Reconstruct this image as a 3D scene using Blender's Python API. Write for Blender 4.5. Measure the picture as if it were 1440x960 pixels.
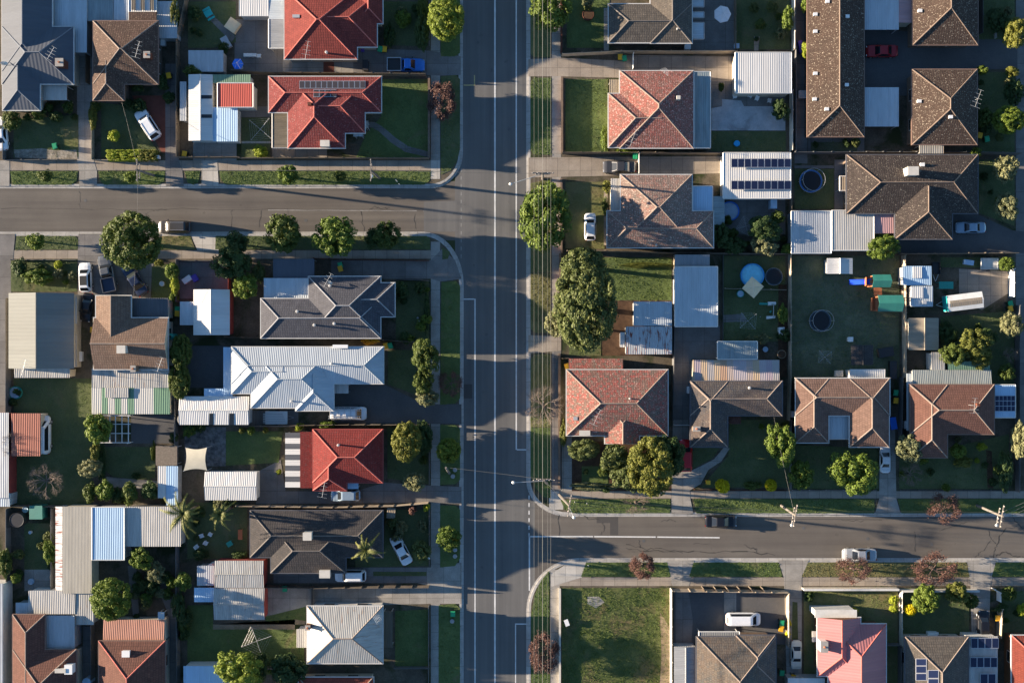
import bpy, math, random
import numpy as np
from mathutils import Vector, Matrix
random.seed(7); RNG = np.random.default_rng(7)
for o in list(bpy.data.objects): bpy.data.objects.remove(o)
scene = bpy.context.scene
COL = scene.collection
R = math.radians
H = 150.0; S = 0.1                        # drone height in metres, metres per photo pixel on the ground
# ---------------------------------------------------------------- camera, sky, sun, exposure
cam = bpy.data.cameras.new('camera'); co = bpy.data.objects.new('camera', cam); COL.objects.link(co)
co.location = (0, 0, H); co.rotation_euler = (0, 0, 0)
cam.sensor_width = 36; cam.lens = 36 * H / 144.0; cam.clip_start = 1; cam.clip_end = 3000
scene.camera = co
SUN_EL = 9.8; SHADOW_DOWN = 6.5          # degrees: height of the sun, how far shadows turn towards the bottom edge
sd = Vector((-math.cos(R(SHADOW_DOWN)) * math.cos(R(SUN_EL)), math.sin(R(SHADOW_DOWN)) * math.cos(R(SUN_EL)), math.sin(R(SUN_EL))))
world = bpy.data.worlds.new('World'); scene.world = world; world.use_nodes = True
nt = world.node_tree; nt.nodes.clear()
wo = nt.nodes.new('ShaderNodeOutputWorld'); bg = nt.nodes.new('ShaderNodeBackground'); sky = nt.nodes.new('ShaderNodeTexSky')
sky.sky_type = 'NISHITA'; sky.sun_disc = False; sky.sun_elevation = R(SUN_EL); sky.sun_rotation = math.atan2(sd.x, sd.y)
sky.ozone_density = 3.5; sky.air_density = 1.0; sky.dust_density = 0.3
bg.inputs['Strength'].default_value = 0.064
nt.links.new(sky.outputs[0], bg.inputs['Color']); nt.links.new(bg.outputs[0], wo.inputs['Surface'])
sun = bpy.data.lights.new('sun', 'SUN'); sun.energy = 5.0; sun.angle = R(0.5); sun.color = (1.0, 0.82, 0.62)
so = bpy.data.objects.new('sun', sun); COL.objects.link(so); so.rotation_euler = sd.to_track_quat('Z', 'Y').to_euler(); so.location = (-60, 10, 60)
scene.view_settings.view_transform = 'Standard'; scene.view_settings.look = 'None'
scene.view_settings.exposure = 2.0; scene.view_settings.gamma = 1
scene.cycles.max_bounces = 5; scene.cycles.diffuse_bounces = 2; scene.cycles.glossy_bounces = 2; scene.cycles.transparent_max_bounces = 6
# ---------------------------------------------------------------- coordinates
G = 0.12                                   # level of the blocks above the road
def W(px, py, z=0.0):
    k = S * (H - z) / H
    return ((px - 720) * k, (480 - py) * k)
def W3(px, py, z=0.0):
    a = W(px, py, z); return (a[0], a[1], z)
# ---------------------------------------------------------------- objects
ALL = []
def link(o, parent=None):
    COL.objects.link(o)
    if parent is not None: o.parent = parent
    return o
def empty(name, x=0, y=0, z=0, rz=0):
    o = bpy.data.objects.new(name, None); o.location = (x, y, z); o.rotation_euler = (0, 0, rz); o.empty_display_size = .3
    return link(o)
def tag(o, look, cat, group=None, at=None):
    o['label'] = look; o['category'] = cat
    if group: o['group'] = group
    ALL.append([o, look, at])
    return o
def struct(o): o['kind'] = 'structure'; return o
class MB:
    def __init__(s): s.v = []; s.f = []; s.uv = []; s.sm = False
    def face(s, pts, uv=None):
        n = len(s.v); s.v += [tuple(p) for p in pts]; s.f.append(tuple(range(n, n + len(pts))))
        if uv is None:
            a = Vector(pts[0]); b = Vector(pts[1]); c = Vector(pts[2])
            nn = (b - a).cross(c - a)
            if nn.length < 1e-9: nn = Vector((0, 0, 1))
            nn.normalize()
            if abs(nn.z) > .999: t = Vector((1, 0, 0))
            else: t = Vector((0, 0, 1)).cross(nn).normalized()
            w = nn.cross(t); uv = [(Vector(p).dot(t), Vector(p).dot(w)) for p in pts]
        s.uv += uv
    def box(s, x0, y0, z0, x1, y1, z1):
        if x0 > x1: x0, x1 = x1, x0
        if y0 > y1: y0, y1 = y1, y0
        P = [(x0,y0,z0),(x1,y0,z0),(x1,y1,z0),(x0,y1,z0),(x0,y0,z1),(x1,y0,z1),(x1,y1,z1),(x0,y1,z1)]
        for f in ((0,3,2,1),(4,5,6,7),(0,1,5,4),(1,2,6,5),(2,3,7,6),(3,0,4,7)): s.face([P[i] for i in f])
    def slab(s, top, t):
        """a closed slab under the polygon TOP (list of 3d points, counter-clockwise from above)"""
        n = len(top); bot = [(p[0], p[1], p[2] - t) for p in top]
        s.face(top); s.face(bot[::-1])
        for i in range(n): j = (i + 1) % n; s.face([bot[i], bot[j], top[j], top[i]])
    def tube(s, a, b, r0, r1=None, n=6, cap=True):
        r1 = r0 if r1 is None else r1
        a = Vector(a); b = Vector(b); d = b - a
        if d.length < 1e-6: return
        d.normalize(); u = d.cross(Vector((0, 0, 1)))
        if u.length < 1e-3: u = Vector((1, 0, 0))
        u.normalize(); v = d.cross(u)
        A = [a + (u * math.cos(k * math.tau / n) + v * math.sin(k * math.tau / n)) * r0 for k in range(n)]
        B = [b + (u * math.cos(k * math.tau / n) + v * math.sin(k * math.tau / n)) * r1 for k in range(n)]
        for k in range(n): j = (k + 1) % n; s.face([A[k], A[j], B[j], B[k]])
        if cap: s.face(B); s.face(A[::-1])
    def cyl(s, x, y, z0, z1, r0, r1=None, n=16, cap=True): s.tube((x, y, z0), (x, y, z1), r0, r1, n, cap)
    def disc(s, x, y, z, r, n=24): s.face([(x + r * math.cos(k * math.tau / n), y + r * math.sin(k * math.tau / n), z) for k in range(n)])
    def ring(s, x, y, z, r, t, n=24):
        for k in range(n):
            a = k * math.tau / n; b = (k + 1) * math.tau / n
            s.tube((x + r * math.cos(a), y + r * math.sin(a), z), (x + r * math.cos(b), y + r * math.sin(b), z), t, t, 5, False)
    def build(s, name, mat, parent=None, smooth=False):
        me = bpy.data.meshes.new(name); me.from_pydata(s.v, [], s.f)
        u = me.uv_layers.new(name='UVMap'); u.data.foreach_set('uv', np.array(s.uv, dtype=np.float32).ravel())
        if smooth or s.sm:
            me.polygons.foreach_set('use_smooth', [True] * len(me.polygons))
        me.materials.append(mat)
        o = bpy.data.objects.new(name, me); link(o, parent); return o
# ---------------------------------------------------------------- materials
MATS = {}
def _base(name, rough=.8, metal=0.0, spec=.3):
    m = bpy.data.materials.new(name); m.use_nodes = True; n = m.node_tree; b = n.nodes['Principled BSDF']
    b.inputs['Roughness'].default_value = rough; b.inputs['Metallic'].default_value = metal; b.inputs['Specular IOR Level'].default_value = spec
    return m, n, b
def c4(c): return (c[0], c[1], c[2], 1)
def mul(c, k): return (min(1, c[0] * k), min(1, c[1] * k), min(1, c[2] * k))
class NT:
    def __init__(s, n): s.n = n
    def new(s, t, **kw):
        x = s.n.nodes.new(t)
        for k, v in kw.items(): setattr(x, k, v)
        return x
    def link(s, a, b): s.n.links.new(a, b)
    def coord(s, kind='Object'):
        return s.new('ShaderNodeTexCoord').outputs[kind]
    def pos(s): return s.new('ShaderNodeNewGeometry').outputs['Position']
    def noise(s, vec, scale, detail=3, rough=.55, dist=0.0):
        x = s.new('ShaderNodeTexNoise'); x.inputs['Scale'].default_value = scale; x.inputs['Detail'].default_value = detail
        x.inputs['Roughness'].default_value = rough; x.inputs['Distortion'].default_value = dist; s.link(vec, x.inputs['Vector']); return x.outputs['Fac']
    def ramp(s, fac, stops, interp='LINEAR'):
        x = s.new('ShaderNodeValToRGB'); e = x.color_ramp.elements; x.color_ramp.interpolation = interp
        e[0].position, e[0].color = stops[0][0], c4(stops[0][1]); e[1].position, e[1].color = stops[1][0], c4(stops[1][1])
        for p, c in stops[2:]: k = e.new(p); k.color = c4(c)
        s.link(fac, x.inputs['Fac']); return x.outputs['Color']
    def mix(s, fac, a, b, mode='MIX'):
        x = s.new('ShaderNodeMix', data_type='RGBA', blend_type=mode)
        for v, i in ((fac, 0), (a, 6), (b, 7)):
            if hasattr(v, 'is_output'): s.link(v, x.inputs[i])
            else: x.inputs[i].default_value = v if i == 0 else c4(v)
        return x.outputs[2]
    def math(s, op, a, b=None, c=None):
        x = s.new('ShaderNodeMath', operation=op)
        for v, i in ((a, 0), (b, 1), (c, 2)):
            if v is None: continue
            if hasattr(v, 'is_output'): s.link(v, x.inputs[i])
            else: x.inputs[i].default_value = v
        return x.outputs[0]
    def bump(s, h, strength, dist, bsdf):
        x = s.new('ShaderNodeBump'); x.inputs['Strength'].default_value = strength; x.inputs['Distance'].default_value = dist
        s.link(h, x.inputs['Height']); s.link(x.outputs[0], bsdf.inputs['Normal'])
def paint(name, col, rough=.5, var=.12, metal=0.0, spec=.4, scale=1.5):
    """painted or plain surface, a little uneven and weathered"""
    if name in MATS: return MATS[name]
    m, n, b = _base(name, rough, metal, spec); t = NT(n); p = t.pos()
    f = t.noise(p, scale, 5, .65)
    t.link(t.ramp(f, [(.28, mul(col, 1 - var)), (.72, mul(col, 1 + var))]), b.inputs['Base Color'])
    MATS[name] = m; return m
def flat_mat(name, col, rough=.5, metal=0.0, spec=.4):
    if name in MATS: return MATS[name]
    m, n, b = _base(name, rough, metal, spec); b.inputs['Base Color'].default_value = c4(col); MATS[name] = m; return m
def tile(name, c1, c2, c3=None, speck=None, spa=.0, row=.36, wid=.32, bump=.9):
    """roof tiles laid in courses (uv is in metres), each tile with a tone of its own, lichen specks on some"""
    if name in MATS: return MATS[name]
    c1, c2 = mul(c1, .66), mul(c2, .66); c3 = mul(c3, .66) if c3 else None; speck = mul(speck, .8) if speck else None
    m, n, b = _base(name, .8, 0, .25); t = NT(n); uv = t.coord('UV'); p = t.pos()
    br = t.new('ShaderNodeTexBrick'); t.link(uv, br.inputs['Vector']); br.offset = .5
    for k, v in (('Scale', 1.0), ('Mortar Size', .02), ('Mortar Smooth', .3), ('Brick Width', wid), ('Row Height', row), ('Bias', 0.0)): br.inputs[k].default_value = v
    br.inputs['Color1'].default_value = c4(c1); br.inputs['Color2'].default_value = c4(c2); br.inputs['Mortar'].default_value = c4(mul(c1, .35))
    big = t.noise(p, .35, 5, .7)
    col = t.mix(t.ramp(big, [(.35, (0, 0, 0)), (.7, (1, 1, 1))]), br.outputs['Color'], c3 or mul(c1, .72), 'MIX')
    col = t.mix(.55, br.outputs['Color'], col)
    if speck:
        sp = t.noise(p, 5.5, 3, .7)
        col = t.mix(t.ramp(sp, [(.60 - spa, (0, 0, 0)), (.66 - spa, (1, 1, 1))]), col, speck)
    mot = t.noise(p, 1.6, 4, .7)
    col = t.mix(1.0, col, t.ramp(mot, [(.3, (.78, .78, .78)), (.7, (1.15, 1.15, 1.15))]), 'MULTIPLY')
    t.link(col, b.inputs['Base Color'])
    sx = t.new('ShaderNodeSeparateXYZ'); t.link(uv, sx.inputs[0])
    saw = t.math('SUBTRACT', 1.0, t.math('FRACT', t.math('DIVIDE', sx.outputs['Y'], row)))
    rnd = t.math('ABSOLUTE', t.math('SINE', t.math('MULTIPLY', sx.outputs['X'], math.pi / wid)))
    t.bump(t.math('ADD', saw, t.math('MULTIPLY', rnd, .14)), bump, .05, b)
    MATS[name] = m; return m
def corr(name, col, rust=None, ra=.0, pitch=.25, rough=.45, metal=.15, depth=.03, stripes=None, dirt=.2, spec=.5):
    """corrugated sheet: ribs run up the slope, sheets differ a little, rust and dirt in streaks down the slope"""
    if name in MATS: return MATS[name]
    m, n, b = _base(name, rough, metal, spec); t = NT(n); uv = t.coord('UV'); p = t.pos()
    sx = t.new('ShaderNodeSeparateXYZ'); t.link(uv, sx.inputs[0])
    sheet = t.new('ShaderNodeTexWhiteNoise', noise_dimensions='1D'); t.link(t.math('FLOOR', t.math('DIVIDE', sx.outputs['X'], .9)), sheet.inputs['W'])
    cx = t.new('ShaderNodeCombineXYZ'); t.link(t.math('MULTIPLY', sx.outputs['X'], 2.2), cx.inputs[0]); t.link(t.math('MULTIPLY', sx.outputs['Y'], .3), cx.inputs[1])
    st = t.noise(cx.outputs[0], 1.0, 5, .65)
    colr = t.ramp(st, [(.3, mul(col, 1 - dirt)), (.7, mul(col, 1 + dirt * .5))])
    if stripes: colr = t.ramp(sheet.outputs['Value'], [(i / len(stripes), c) for i, c in enumerate(stripes)], 'CONSTANT') if len(stripes) > 1 else colr
    colr = t.mix(1.0, colr, t.ramp(sheet.outputs['Value'], [(0, (.93, .93, .93)), (1, (1.04, 1.04, 1.04))]), 'MULTIPLY')
    if rust:
        rn = t.noise(cx.outputs[0], 1.7, 6, .7, .6)
        colr = t.mix(t.ramp(rn, [(.62 - ra, (0, 0, 0)), (.70 - ra, (1, 1, 1))]), colr, rust)
    t.link(colr, b.inputs['Base Color'])
    rib = t.math('SINE', t.math('MULTIPLY', sx.outputs['X'], math.tau / pitch))
    t.bump(rib, .35, depth, b)
    MATS[name] = m; return m
def ground_mat(name, stops, scale=.5, fine=9.0, fa=.25, rough=.95, bump=.3, bd=.03, patch=None, pa=.0, cracks=0.0, joints=None, lanes=False):
    if name in MATS: return MATS[name]
    m, n, b = _base(name, rough, 0, .2); t = NT(n); p = t.pos()
    col = t.ramp(t.noise(p, scale, 6, .62), stops)
    fn = t.noise(p, fine, 4, .7)
    col = t.mix(1.0, col, t.ramp(fn, [(.25, (1 - fa,) * 3), (.75, (1 + fa,) * 3)]), 'MULTIPLY')
    if patch:
        pn = t.noise(p, .22, 5, .7, .5); col = t.mix(t.ramp(pn, [(.52 - pa, (0, 0, 0)), (.66 - pa, (1, 1, 1))]), col, patch)
    if lanes:
        st = t.new('ShaderNodeMapping'); st.inputs['Scale'].default_value = lanes; t.link(p, st.inputs['Vector'])
        col = t.mix(1.0, col, t.ramp(t.noise(st.outputs[0], 1.0, 4, .6), [(.3, (.80, .80, .81)), (.7, (1.13, 1.13, 1.11))]), 'MULTIPLY')
        sp = t.noise(p, .8, 2, .5); col = t.mix(1.0, col, t.ramp(sp, [(.68, (1, 1, 1)), (.76, (.80, .80, .80))]), 'MULTIPLY')
    if joints:
        br = t.new('ShaderNodeTexBrick'); t.link(p, br.inputs['Vector']); br.offset = 0
        for k, v in (('Scale', 1.0), ('Mortar Size', .03), ('Mortar Smooth', .4), ('Brick Width', joints), ('Row Height', joints)): br.inputs[k].default_value = v
        br.inputs['Color1'].default_value = c4((1.05,) * 3); br.inputs['Color2'].default_value = c4((.88,) * 3); br.inputs['Mortar'].default_value = c4((.5,) * 3)
        col = t.mix(1.0, col, br.outputs['Color'], 'MULTIPLY')
    if cracks:
        vo = t.new('ShaderNodeTexVoronoi', feature='DISTANCE_TO_EDGE'); vo.inputs['Scale'].default_value = .11
        wv = t.new('ShaderNodeVectorMath', operation='ADD'); t.link(p, wv.inputs[0])
        nn = t.new('ShaderNodeTexNoise'); nn.inputs['Scale'].default_value = .5; nn.inputs['Detail'].default_value = 5; t.link(p, nn.inputs['Vector'])
        sc = t.new('ShaderNodeVectorMath', operation='SCALE'); sc.inputs['Scale'].default_value = 4.0; t.link(nn.outputs['Color'], sc.inputs[0]); t.link(sc.outputs[0], wv.inputs[1])
        t.link(wv.outputs[0], vo.inputs['Vector'])
        gate = t.ramp(t.noise(p, .09, 2), [(.5, (0, 0, 0)), (.58, (1, 1, 1))])
        line = t.ramp(vo.outputs['Distance'], [(.004, (1, 1, 1)), (.010, (0, 0, 0))])
        f = t.math('MULTIPLY', t.mix(1.0, line, gate, 'MULTIPLY'), cracks)
        col = t.mix(f, col, mul(stops[0][1], .35))
    t.link(col, b.inputs['Base Color'])
    t.bump(fn, bump, bd, b)
    MATS[name] = m; return m
def leaf(name, c, rough=.6, hue=.0, mixy=None):
    c = mul(c, 1.25); mixy = mul(mixy, 1.25) if mixy else None
    """foliage: tone differs from leaf to leaf and clump to clump, thin leaves let some light through"""
    if name in MATS: return MATS[name]
    m, n, b = _base(name, rough, 0, .25); t = NT(n); p = t.coord('Object')
    oi = t.new('ShaderNodeObjectInfo')
    f = t.noise(p, 5.0, 4, .8); g = t.noise(p, 38.0, 2, .8)
    col = t.ramp(f, [(.3, mul(c, .7)), (.5, c), (.72, mixy or mul(c, 1.45))])
    col = t.mix(1.0, col, t.ramp(g, [(.3, (.7, .7, .7)), (.7, (1.3, 1.3, 1.3))]), 'MULTIPLY')
    col = t.mix(1.0, col, t.ramp(oi.outputs['Random'], [(0, (.85, .88, .85)), (1, (1.15, 1.1, 1.0))]), 'MULTIPLY')
    t.link(col, b.inputs['Base Color'])
    tr = t.new('ShaderNodeBsdfTranslucent'); t.link(col, tr.inputs['Color'])
    mx = t.new('ShaderNodeMixShader'); mx.inputs[0].default_value = .16
    out = n.nodes['Material Output']; t.link(b.outputs[0], mx.inputs[1]); t.link(tr.outputs[0], mx.inputs[2]); t.link(mx.outputs[0], out.inputs['Surface'])
    MATS[name] = m; return m
def glass(name, c, rough=.08):
    if name in MATS: return MATS[name]
    m, n, b = _base(name, rough, 0, .6); b.inputs['Base Color'].default_value = c4(c); MATS[name] = m; return m
def carpaint(name, c, metal=.2):
    if name in MATS: return MATS[name]
    m, n, b = _base(name, .32, metal, .5); t = NT(n); p = t.coord('Object')
    f = t.noise(p, 3, 4, .6); t.link(t.ramp(f, [(.3, mul(c, .92)), (.7, mul(c, 1.04))]), b.inputs['Base Color'])
    b.inputs['Coat Weight'].default_value = .6; b.inputs['Coat Roughness'].default_value = .08
    MATS[name] = m; return m
brick = lambda name='brick', c=(.30, .11, .07): tile(name, c, mul(c, .75), mul(c, .6), row=.086, wid=.24, bump=.2)
# ---------------------------------------------------------------- a copy of a thing with its parts and their sub-parts
def dup(o, parent=None):
    c = o.copy(); link(c, parent)
    for ch in o.children: dup(ch, c)
    return c
def setmat(o, mat):
    o.material_slots[0].link = 'OBJECT'; o.material_slots[0].material = mat
def wbuild(mb, name, mat, root, smooth=False):
    """link a mesh drawn in place coordinates under ROOT (an unrotated Empty, or a mesh that is itself in place coordinates)"""
    o = mb.build(name, mat, root, smooth)
    if root is not None and root.type == 'EMPTY': o.matrix_parent_inverse = Matrix.Translation(-root.location)
    return o
TILE = {}
def M_roof(): pass
# ---- roofs: each wing is a hip or gable body of its own; the wings run into each other and their meeting lines make the valleys
class Roof:
    def __init__(s, ze=2.85, pitch=.41): s.ze = ze + .5; s.pitch = pitch + .03; s.w = []
    def wing(s, x0, y0, x1, y1, g='', ze=None, pitch=None):
        """px rectangle of the eaves; g: sides (l r t b) that end in a gable, not a hip"""
        ze = s.ze if ze is None else ze
        a = W(x0, y0, ze); b = W(x1, y1, ze)
        s.w.append((a[0], b[1], b[0], a[1], g, ze + .0041 * len(s.w), pitch or s.pitch)); return s
    def hw(s, w, x, y):
        X0, Y0, X1, Y1, g, ze, p = w; d = []
        if 'l' not in g: d.append(x - X0)
        if 'r' not in g: d.append(X1 - x)
        if 'b' not in g: d.append(y - Y0)
        if 't' not in g: d.append(Y1 - y)
        if not (X0 - .01 <= x <= X1 + .01 and Y0 - .01 <= y <= Y1 + .01): return -9
        return ze + p * min(d)
    def h(s, x, y):
        v = max(s.hw(w, x, y) for w in s.w); return v if v > 0 else s.ze
    def at(s, px, py):
        z = s.ze + .5
        for _ in range(6): x, y = W(px, py, z); z = s.h(x, y)
        return x, y, z
    def meshes(s, root, mroof, mcap, mgut, mwall, over=.45, wall=True, caps=True, fasc=.2, cr=.085):
        rf = MB(); cp = MB(); gt = MB(); wl = MB(); gb = MB()
        for i, (X0, Y0, X1, Y1, g, ze, p) in enumerate(s.w):
            w = X1 - X0; d = Y1 - Y0
            c = [(X0, Y0, ze), (X1, Y0, ze), (X1, Y1, ze), (X0, Y1, ze)]
            lr = w >= d if not g else not (('t' in g or 'b' in g) and not ('l' in g or 'r' in g))
            if lr:
                hh = ze + p * d / 2; ym = (Y0 + Y1) / 2
                xl = X0 if 'l' in g else min(X0 + d / 2, (X0 + X1) / 2); xr = X1 if 'r' in g else max(X1 - d / 2, (X0 + X1) / 2)
                A = (xl, ym, hh); B = (xr, ym, hh)
                rf.face([c[0], c[1], B, A]); rf.face([c[2], c[3], A, B])
                (rf if 'l' not in g else gb).face([c[3], c[0], A]); (rf if 'r' not in g else gb).face([c[1], c[2], B])
                ed = [(A, B)] + ([(A, c[0]), (A, c[3])] if 'l' not in g else []) + ([(B, c[1]), (B, c[2])] if 'r' not in g else [])
            else:
                hh = ze + p * w / 2; xm = (X0 + X1) / 2
                yb = Y0 if 'b' in g else min(Y0 + w / 2, (Y0 + Y1) / 2); yt = Y1 if 't' in g else max(Y1 - w / 2, (Y0 + Y1) / 2)
                A = (xm, yb, hh); B = (xm, yt, hh)
                rf.face([c[1], c[2], B, A]); rf.face([c[3], c[0], A, B])
                (rf if 'b' not in g else gb).face([c[0], c[1], A]); (rf if 't' not in g else gb).face([c[2], c[3], B])
                ed = [(A, B)] + ([(A, c[0]), (A, c[1])] if 'b' not in g else []) + ([(B, c[2]), (B, c[3])] if 't' not in g else [])
            rf.face([(q[0], q[1], q[2] - .06) for q in c[::-1]])
            for k in range(4):
                a, b = c[k], c[(k + 1) % 4]; rf.face([(a[0], a[1], a[2] - .06), (b[0], b[1], b[2] - .06), b, a])
            for a, b in ed:
                if (Vector(a) - Vector(b)).length > .2: cp.tube((a[0], a[1], a[2] + .015), (b[0], b[1], b[2] + .015), cr, cr, 6)
            e = .004 * i; t = .12
            gt.box(X0 - t, Y0 - t, ze - fasc + e, X1 + t, Y0 + .03, ze - .01 + e); gt.box(X0 - t, Y1 - .03, ze - fasc + e, X1 + t, Y1 + t, ze - .01 + e)
            gt.box(X0 - t, Y0 + .031, ze - fasc + e, X0 + .03, Y1 - .031, ze - .01 + e); gt.box(X1 - .03, Y0 + .031, ze - fasc + e, X1 + t, Y1 - .031, ze - .01 + e)
            o = over + .006 * i
            wl.box(X0 + o, Y0 + o, 0.0, X1 - o, Y1 - o, ze - .1 - .004 * i)
        r = wbuild(rf, 'roof', mroof, root)
        if caps: wbuild(cp, 'ridge_capping', mcap, r)
        if gb.f: wbuild(gb, 'gable_end', mwall, r)
        wbuild(gt, 'gutter', mgut, root)
        if wall: wbuild(wl, 'wall', mwall, root)
        return r
def house(name, look, cat, at, roof, mroof, mcap, mgut, mwall, **kw):
    root = empty(name, *W(at[0], at[1], G), G); tag(root, look, cat, 'houses along the streets', None)
    root['group'] = 'houses along the streets'
    roof.meshes(root, mroof, mcap, mgut, mwall, **kw)
    # windows on the walls that face the middle of the view
    wn = 0
    for (X0, Y0, X1, Y1, g, ze, p) in roof.w[:1]:
        cx, cy = (X0 + X1) / 2, (Y0 + Y1) / 2; o = .45 if 'over' not in kw else kw['over']
        for side in ('h', 'v'):
            if side == 'h' and abs(cy) > 12:
                yy = (Y0 + o) if cy > 0 else (Y1 - o); sgn = -1 if cy > 0 else 1; q = [X0 + (X1 - X0) * f for f in (.25, .7)]
                for xx in q:
                    f = MB(); f.box(xx - .8, yy, 1.0, xx + .8, yy + sgn * .05, 2.2); fo = wbuild(f, 'window', M['trim_white'], root)
                    k = MB(); k.box(xx - .72, yy + sgn * .051, 1.08, xx + .72, yy + sgn * .062, 2.12); wbuild(k, 'pane', M['glass_dark'], fo)
            if side == 'v' and abs(cx) > 20:
                xx = (X1 - o) if cx < 0 else (X0 + o); sgn = 1 if cx < 0 else -1; q = [Y0 + (Y1 - Y0) * f for f in (.3, .7)]
                for yy in q:
                    f = MB(); f.box(xx, yy - .8, 1.0, xx + sgn * .05, yy + .8, 2.2); fo = wbuild(f, 'window', M['trim_white'], root)
                    k = MB(); k.box(xx + sgn * .051, yy - .72, 1.08, xx + sgn * .062, yy + .72, 2.12); wbuild(k, 'pane', M['glass_dark'], fo)
    root['_r'] = 1
    return root
def flat(root, name, rect, z, mat, rise=(0, 0), edge=None, t=.09, posts=True, wall=None, quad=None, bars=None):
    """a sheet roof as a part of ROOT: rect in px, z height; rise: how much higher its right and its top edge are"""
    x0, y0, x1, y1 = rect
    pts = [(x0, y1, z), (x1, y1, z + rise[0]), (x1, y0, z + rise[0] + rise[1]), (x0, y0, z + rise[1])] if quad is None else quad
    top = [W3(*p) for p in pts]
    m = MB(); m.slab(top, t); o = wbuild(m, name, mat, root)
    if edge is not None:
        e = MB()
        for i in range(len(top)):
            a, b = top[i], top[(i + 1) % len(top)]; e.tube((a[0], a[1], a[2] - .03), (b[0], b[1], b[2] - .03), .09, .09, 4)
        wbuild(e, 'edge_trim', edge, o)
    if wall is not None:
        w = MB(); cx = sum(p[0] for p in top) / len(top); cy = sum(p[1] for p in top) / len(top); q = []
        for p in top:
            dx, dy = p[0] - cx, p[1] - cy; q.append((p[0] - math.copysign(.15, dx), p[1] - math.copysign(.15, dy), p[2] - t - .004))
        b0 = [(p[0], p[1], 0.0) for p in q]
        for i in range(len(q)): j = (i + 1) % len(q); w.face([b0[i], b0[j], q[j], q[i]])
        w.face(q); wbuild(w, 'wall', wall, root)
    elif posts:
        for p in top:
            cx = sum(k[0] for k in top) / 4; cy = sum(k[1] for k in top) / 4
            px = p[0] + math.copysign(.15, cx - p[0]); py = p[1] + math.copysign(.15, cy - p[1])
            w = MB(); w.box(px - .05, py - .05, 0, px + .05, py + .05, p[2] - t - .002); wbuild(w, 'post', M['trim_grey'], root)
    return o
def shed(name, look, cat, rect, z, mat, wallm, ridge=None, pitch=.22, rise=(0, .15), edge=None, group='sheds and carports', at=None, open_=False, skyl=None, skm=None):
    """outbuilding: ridge None = one flat sheet, 'v' / 'h' = gable with its ridge up / across the photo"""
    x0, y0, x1, y1 = rect; root = empty(name, *W((x0 + x1) / 2, (y0 + y1) / 2, G), G); tag(root, look, cat, group, at)
    if ridge is None: flat(root, 'roof', rect, z, mat, rise, edge, wall=None if open_ else wallm)
    else:
        a = W(x0, y0, z); b = W(x1, y1, z); X0, Y0, X1, Y1 = a[0], b[1], b[0], a[1]; r = MB(); gbl = MB()
        if ridge == 'v': m_ = (X0 + X1) / 2; hh = z + pitch * (X1 - X0) / 2; A, B = (m_, Y0, hh), (m_, Y1, hh); fs = [[(X0, Y1, z), (X0, Y0, z), A, B], [(X1, Y0, z), (X1, Y1, z), B, A]]; gs = [[(X0 + .12, Y0 + .12, z), (X1 - .12, Y0 + .12, z), (m_, Y0 + .12, hh - .03)], [(X1 - .12, Y1 - .12, z), (X0 + .12, Y1 - .12, z), (m_, Y1 - .12, hh - .03)]]
        else: m_ = (Y0 + Y1) / 2; hh = z + pitch * (Y1 - Y0) / 2; A, B = (X0, m_, hh), (X1, m_, hh); fs = [[(X0, Y0, z), (X1, Y0, z), B, A], [(X1, Y1, z), (X0, Y1, z), A, B]]; gs = [[(X0 + .12, Y1 - .12, z), (X0 + .12, Y0 + .12, z), (X0 + .12, m_, hh - .03)], [(X1 - .12, Y0 + .12, z), (X1 - .12, Y1 - .12, z), (X1 - .12, m_, hh - .03)]]
        for f in fs: r.slab(f, .07)
        ro = wbuild(r, 'roof', mat, root)
        cp = MB(); cp.tube((A[0], A[1], A[2] + .01), (B[0], B[1], B[2] + .01), .09, .09, 6); wbuild(cp, 'ridge_capping', edge or mat, ro)
        w = MB(); w.box(X0 + .15, Y0 + .15, 0, X1 - .15, Y1 - .15, z - .075)
        if not open_:
            wbuild(w, 'wall', wallm, root)
        g2 = MB()
        for f in gs: g2.face(f)
        wbuild(g2, 'gable_end', wallm, root)
        if skyl:
            for (sx0, sy0, sx1, sy1) in skyl:
                def hz(px, py):
                    zz = z + .3
                    for _ in range(5):
                        x, y = W(px, py, zz); dd = abs(x - m_) if ridge == 'v' else abs(y - m_); zz = hh - pitch * dd + .03
                    return (x, y, zz)
                k = MB(); k.slab([hz(sx0, sy1), hz(sx1, sy1), hz(sx1, sy0), hz(sx0, sy0)], .05); wbuild(k, 'skylight', skm or M['glass_dark'], ro)
    return root
def chimney(root, rf, px, py, w=.9, d=.7, up=1.1, mat=None, cap=True, name='chimney'):
    x, y, z = rf.at(px, py); m = MB(); m.box(x - w / 2, y - d / 2, z - .8, x + w / 2, y + d / 2, z + up); o = wbuild(m, name, mat or M['brick'], root)
    if cap:
        c = MB(); c.box(x - w / 2 - .06, y - d / 2 - .06, z + up + .002, x + w / 2 + .06, y + d / 2 + .06, z + up + .1); wbuild(c, 'cap', M['concrete'], o)
        f = MB(); f.cyl(x, y, z + up + .1, z + up + .35, .14, .12, 10); wbuild(f, 'flue', M['terracotta'], o)
def roof_vent(root, rf, px, py, r=.22, h=.55, mat=None):
    x, y, z = rf.at(px, py); m = MB(); m.cyl(x, y, z - .15, z + h, r * .6, r * .6, 10); m.cyl(x, y, z + h, z + h + .16, r, r * .6, 10); wbuild(m, 'roof_vent', mat or M['metal_pale'], root)
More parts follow.
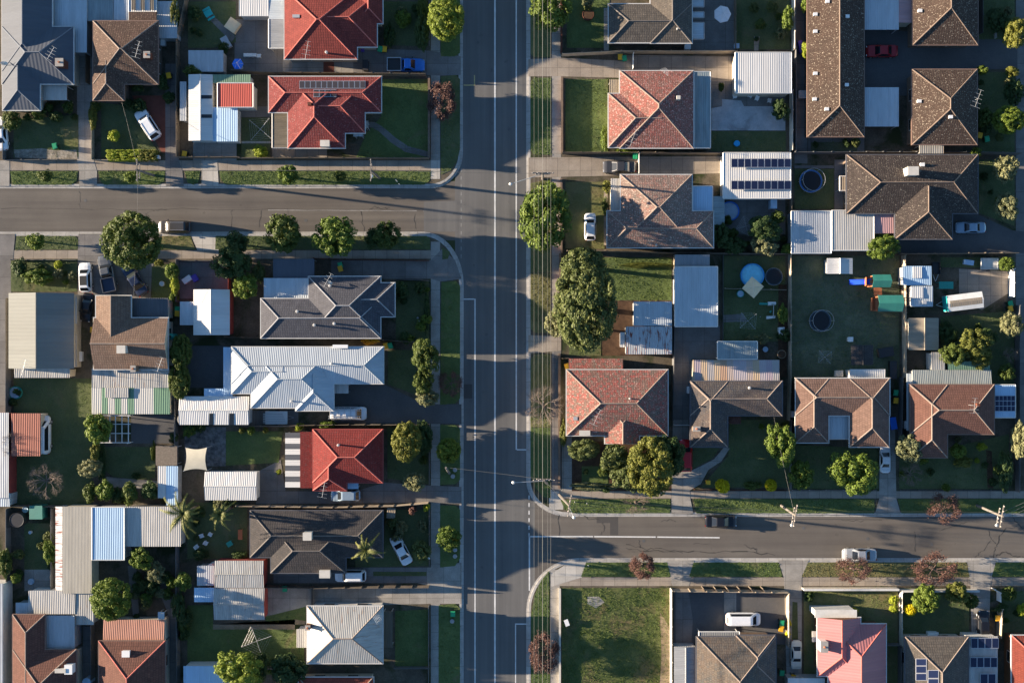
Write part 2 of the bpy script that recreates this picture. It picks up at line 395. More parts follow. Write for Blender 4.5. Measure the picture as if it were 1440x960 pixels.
def cooler(root, rf, px, py, w=1.0, d=.9, h=.8, mat=None, name='rooftop_cooler'):
    x, y, z = rf.at(px, py); m = MB(); m.box(x - w / 2, y - d / 2, z - .3, x + w / 2, y + d / 2, z + h); m.box(x - w / 2 - .04, y - d / 2 - .04, z + h + .003, x + w / 2 + .04, y + d / 2 + .04, z + h + .07); wbuild(m, name, mat or M['cooler'], root)
def antenna(root, rf, px, py, ang=70, L=1.8, h=1.9):
    x, y, z = rf.at(px, py) if rf else (*W(px, py, 4), 4); m = MB(); m.tube((x, y, z - .3), (x, y, z + h), .025, .02, 6)
    ca, sa = math.cos(R(ang)), math.sin(R(ang)); m.tube((x - ca * L / 2, y - sa * L / 2, z + h), (x + ca * L / 2, y + sa * L / 2, z + h), .02, .02, 5)
    for k in range(5):
        t = -L / 2 + k * L / 4; l = .68 - .07 * k; cx_, cy_ = x + ca * t, y + sa * t; m.tube((cx_ + sa * l, cy_ - ca * l, z + h), (cx_ - sa * l, cy_ + ca * l, z + h), .015, .015, 4)
    wbuild(m, 'tv_antenna', M['metal_pale'], root)
def dish(root, rf, px, py, r=.5):
    x, y, z = rf.at(px, py); m = MB(); m.tube((x, y, z - .2), (x, y, z + .5), .04, .04, 6)
    c = Vector((x, y, z + .6)); d = Vector((.3, .7, .6)).normalized(); u = d.cross(Vector((0, 0, 1))).normalized(); v = d.cross(u)
    rim = [c + d * .12 + (u * math.cos(k * math.tau / 14) + v * math.sin(k * math.tau / 14)) * r for k in range(14)]
    for k in range(14): m.face([c, rim[k], rim[(k + 1) % 14]])
    m.tube(c, c + d * .5, .02, .02, 4); wbuild(m, 'satellite_dish', M['metal_pale'], root)
def solar(root, rf, x0, y0, x1, y1, nx, ny=1, z=None, gap=.08, mat=None):
    """rows of panels lying on the roof slope; px outline of the whole array"""
    for i in range(nx):
        for j in range(ny):
            a = [x0 + (x1 - x0) * (i + f) / nx for f in (0, 1)]; b = [y0 + (y1 - y0) * (j + f) / ny for f in (0, 1)]
            pts = []
            for (px, py) in ((a[0], b[1]), (a[1], b[1]), (a[1], b[0]), (a[0], b[0])):
                if rf: x, y, zz = rf.at(px, py)
                else: x, y, zz = W3(px, py, z)
                pts.append(Vector((x, y, zz + .10)))
            c = sum(pts, Vector()) / 4; pts = [p + (c - p) * .03 for p in pts]
            m = MB(); m.slab(pts, .05); o = wbuild(m, 'solar_panel', M['alu'], root)
            q = [p + (c - p) * .10 + Vector((0, 0, .006)) for p in pts]; k = MB(); k.slab(q, .004); wbuild(k, 'cells', mat or M['solar'], o)
# ---------------------------------------------------------------- crowns
def leaves_mesh(name, C, Nn, size, asp=1.5, tri=False):
    """numpy: one leaf card per point"""
    n = len(C); up = RNG.normal(size=(n, 3)); u = np.cross(Nn, up); u /= np.linalg.norm(u, axis=1, keepdims=True) + 1e-9; v = np.cross(Nn, u)
    s = size * RNG.uniform(.6, 1.25, (n, 1)); a = u * s * asp * .5; b = v * s * .5
    if tri: V = np.stack([C - a - b, C + a - b * .2, C - a * .2 + b], 1); k = 3
    else: V = np.stack([C - a, C - b * .9 + a * .1, C + a, C + b * .9 + a * .1], 1); k = 4
    me = bpy.data.meshes.new(name); me.vertices.add(n * k); me.vertices.foreach_set('co', V.astype(np.float32).ravel())
    me.loops.add(n * k); me.loops.foreach_set('vertex_index', np.arange(n * k, dtype=np.int32)); me.polygons.add(n)
    me.polygons.foreach_set('loop_start', np.arange(0, n * k, k, dtype=np.int32)); me.update(calc_edges=True); me.validate(); return me
def crown_mesh(name, nclump=90, per=70, size=.07, crad=.24, kind='round', drop=.2, seed=1, shell=.78):
    r = np.random.default_rng(seed); C = []; N = []; bump = r.normal(size=(9, 3)); bump /= np.linalg.norm(bump, axis=1, keepdims=True); ba = r.uniform(-.22, .2, 9)
    for i in range(nclump):
        d = r.normal(size=3); d /= np.linalg.norm(d)
        if kind == 'box':
            d = r.uniform(-1, 1, 3); ax = r.integers(3); d[ax] = math.copysign(1, d[ax]) ; c = d * np.array([.86, .86, .8])
        else:
            f = 1 + (np.exp(-4 * (1 - bump @ d)) * ba).sum()
            rad = shell * f * r.uniform(.80, 1.08) if r.random() > .22 else r.uniform(.15, .7)
            if kind == 'dense': rad = (shell * (1 + (f - 1) * .45) * r.uniform(.93, 1.03)) if r.random() > .2 else r.uniform(.1, .6)
            c = d * rad
            if kind == 'loose' and r.random() < .35: c *= r.uniform(.9, 1.2)
            if kind == 'cone': c = np.array([d[0], d[1], 0]) * (1 - (d[2] + 1) / 2) * r.uniform(.5, 1); c[2] = r.uniform(-1, 1); c[:2] *= .95 * (1 - (c[2] + 1) / 2.2)
        if c[2] < -.55 and kind != 'box' and r.random() < .6: c[2] *= -.4
        if r.random() < drop * .5: continue
        rr = crad * r.uniform(.55, 1.25); m = int(per * (rr / crad) ** 2) + 6
        e = r.normal(size=(m, 3)); e /= np.linalg.norm(e, axis=1, keepdims=True); e[:, 2] = np.where((e[:, 2] < -.3) & (r.random(m) < .7), -e[:, 2], e[:, 2])
        p = c + e * rr * np.cbrt(r.uniform(.35, 1, (m, 1))) * np.array([1, 1, .8])
        C.append(p); nn = e + r.normal(size=(m, 3)) * .3; N.append(nn / np.linalg.norm(nn, axis=1, keepdims=True))
    return leaves_mesh(name, np.concatenate(C), np.concatenate(N), size)
def branch_mesh(name, seed=1, levels=5, tips=None, spread=.75, up=.5, r0=.019, n0=9):
    """a leafless crown: limbs that fork again and again, radius 1; returns mesh and twig ends"""
    r = random.Random(seed); m = MB(); ends = []
    def go(p, d, L, rad, lev):
        q = p + d * L; m.tube(p, q, rad, rad * .68, 4 if lev > 1 else 3, False)
        if lev == 0: ends.append(q); return
        for k in range(r.choice((2, 3, 3))):
            a = Vector((r.gauss(0, 1), r.gauss(0, 1), r.gauss(0, .7))).normalized(); nd = (d + a * spread * r.uniform(.6, 1.1) + Vector((0, 0, .06))).normalized()
            go(q if r.random() > .3 else p + d * L * r.uniform(.55, .95), nd, L * r.uniform(.62, .86), rad * .62, lev - 1)
    for k in range(n0):
        a = k * math.tau / n0 + r.uniform(-.3, .3); d = Vector((math.cos(a), math.sin(a), up * r.uniform(.4, 1.6))).normalized(); go(Vector((0, 0, -.75)) + d * .02, d, .26, r0, levels - 1)
    mx = max(math.hypot(e.x, e.y) for e in ends); k = 1 / mx
    m.v = [(v[0] * k, v[1] * k, v[2] * k) for v in m.v]; me = bpy.data.meshes.new(name); me.from_pydata(m.v, [], m.f)
    return me, [e * k for e in ends]
CROWN = {}
def crowns():
    CROWN['round'] = [crown_mesh('crown', 135, 70, .08, .21, 'round', .38, s, .80) for s in (1, 2, 3)]
    CROWN['dense'] = [crown_mesh('crown', 330, 60, .055, .15, 'dense', .0, s, .87) for s in (4, 5)]
    CROWN['loose'] = [crown_mesh('crown', 85, 55, .10, .23, 'loose', .3, s, .74) for s in (6, 7, 8)]
    CROWN['shrub'] = [crown_mesh('crown', 60, 50, .13, .32, 'round', .2, s, .68) for s in (9, 10, 11)]
    CROWN['box'] = [crown_mesh('crown', 300, 26, .10, .17, 'box', .0, s) for s in (12,)]
    CROWN['cone'] = [crown_mesh('crown', 120, 45, .08, .2, 'cone', .1, s) for s in (13, 14)]
    for i, s in enumerate((21, 22, 23)):
        me, e = branch_mesh('crown', s, 7); CROWN.setdefault('bare', []).append(me)
        me, e = branch_mesh('crown', s + 5, 6); r = np.random.default_rng(s); E = np.array([tuple(q) for q in e]); E = np.repeat(E, 7, 0) + r.normal(size=(len(E) * 7, 3)) * .07
        N = r.normal(size=E.shape); N[:, 2] = abs(N[:, 2]) + .2; N /= np.linalg.norm(N, axis=1, keepdims=True)
        CROWN.setdefault('twigs', []).append(me); CROWN.setdefault('redleaf', []).append(leaves_mesh('foliage', E, N, .050))
        CROWN.setdefault('redsparse', []).append(leaves_mesh('foliage', E[::3] , N[::3], .05))
def trunk_mesh():
    m = MB(); m.tube((0, 0, 0), (0, 0, .35), .04, .03, 8, False); m.tube((0, 0, .35), (.02, .01, .62), .03, .018, 8, False)
    for k in range(6):
        a = k * 1.05; m.tube((0, 0, .26 + .05 * k), (.26 * math.cos(a), .26 * math.sin(a), .52 + .06 * k), .018, .006, 5, False)
    me = bpy.data.meshes.new('trunk'); me.from_pydata(m.v, [], m.f); me.polygons.foreach_set('use_smooth', [True] * len(me.polygons)); return me
TRUNK = [None]
def tree(px, py, rx, ry, h, kind='round', mat='leaf_mid', look='green tree', name='tree', cat='tree', group='trees and shrubs', at='auto', rz=None, base=None):
    """px, py: middle of the crown in the photo; rx, ry its half size in px; h height in m"""
    if TRUNK[0] is None: TRUNK[0] = trunk_mesh()
    zc = h * .62 if h > 2.2 else h * .5; x, y = W(px, py, zc + G); root = empty(name, x, y, G); tag(root, look, cat, group, (px, py) if at == 'auto' else at)
    rr = random.Random(int(px * 31 + py * 7)); k = S * (H - zc) / H; kf = 1.0 if kind == 'dense' else 1.12; sx, sy = rx * k * kf, ry * k * kf; sz = h - zc if h > 2.2 else h * .5
    rot = rr.uniform(0, 6.28) if (kind != 'box' and abs(rx - ry) < 2) else (0 if kind == 'box' else rr.choice((0, math.pi)))
    def crown(nm, me, mt, par):
        o = bpy.data.objects.new(nm, me); link(o, par); o.location = (0, 0, zc); o.scale = (sx, sy, sz); o.rotation_euler = (0, 0, rot)
        if not me.materials: me.materials.append(None)
        setmat(o, M[mt]); return o
    i = rr.randrange(9)
    if kind in ('bare', 'redleaf', 'redsparse'):
        L = CROWN['twigs' if kind != 'bare' else 'bare']; crown('branches', L[i % 3], 'bark_grey' if kind == 'bare' else 'bark_red', root)
        if kind != 'bare': crown('crown', CROWN[kind][i % 3], mat, root)
    else: crown('crown', CROWN[kind][i % len(CROWN[kind])], mat, root)
    if h > 2.2:
        t = bpy.data.objects.new('trunk', TRUNK[0]); link(t, root); t.scale = (h * 1.0, h * 1.0, h * 1.0)
        if kind in ('bare', 'redleaf', 'redsparse'):
            m = MB(); m.tube((0, 0, 0), (0, 0, zc - .7 * sz), h * .035, h * .025, 8); COL.objects.unlink(t); t = m.build('trunk', M['bark'], root)
        else:
            if not t.data.materials: t.data.materials.append(M['bark'])
            t.scale = (h * .9, h * .9, min(h, zc + sz * .4) * 1.1)
    return root
def palm(px, py, r, h, look, n=13, at='auto', mat='leaf_palm', skip=()):
    zc = h - .3; x, y = W(px, py, zc); root = empty('palm_tree', x, y, G); tag(root, look, 'palm tree', 'trees and shrubs', (px, py))
    t = MB(); 
    for k in range(8): t.tube((0, 0, h * k / 8), (0, 0, h * (k + 1) / 8), .24 - .008 * k, .21 - .008 * k, 10, False)
    t.build('trunk', M['bark'], root); rr = random.Random(int(px)); rad = r * S
    for k in range(n):
        if k in skip: continue
        a = k * math.tau / n + rr.uniform(-.25, .25); L = rad * rr.uniform(.6, 1.12); m = MB(); prev = None
        for s_ in range(12):
            f = s_ / 11; p = Vector((math.cos(a) * L * f, math.sin(a) * L * f, h - .2 + 1.1 * math.sin(f * 2.3) * .9 - 1.6 * f * f + (.5 if k % 3 == 0 else 0) * f))
            if prev is not None:
                m.tube(prev, p, .045 * (1.2 - f), .045 * (1.1 - f), 4, False)
                side = Vector((-math.sin(a), math.cos(a), 0)); d = (p - prev).normalized()
                for q in (0, .33, .66):
                    b = prev + (p - prev) * q; ll = (.42 * math.sin(min(1, f * 1.1 + .18) * 2.9) + .10) * rad / 3.2
                    for sg in (1, -1):
                        tip = b + side * sg * ll + d * ll * .55 + Vector((0, 0, -.3 * ll + rr.uniform(-.08, .12))); m.face([b - d * .05, tip, b + d * .07])
            prev = p
        m.build('frond', M[mat], root)
    return root
# ---------------------------------------------------------------- fences and walls
def fence(pts, look, h=1.8, mat='fence_wood', name='timber_fence', cat='fence', t=.05, posts=True, at='auto', cap=None, group='fences between the yards'):
    """pts: px points on the ground along the fence"""
    P = [Vector(W3(p[0], p[1], 0)) for p in pts]; c = P[0]; root = empty(name, c.x, c.y, G)
    mid = pts[len(pts) // 2] if len(pts) > 2 else ((pts[0][0] + pts[1][0]) / 2, (pts[0][1] + pts[1][1]) / 2)
    tag(root, look, cat, group, mid if at == 'auto' else at); m = MB(); r = MB(); rr = random.Random(int(mid[0] * 3 + mid[1]))
    for a, b in zip(P, P[1:]):
        d = b - a; L = d.length; d.normalize(); s = Vector((-d.y, d.x, 0)); n = max(1, round(L / 2.4))
        for k in range(n):
            p = a + d * (L * k / n); q = a + d * (L * (k + 1) / n); hh = h + rr.uniform(-.02, .02) * (1 if t < .1 else 0); e = s * t / 2
            m.slab([(p + e + Vector((0, 0, hh))), (p - e + Vector((0, 0, hh))), (q - e + Vector((0, 0, hh))), (q + e + Vector((0, 0, hh)))], hh)
            if posts and t < .1:
                o = s * .055; pp = p + o; m.box(pp.x - .05, pp.y - .05, 0, pp.x + .05, pp.y + .05, hh + .06)
    # slab() keeps the winding only when it runs counter-clockwise; both sides are seen, so it does not matter here
    o = wbuild(m, 'panel' if t < .1 else 'wall_body', M[mat], root)
    if cap:
        cm = MB()
        for a, b in zip(P, P[1:]):
            d = (b - a).normalized(); s = Vector((-d.y, d.x, 0)) * (t / 2 + .03); z = Vector((0, 0, h + .005)); z2 = Vector((0, 0, h + .08))
            cm.slab([a + s + z2, a - s + z2, b - s + z2, b + s + z2], .07)
        wbuild(cm, 'capping', M[cap], root)
    return root
# ---------------------------------------------------------------- cars
def car_proto(kind):
    L, Wd, Hh, hood, cab0, cab1, r0, r1 = {  # length, width, height, bonnet height, foot of windscreen, foot of rear glass, roof front, roof rear (from the nose, as shares of the length)
        'sedan': (4.75, 1.84, 1.45, .88, .27, .80, .41, .66), 'hatch': (4.1, 1.76, 1.48, .90, .24, .965, .38, .86),
        'suv': (4.65, 1.88, 1.72, 1.0, .25, .975, .37, .90), 'van': (5.1, 1.95, 1.98, 1.05, .13, .985, .27, .965), 'ute': (5.2, 1.88, 1.72, 1.0, .25, .60, .36, .53)}[kind]
    root = empty('parked_car'); hw = Wd / 2; X = lambda f: L / 2 - f * L
    def halfw(f):
        e = min(f, 1 - f); return hw * (1 - .30 * max(0, 1 - e / .085) ** 2 - .05 * max(0, 1 - e / .3))
    def top(f):
        if f < cab0: return hood - .22 * max(0, 1 - f / .12) ** 1.5 - .03 * (1 - f / cab0)
        if kind == 'sedan' and f > cab1: return hood + .04 - .14 * max(0, (f - .95) / .05)
        if kind == 'ute' and f > cab1: return hood - .02
        return hood + .02 - (.1 * max(0, (f - .96) / .04))
    st = [0, .012, .035, .07, .12, .18, .25, .35, .45, .55, .65, .75, .83, .90, .945, .975, .992, 1]
    b = MB(); rings = []
    for f in st:
        w, t = halfw(f), top(f); lo = .24 + .10 * max(0, 1 - min(f, 1 - f) / .04)
        rings.append([(X(f), y, z) for y, z in ((-w * .86, lo), (-w * .985, lo + .16), (-w, .62), (-w * .975, t - .10), (-w * .90, t - .02), (-w * .55, t + .025), (0, t + .035), (w * .55, t + .025), (w * .90, t - .02), (w * .975, t - .10), (w, .62), (w * .985, lo + .16), (w * .86, lo))])
    for A, B in zip(rings, rings[1:]):
        n = len(A)
        for i in range(n): j = (i + 1) % n; b.face([A[i], B[i], B[j], A[j]])
    b.face(rings[0][::-1]); b.face(rings[-1])
    # cabin: foot outline on the belt line, roof outline above
    ft = hood + .015; wf = hw * .90; wr = hw * .70
    F = [(X(cab0), -wf * .82, ft), (X(cab0 + .05), -wf, ft), (X(cab1 - .05), -wf, ft), (X(cab1), -wf * .84, ft), (X(cab1), wf * .84, ft), (X(cab1 - .05), wf, ft), (X(cab0 + .05), wf, ft), (X(cab0), wf * .82, ft)]
    T = [(X(r0), -wr * .86, Hh - .05), (X(r0 + .04), -wr, Hh - .03), (X(r1 - .03), -wr, Hh - .03), (X(r1), -wr * .88, Hh - .05), (X(r1), wr * .88, Hh - .05), (X(r1 - .03), wr, Hh - .03), (X(r0 + .04), wr, Hh - .03), (X(r0), wr * .86, Hh - .05)]
    for i in range(8): j = (i + 1) % 8; b.face([F[j], F[i], T[i], T[j]])
    cx = (X(r0) + X(r1)) / 2; C = [(cx + (p[0] - cx) * .8, p[1] * .75, Hh) for p in T]
    for i in range(8): j = (i + 1) % 8; b.face([T[j], T[i], C[i], C[j]])
    b.face(C[::-1])
    body = b.build('body', carpaint('paint_white', (.75, .76, .76)), root, False)
    bev = body.data; bev.polygons.foreach_set('use_smooth', [True] * len(bev.polygons))
    try: bev.set_sharp_from_angle(angle=R(32))
    except Exception: pass
    gm = M['car_glass']
    def pane(name, q, k=.88, off=.018):
        q = [Vector(p) for p in q]; c = sum(q, Vector()) / 4; n = (q[1] - q[0]).cross(q[2] - q[0]).normalized()
        if n.z < 0: n = -n
        q = [c + (p - c) * k + n * off for p in q]; m = MB(); m.face(q if (q[1] - q[0]).cross(q[2] - q[0]).z > 0 else q[::-1]); m.build(name, gm, root)
    pane('windscreen', [F[0], F[7], T[7], T[0]], .92)
    if kind != 'van': pane('rear_window', [F[4], F[3], T[3], T[4]], .9)
    else: pane('rear_window', [F[4], F[3], T[3], T[4]], .7)
    pane('side_window', [F[1], F[2], T[2], T[1]], .88); pane('side_window', [F[6], F[5], T[5], T[6]], .88)
    for f, s in ((.17, 1), (.17, -1), (.80, 1), (.80, -1)):
        t = MB(); y = s * (hw - .10); t.tube((X(f), y - .11, .33), (X(f), y + .11, .33), .33, .33, 16); to = t.build('wheel', M['tyre'], root)
        k = MB(); k.tube((X(f), y + s * .112, .33), (X(f), y + s * .118, .33), .2, .19, 12); k.build('rim', M['metal_pale'], to)
    for s in (1, -1):
        m = MB(); m.box(X(.03), s * hw * .58, .60, X(.005), s * hw * .80, .72); m.build('headlight', M['lamp_glass'], root)
        m = MB(); m.box(X(.985), s * hw * .60, .70, X(1.0), s * hw * .82, .84); m.build('tail_light', M['tail_red'], root)
        m = MB(); m.box(X(cab0 + .07) - .08, s * (hw - .02), .93, X(cab0 + .07) + .08, s * (hw + .17), 1.06); m.build('mirror', M['trim_dark'], root)
    if kind == 'ute':
        m = MB(); x0, x1 = X(.62), X(.995); w = hw * .97
        m.box(x1, -w, hood - .02, x0, w, hood + .03); m.build('tray_floor', M['trim_dark'], root)
        m = MB(); z0, z1 = hood - .03, hood + .34
        m.box(x1, -w - .03, z0, x0, -w + .05, z1); m.box(x1, w - .05, z0, x0, w + .03, z1); m.box(x1 - .03, -w - .03, z0, x1 + .05, w + .03, z1 - .003); m.box(x0 - .06, -w - .03, z0, x0, w + .03, z1 + .02)
        m.build('tray_side', M['alu'], root)
    if kind == 'suv':
        for s in (1, -1):
            m = MB(); m.box(X(r0 + .06), s * wr * .86 - .02, Hh - .02, X(r1 - .05), s * wr * .86 + .02, Hh + .04); m.build('roof_rail', M['alu'], root)
    return root
PROTO = {}
def car(px, py, ang, kind, paint_, look, z=G + .03, k=1.0, cat='car', roofm=None, extra=None):
    root = PROTO.get(kind)
    if root is None: PROTO[kind] = root = car_proto(kind); c = root
    else:
        c = dup(root)
        for ch in list(c.children):
            if ch.name.startswith('sunroof'): bpy.data.objects.remove(ch)
    if kind in USED: pass
    USED.add(kind)
    x, y = W(px, py, .8); c.location = (x, y, z); c.rotation_euler = (0, 0, R(ang)); c.scale = (k, k, k)
    if '_set' in c: del c['_set']
    tag(c, look, cat, 'parked cars', None)
    for ch in c.children:
        if ch.name.split('.')[0] == 'body': setmat(ch, M[paint_])
    if roofm:
        m = MB(); m.box(-1.15, -.5, 1.475, .15, .5, 1.492); m.build('sunroof', M[roofm], c)
    return c
USED = set()
# ---------------------------------------------------------------- small things
def place(root, px, py, z=0.0, ang=0, ph=0.0):
    x, y = W(px, py, ph); root.location = (x, y, z); root.rotation_euler = (0, 0, R(ang)); return root
def bin_(px, py, lid, look, ang=0):
    r = empty('wheelie_bin'); place(r, px, py, G + .03, ang, .9); tag(r, look, 'bin', 'wheelie bins', (px, py))
    b = MB(); t = .30; T = [(-.29, -.36, .98), (.29, -.36, .98), (.29, .36, .98), (-.29, .36, .98)]; B = [(p[0] * .78, p[1] * .72, .06) for p in T]
    for i in range(4): j = (i + 1) % 4; b.face([B[i], B[j], T[j], T[i]])
    b.face(B[::-1]); b.face(T); b.build('bin_body', M['bin_dark'], r)
    l = MB(); l.slab([(-.33, -.40, 1.0), (.33, -.40, 1.0), (.33, .40, 1.09), (-.33, .40, 1.09)], .04); l.slab([(-.24, -.3, 1.06), (.24, -.3, 1.06), (.24, .28, 1.12), (-.24, .28, 1.12)], .05); l.build('lid', M[lid], r)
    for s in (1, -1): w = MB(); w.tube((s * .24, .30, .1), (s * .31, .30, .1), .1, .1, 10); w.build('wheel', M['tyre'], r)
    return r
def pole(px0, py0, px1, py1, h, look, arm=None, cross=0, lamp=True, mat='pole_wood'):
    """px0: foot in the photo; arm: px end of the lamp arm; cross: angle of the crossarm"""
    x, y = W(px0, py0); X1, Y1 = W(px1, py1, h); r = empty('power_pole', x, y, G); tag(r, look, 'power pole', 'power poles', (px0, py0))
    m = MB(); top = Vector((X1 - x, Y1 - y, h)); m.tube((0, 0, 0), top, .19, .13, 10); m.build('post', M[mat], r)
    ca, sa = math.cos(R(cross or 0)), math.sin(R(cross or 0))
    for dz, L in (((-.3, 1.5), (-1.3, 1.0)) if cross is not None else ()):
        k = top + Vector((0, 0, dz)); c = MB(); q = [k + Vector((ca * t + sa * w, sa * t - ca * w, 0)) for t, w in ((-L, -.06), (L, -.06), (L, .06), (-L, .06))]; c.slab([q[0] + Vector((0, 0, .06)), q[1] + Vector((0, 0, .06)), q[2] + Vector((0, 0, .06)), q[3] + Vector((0, 0, .06))], .12); co_ = c.build('crossarm', M['pole_wood'], r)
        for t in (-.9, -.45, .45, .9):
            i = MB(); p = k + Vector((ca * t * L, sa * t * L, .06)); i.cyl(p.x, p.y, p.z, p.z + .2, .07, .05, 8); i.build('insulator', M['insulator'], co_)
    if arm:
        hz = h - 1.2; ax, ay = W(arm[0], arm[1], hz); e = Vector((ax - x, ay - y, hz)); a = MB(); s0 = top * ((hz - .5) / h); a.tube(s0, e, .05, .04, 6); a.build('lamp_arm', M['metal_pale'], r)
        l = MB(); l.cyl(e.x, e.y, e.z - .2, e.z + .05, .16, .22, 12); l.cyl(e.x, e.y, e.z + .05, e.z + .15, .22, .10, 12); l.build('lamp_head', M['metal_pale'], r)
    return Vector((X1, Y1, h))
def wire(a, b, look, sag=.4, r=.022, at=None, mat='wire'):
    a = Vector(a); b = Vector(b); root = MB(); n = 14; prev = None
    for k in range(n + 1):
        f = k / n; p = a.lerp(b, f) - Vector((0, 0, sag * 4 * f * (1 - f)))
        if prev is not None: root.tube(prev, p, r, r, 4, False)
        prev = p
    o = root.build('power_line', M[mat]); tag(o, look, 'wire', 'overhead power lines', at); return o
def umbrella(px, py, r, mat, look, sides=8, h=2.5, ang=0, name='patio_umbrella'):
    o = empty(name); place(o, px, py, G, ang, h); tag(o, look, 'umbrella', 'garden umbrellas', (px, py)); c = MB(); R_ = r * S; zt = h + .35
    P = [(R_ * math.cos(k * math.tau / sides), R_ * math.sin(k * math.tau / sides), h - .15) for k in range(sides)]
    for k in range(sides): c.face([(0, 0, zt), P[k], P[(k + 1) % sides]]); c.face([P[k], (P[k][0], P[k][1], h - .3), (P[(k + 1) % sides][0], P[(k + 1) % sides][1], h - .3), P[(k + 1) % sides]])
    c.build('canopy', M[mat], o); p = MB(); p.cyl(0, 0, 0, zt + .08, .03, .03, 8); p.cyl(0, 0, 0, .08, .3, .28, 12); p.build('pole', M['metal_pale'], o)
    rb = MB()
    for k in range(sides): rb.tube((0, 0, zt + .005), (P[k][0], P[k][1], P[k][2] + .005), .018, .018, 4, False)
    rb.build('ribs', M['alu'], o); return o
def trampoline(px, py, r, look, net=False, rim='tramp_pad'):
    o = empty('trampoline'); place(o, px, py, G, 0, .8); tag(o, look, 'trampoline', 'trampolines', (px, py)); R_ = r * S
    m = MB(); m.disc(0, 0, .80, R_ * .86, 32); m.disc(0, 0, .79, R_ * .86, 32); m.build('mat', M['tramp_mat'], o)
    p = MB(); n = 32
    for k in range(n):
        a, b = k * math.tau / n, (k + 1) * math.tau / n; q = [(R_ * f * math.cos(t), R_ * f * math.sin(t), .83) for f, t in ((.87, a), (1.0, a), (1.0, b), (.87, b))]; p.face(q)
    p.build('pad', M[rim], o); f = MB(); f.ring(0, 0, .80, R_, .03, 32); f.build('frame', M['metal_pale'], o)
    for k in range(6):
        a = k * math.tau / 6; l = MB(); l.tube((R_ * math.cos(a), R_ * math.sin(a), 0), (R_ * math.cos(a), R_ * math.sin(a), 2.4 if net else .8), .025, .025, 5); l.build('leg', M['metal_pale'], o)
    if net: g = MB(); g.ring(0, 0, 2.4, R_ * .97, .02, 24); g.build('net_ring', M['metal_pale'], o)
    return o
def pool(px, py, r, look, water='pool_water', h=.9, wall='pool_wall', name='paddling_pool'):
    o = empty(name); place(o, px, py, G, 0, h); tag(o, look, 'pool', 'backyard pools', (px, py)); R_ = r * S
    w = MB(); w.cyl(0, 0, 0, h, R_, R_, 32, False); w.ring(0, 0, h, R_ - .03, .10, 32); w.build('wall', M[wall], o); k = MB(); k.disc(0, 0, h - .12, R_ - .03, 32); k.build('water', M[water], o); return o
def clothesline(px, py, r, look, ang=30, mat='trim_grey', arms=4):
    h = 1.95; o = empty('rotary_clothesline'); place(o, px, py, G, ang, h); tag(o, look, 'clothesline', 'rotary clotheslines', (px, py)); R_ = r * S
    p = MB(); p.cyl(0, 0, 0, h, .035, .03, 8); p.build('post', M[mat], o)
    for k in range(arms):
        a = k * math.tau / arms; m = MB(); m.tube((0, 0, h - .15), (R_ * math.cos(a), R_ * math.sin(a), h), .022, .02, 5); m.build('arm', M[mat], o)
    s = MB()
    for f in (.4, .6, .8, 1):
        for k in range(arms):
            a, b = k * math.tau / arms, (k + 1) * math.tau / arms; z = h - .15 + .15 * f; s.tube((R_ * f * math.cos(a), R_ * f * math.sin(a), z), (R_ * f * math.cos(b), R_ * f * math.sin(b), z), .007, .007, 3, False)
    s.build('lines', M['metal_pale'], o); return o
def chair(px, py, ang, mat, look, at='auto'):
    o = empty('garden_chair'); place(o, px, py, G + .03, ang, .5); tag(o, look, 'chair', 'garden chairs', (px, py))
    m = MB(); m.box(-.25, -.25, .42, .25, .25, .46); m.build('seat', M[mat], o); m = MB(); m.slab([(-.25, .22, .88), (.25, .22, .88), (.25, .30, .90), (-.25, .30, .90)], .44); m.build('backrest', M[mat], o)
    for sx in (-1, 1):
        for sy in (-1, 1): m = MB(); m.box(sx * .22 - .02, sy * .22 - .02, 0, sx * .22 + .02, sy * .22 + .02, .42); m.build('leg', M[mat], o)
        m = MB(); m.box(sx * .25 - .03, -.22, .62, sx * .25 + .03, .22, .65); m.build('armrest', M[mat], o)
    return o
def table(px, py, w, d, mat, look, ang=0, h=.74, name='garden_table', cat='table', bench=False):
    o = empty(name); place(o, px, py, G + .03, ang, h); tag(o, look, cat, 'garden tables', (px, py))
    m = MB(); n = max(2, int(d / .14))
    for k in range(n): y = -d / 2 + d * k / n; m.box(-w / 2, y, h - .04, w / 2, y + d / n - .015, h)
    m.build('top', M[mat], o)
    for sx in (-1, 1):
        for sy in (-1, 1): l = MB(); l.box(sx * (w / 2 - .1) - .03, sy * (d / 2 - .1) - .03, 0, sx * (w / 2 - .1) + .03, sy * (d / 2 - .1) + .03, h - .042); l.build('leg', M[mat], o)
    if bench:
        for sy in (-1, 1):
            l = MB(); l.box(-w / 2, sy * (d / 2 + .3) - .13, .42, w / 2, sy * (d / 2 + .3) + .13, .46); l.box(-w / 2 + .2, sy * (d / 2 + .3) - .04, 0, -w / 2 + .28, sy * (d / 2 + .3) + .04, .42); l.box(w / 2 - .28, sy * (d / 2 + .3) - .04, 0, w / 2 - .2, sy * (d / 2 + .3) + .04, .42); l.build('bench_seat', M[mat], o)
    return o
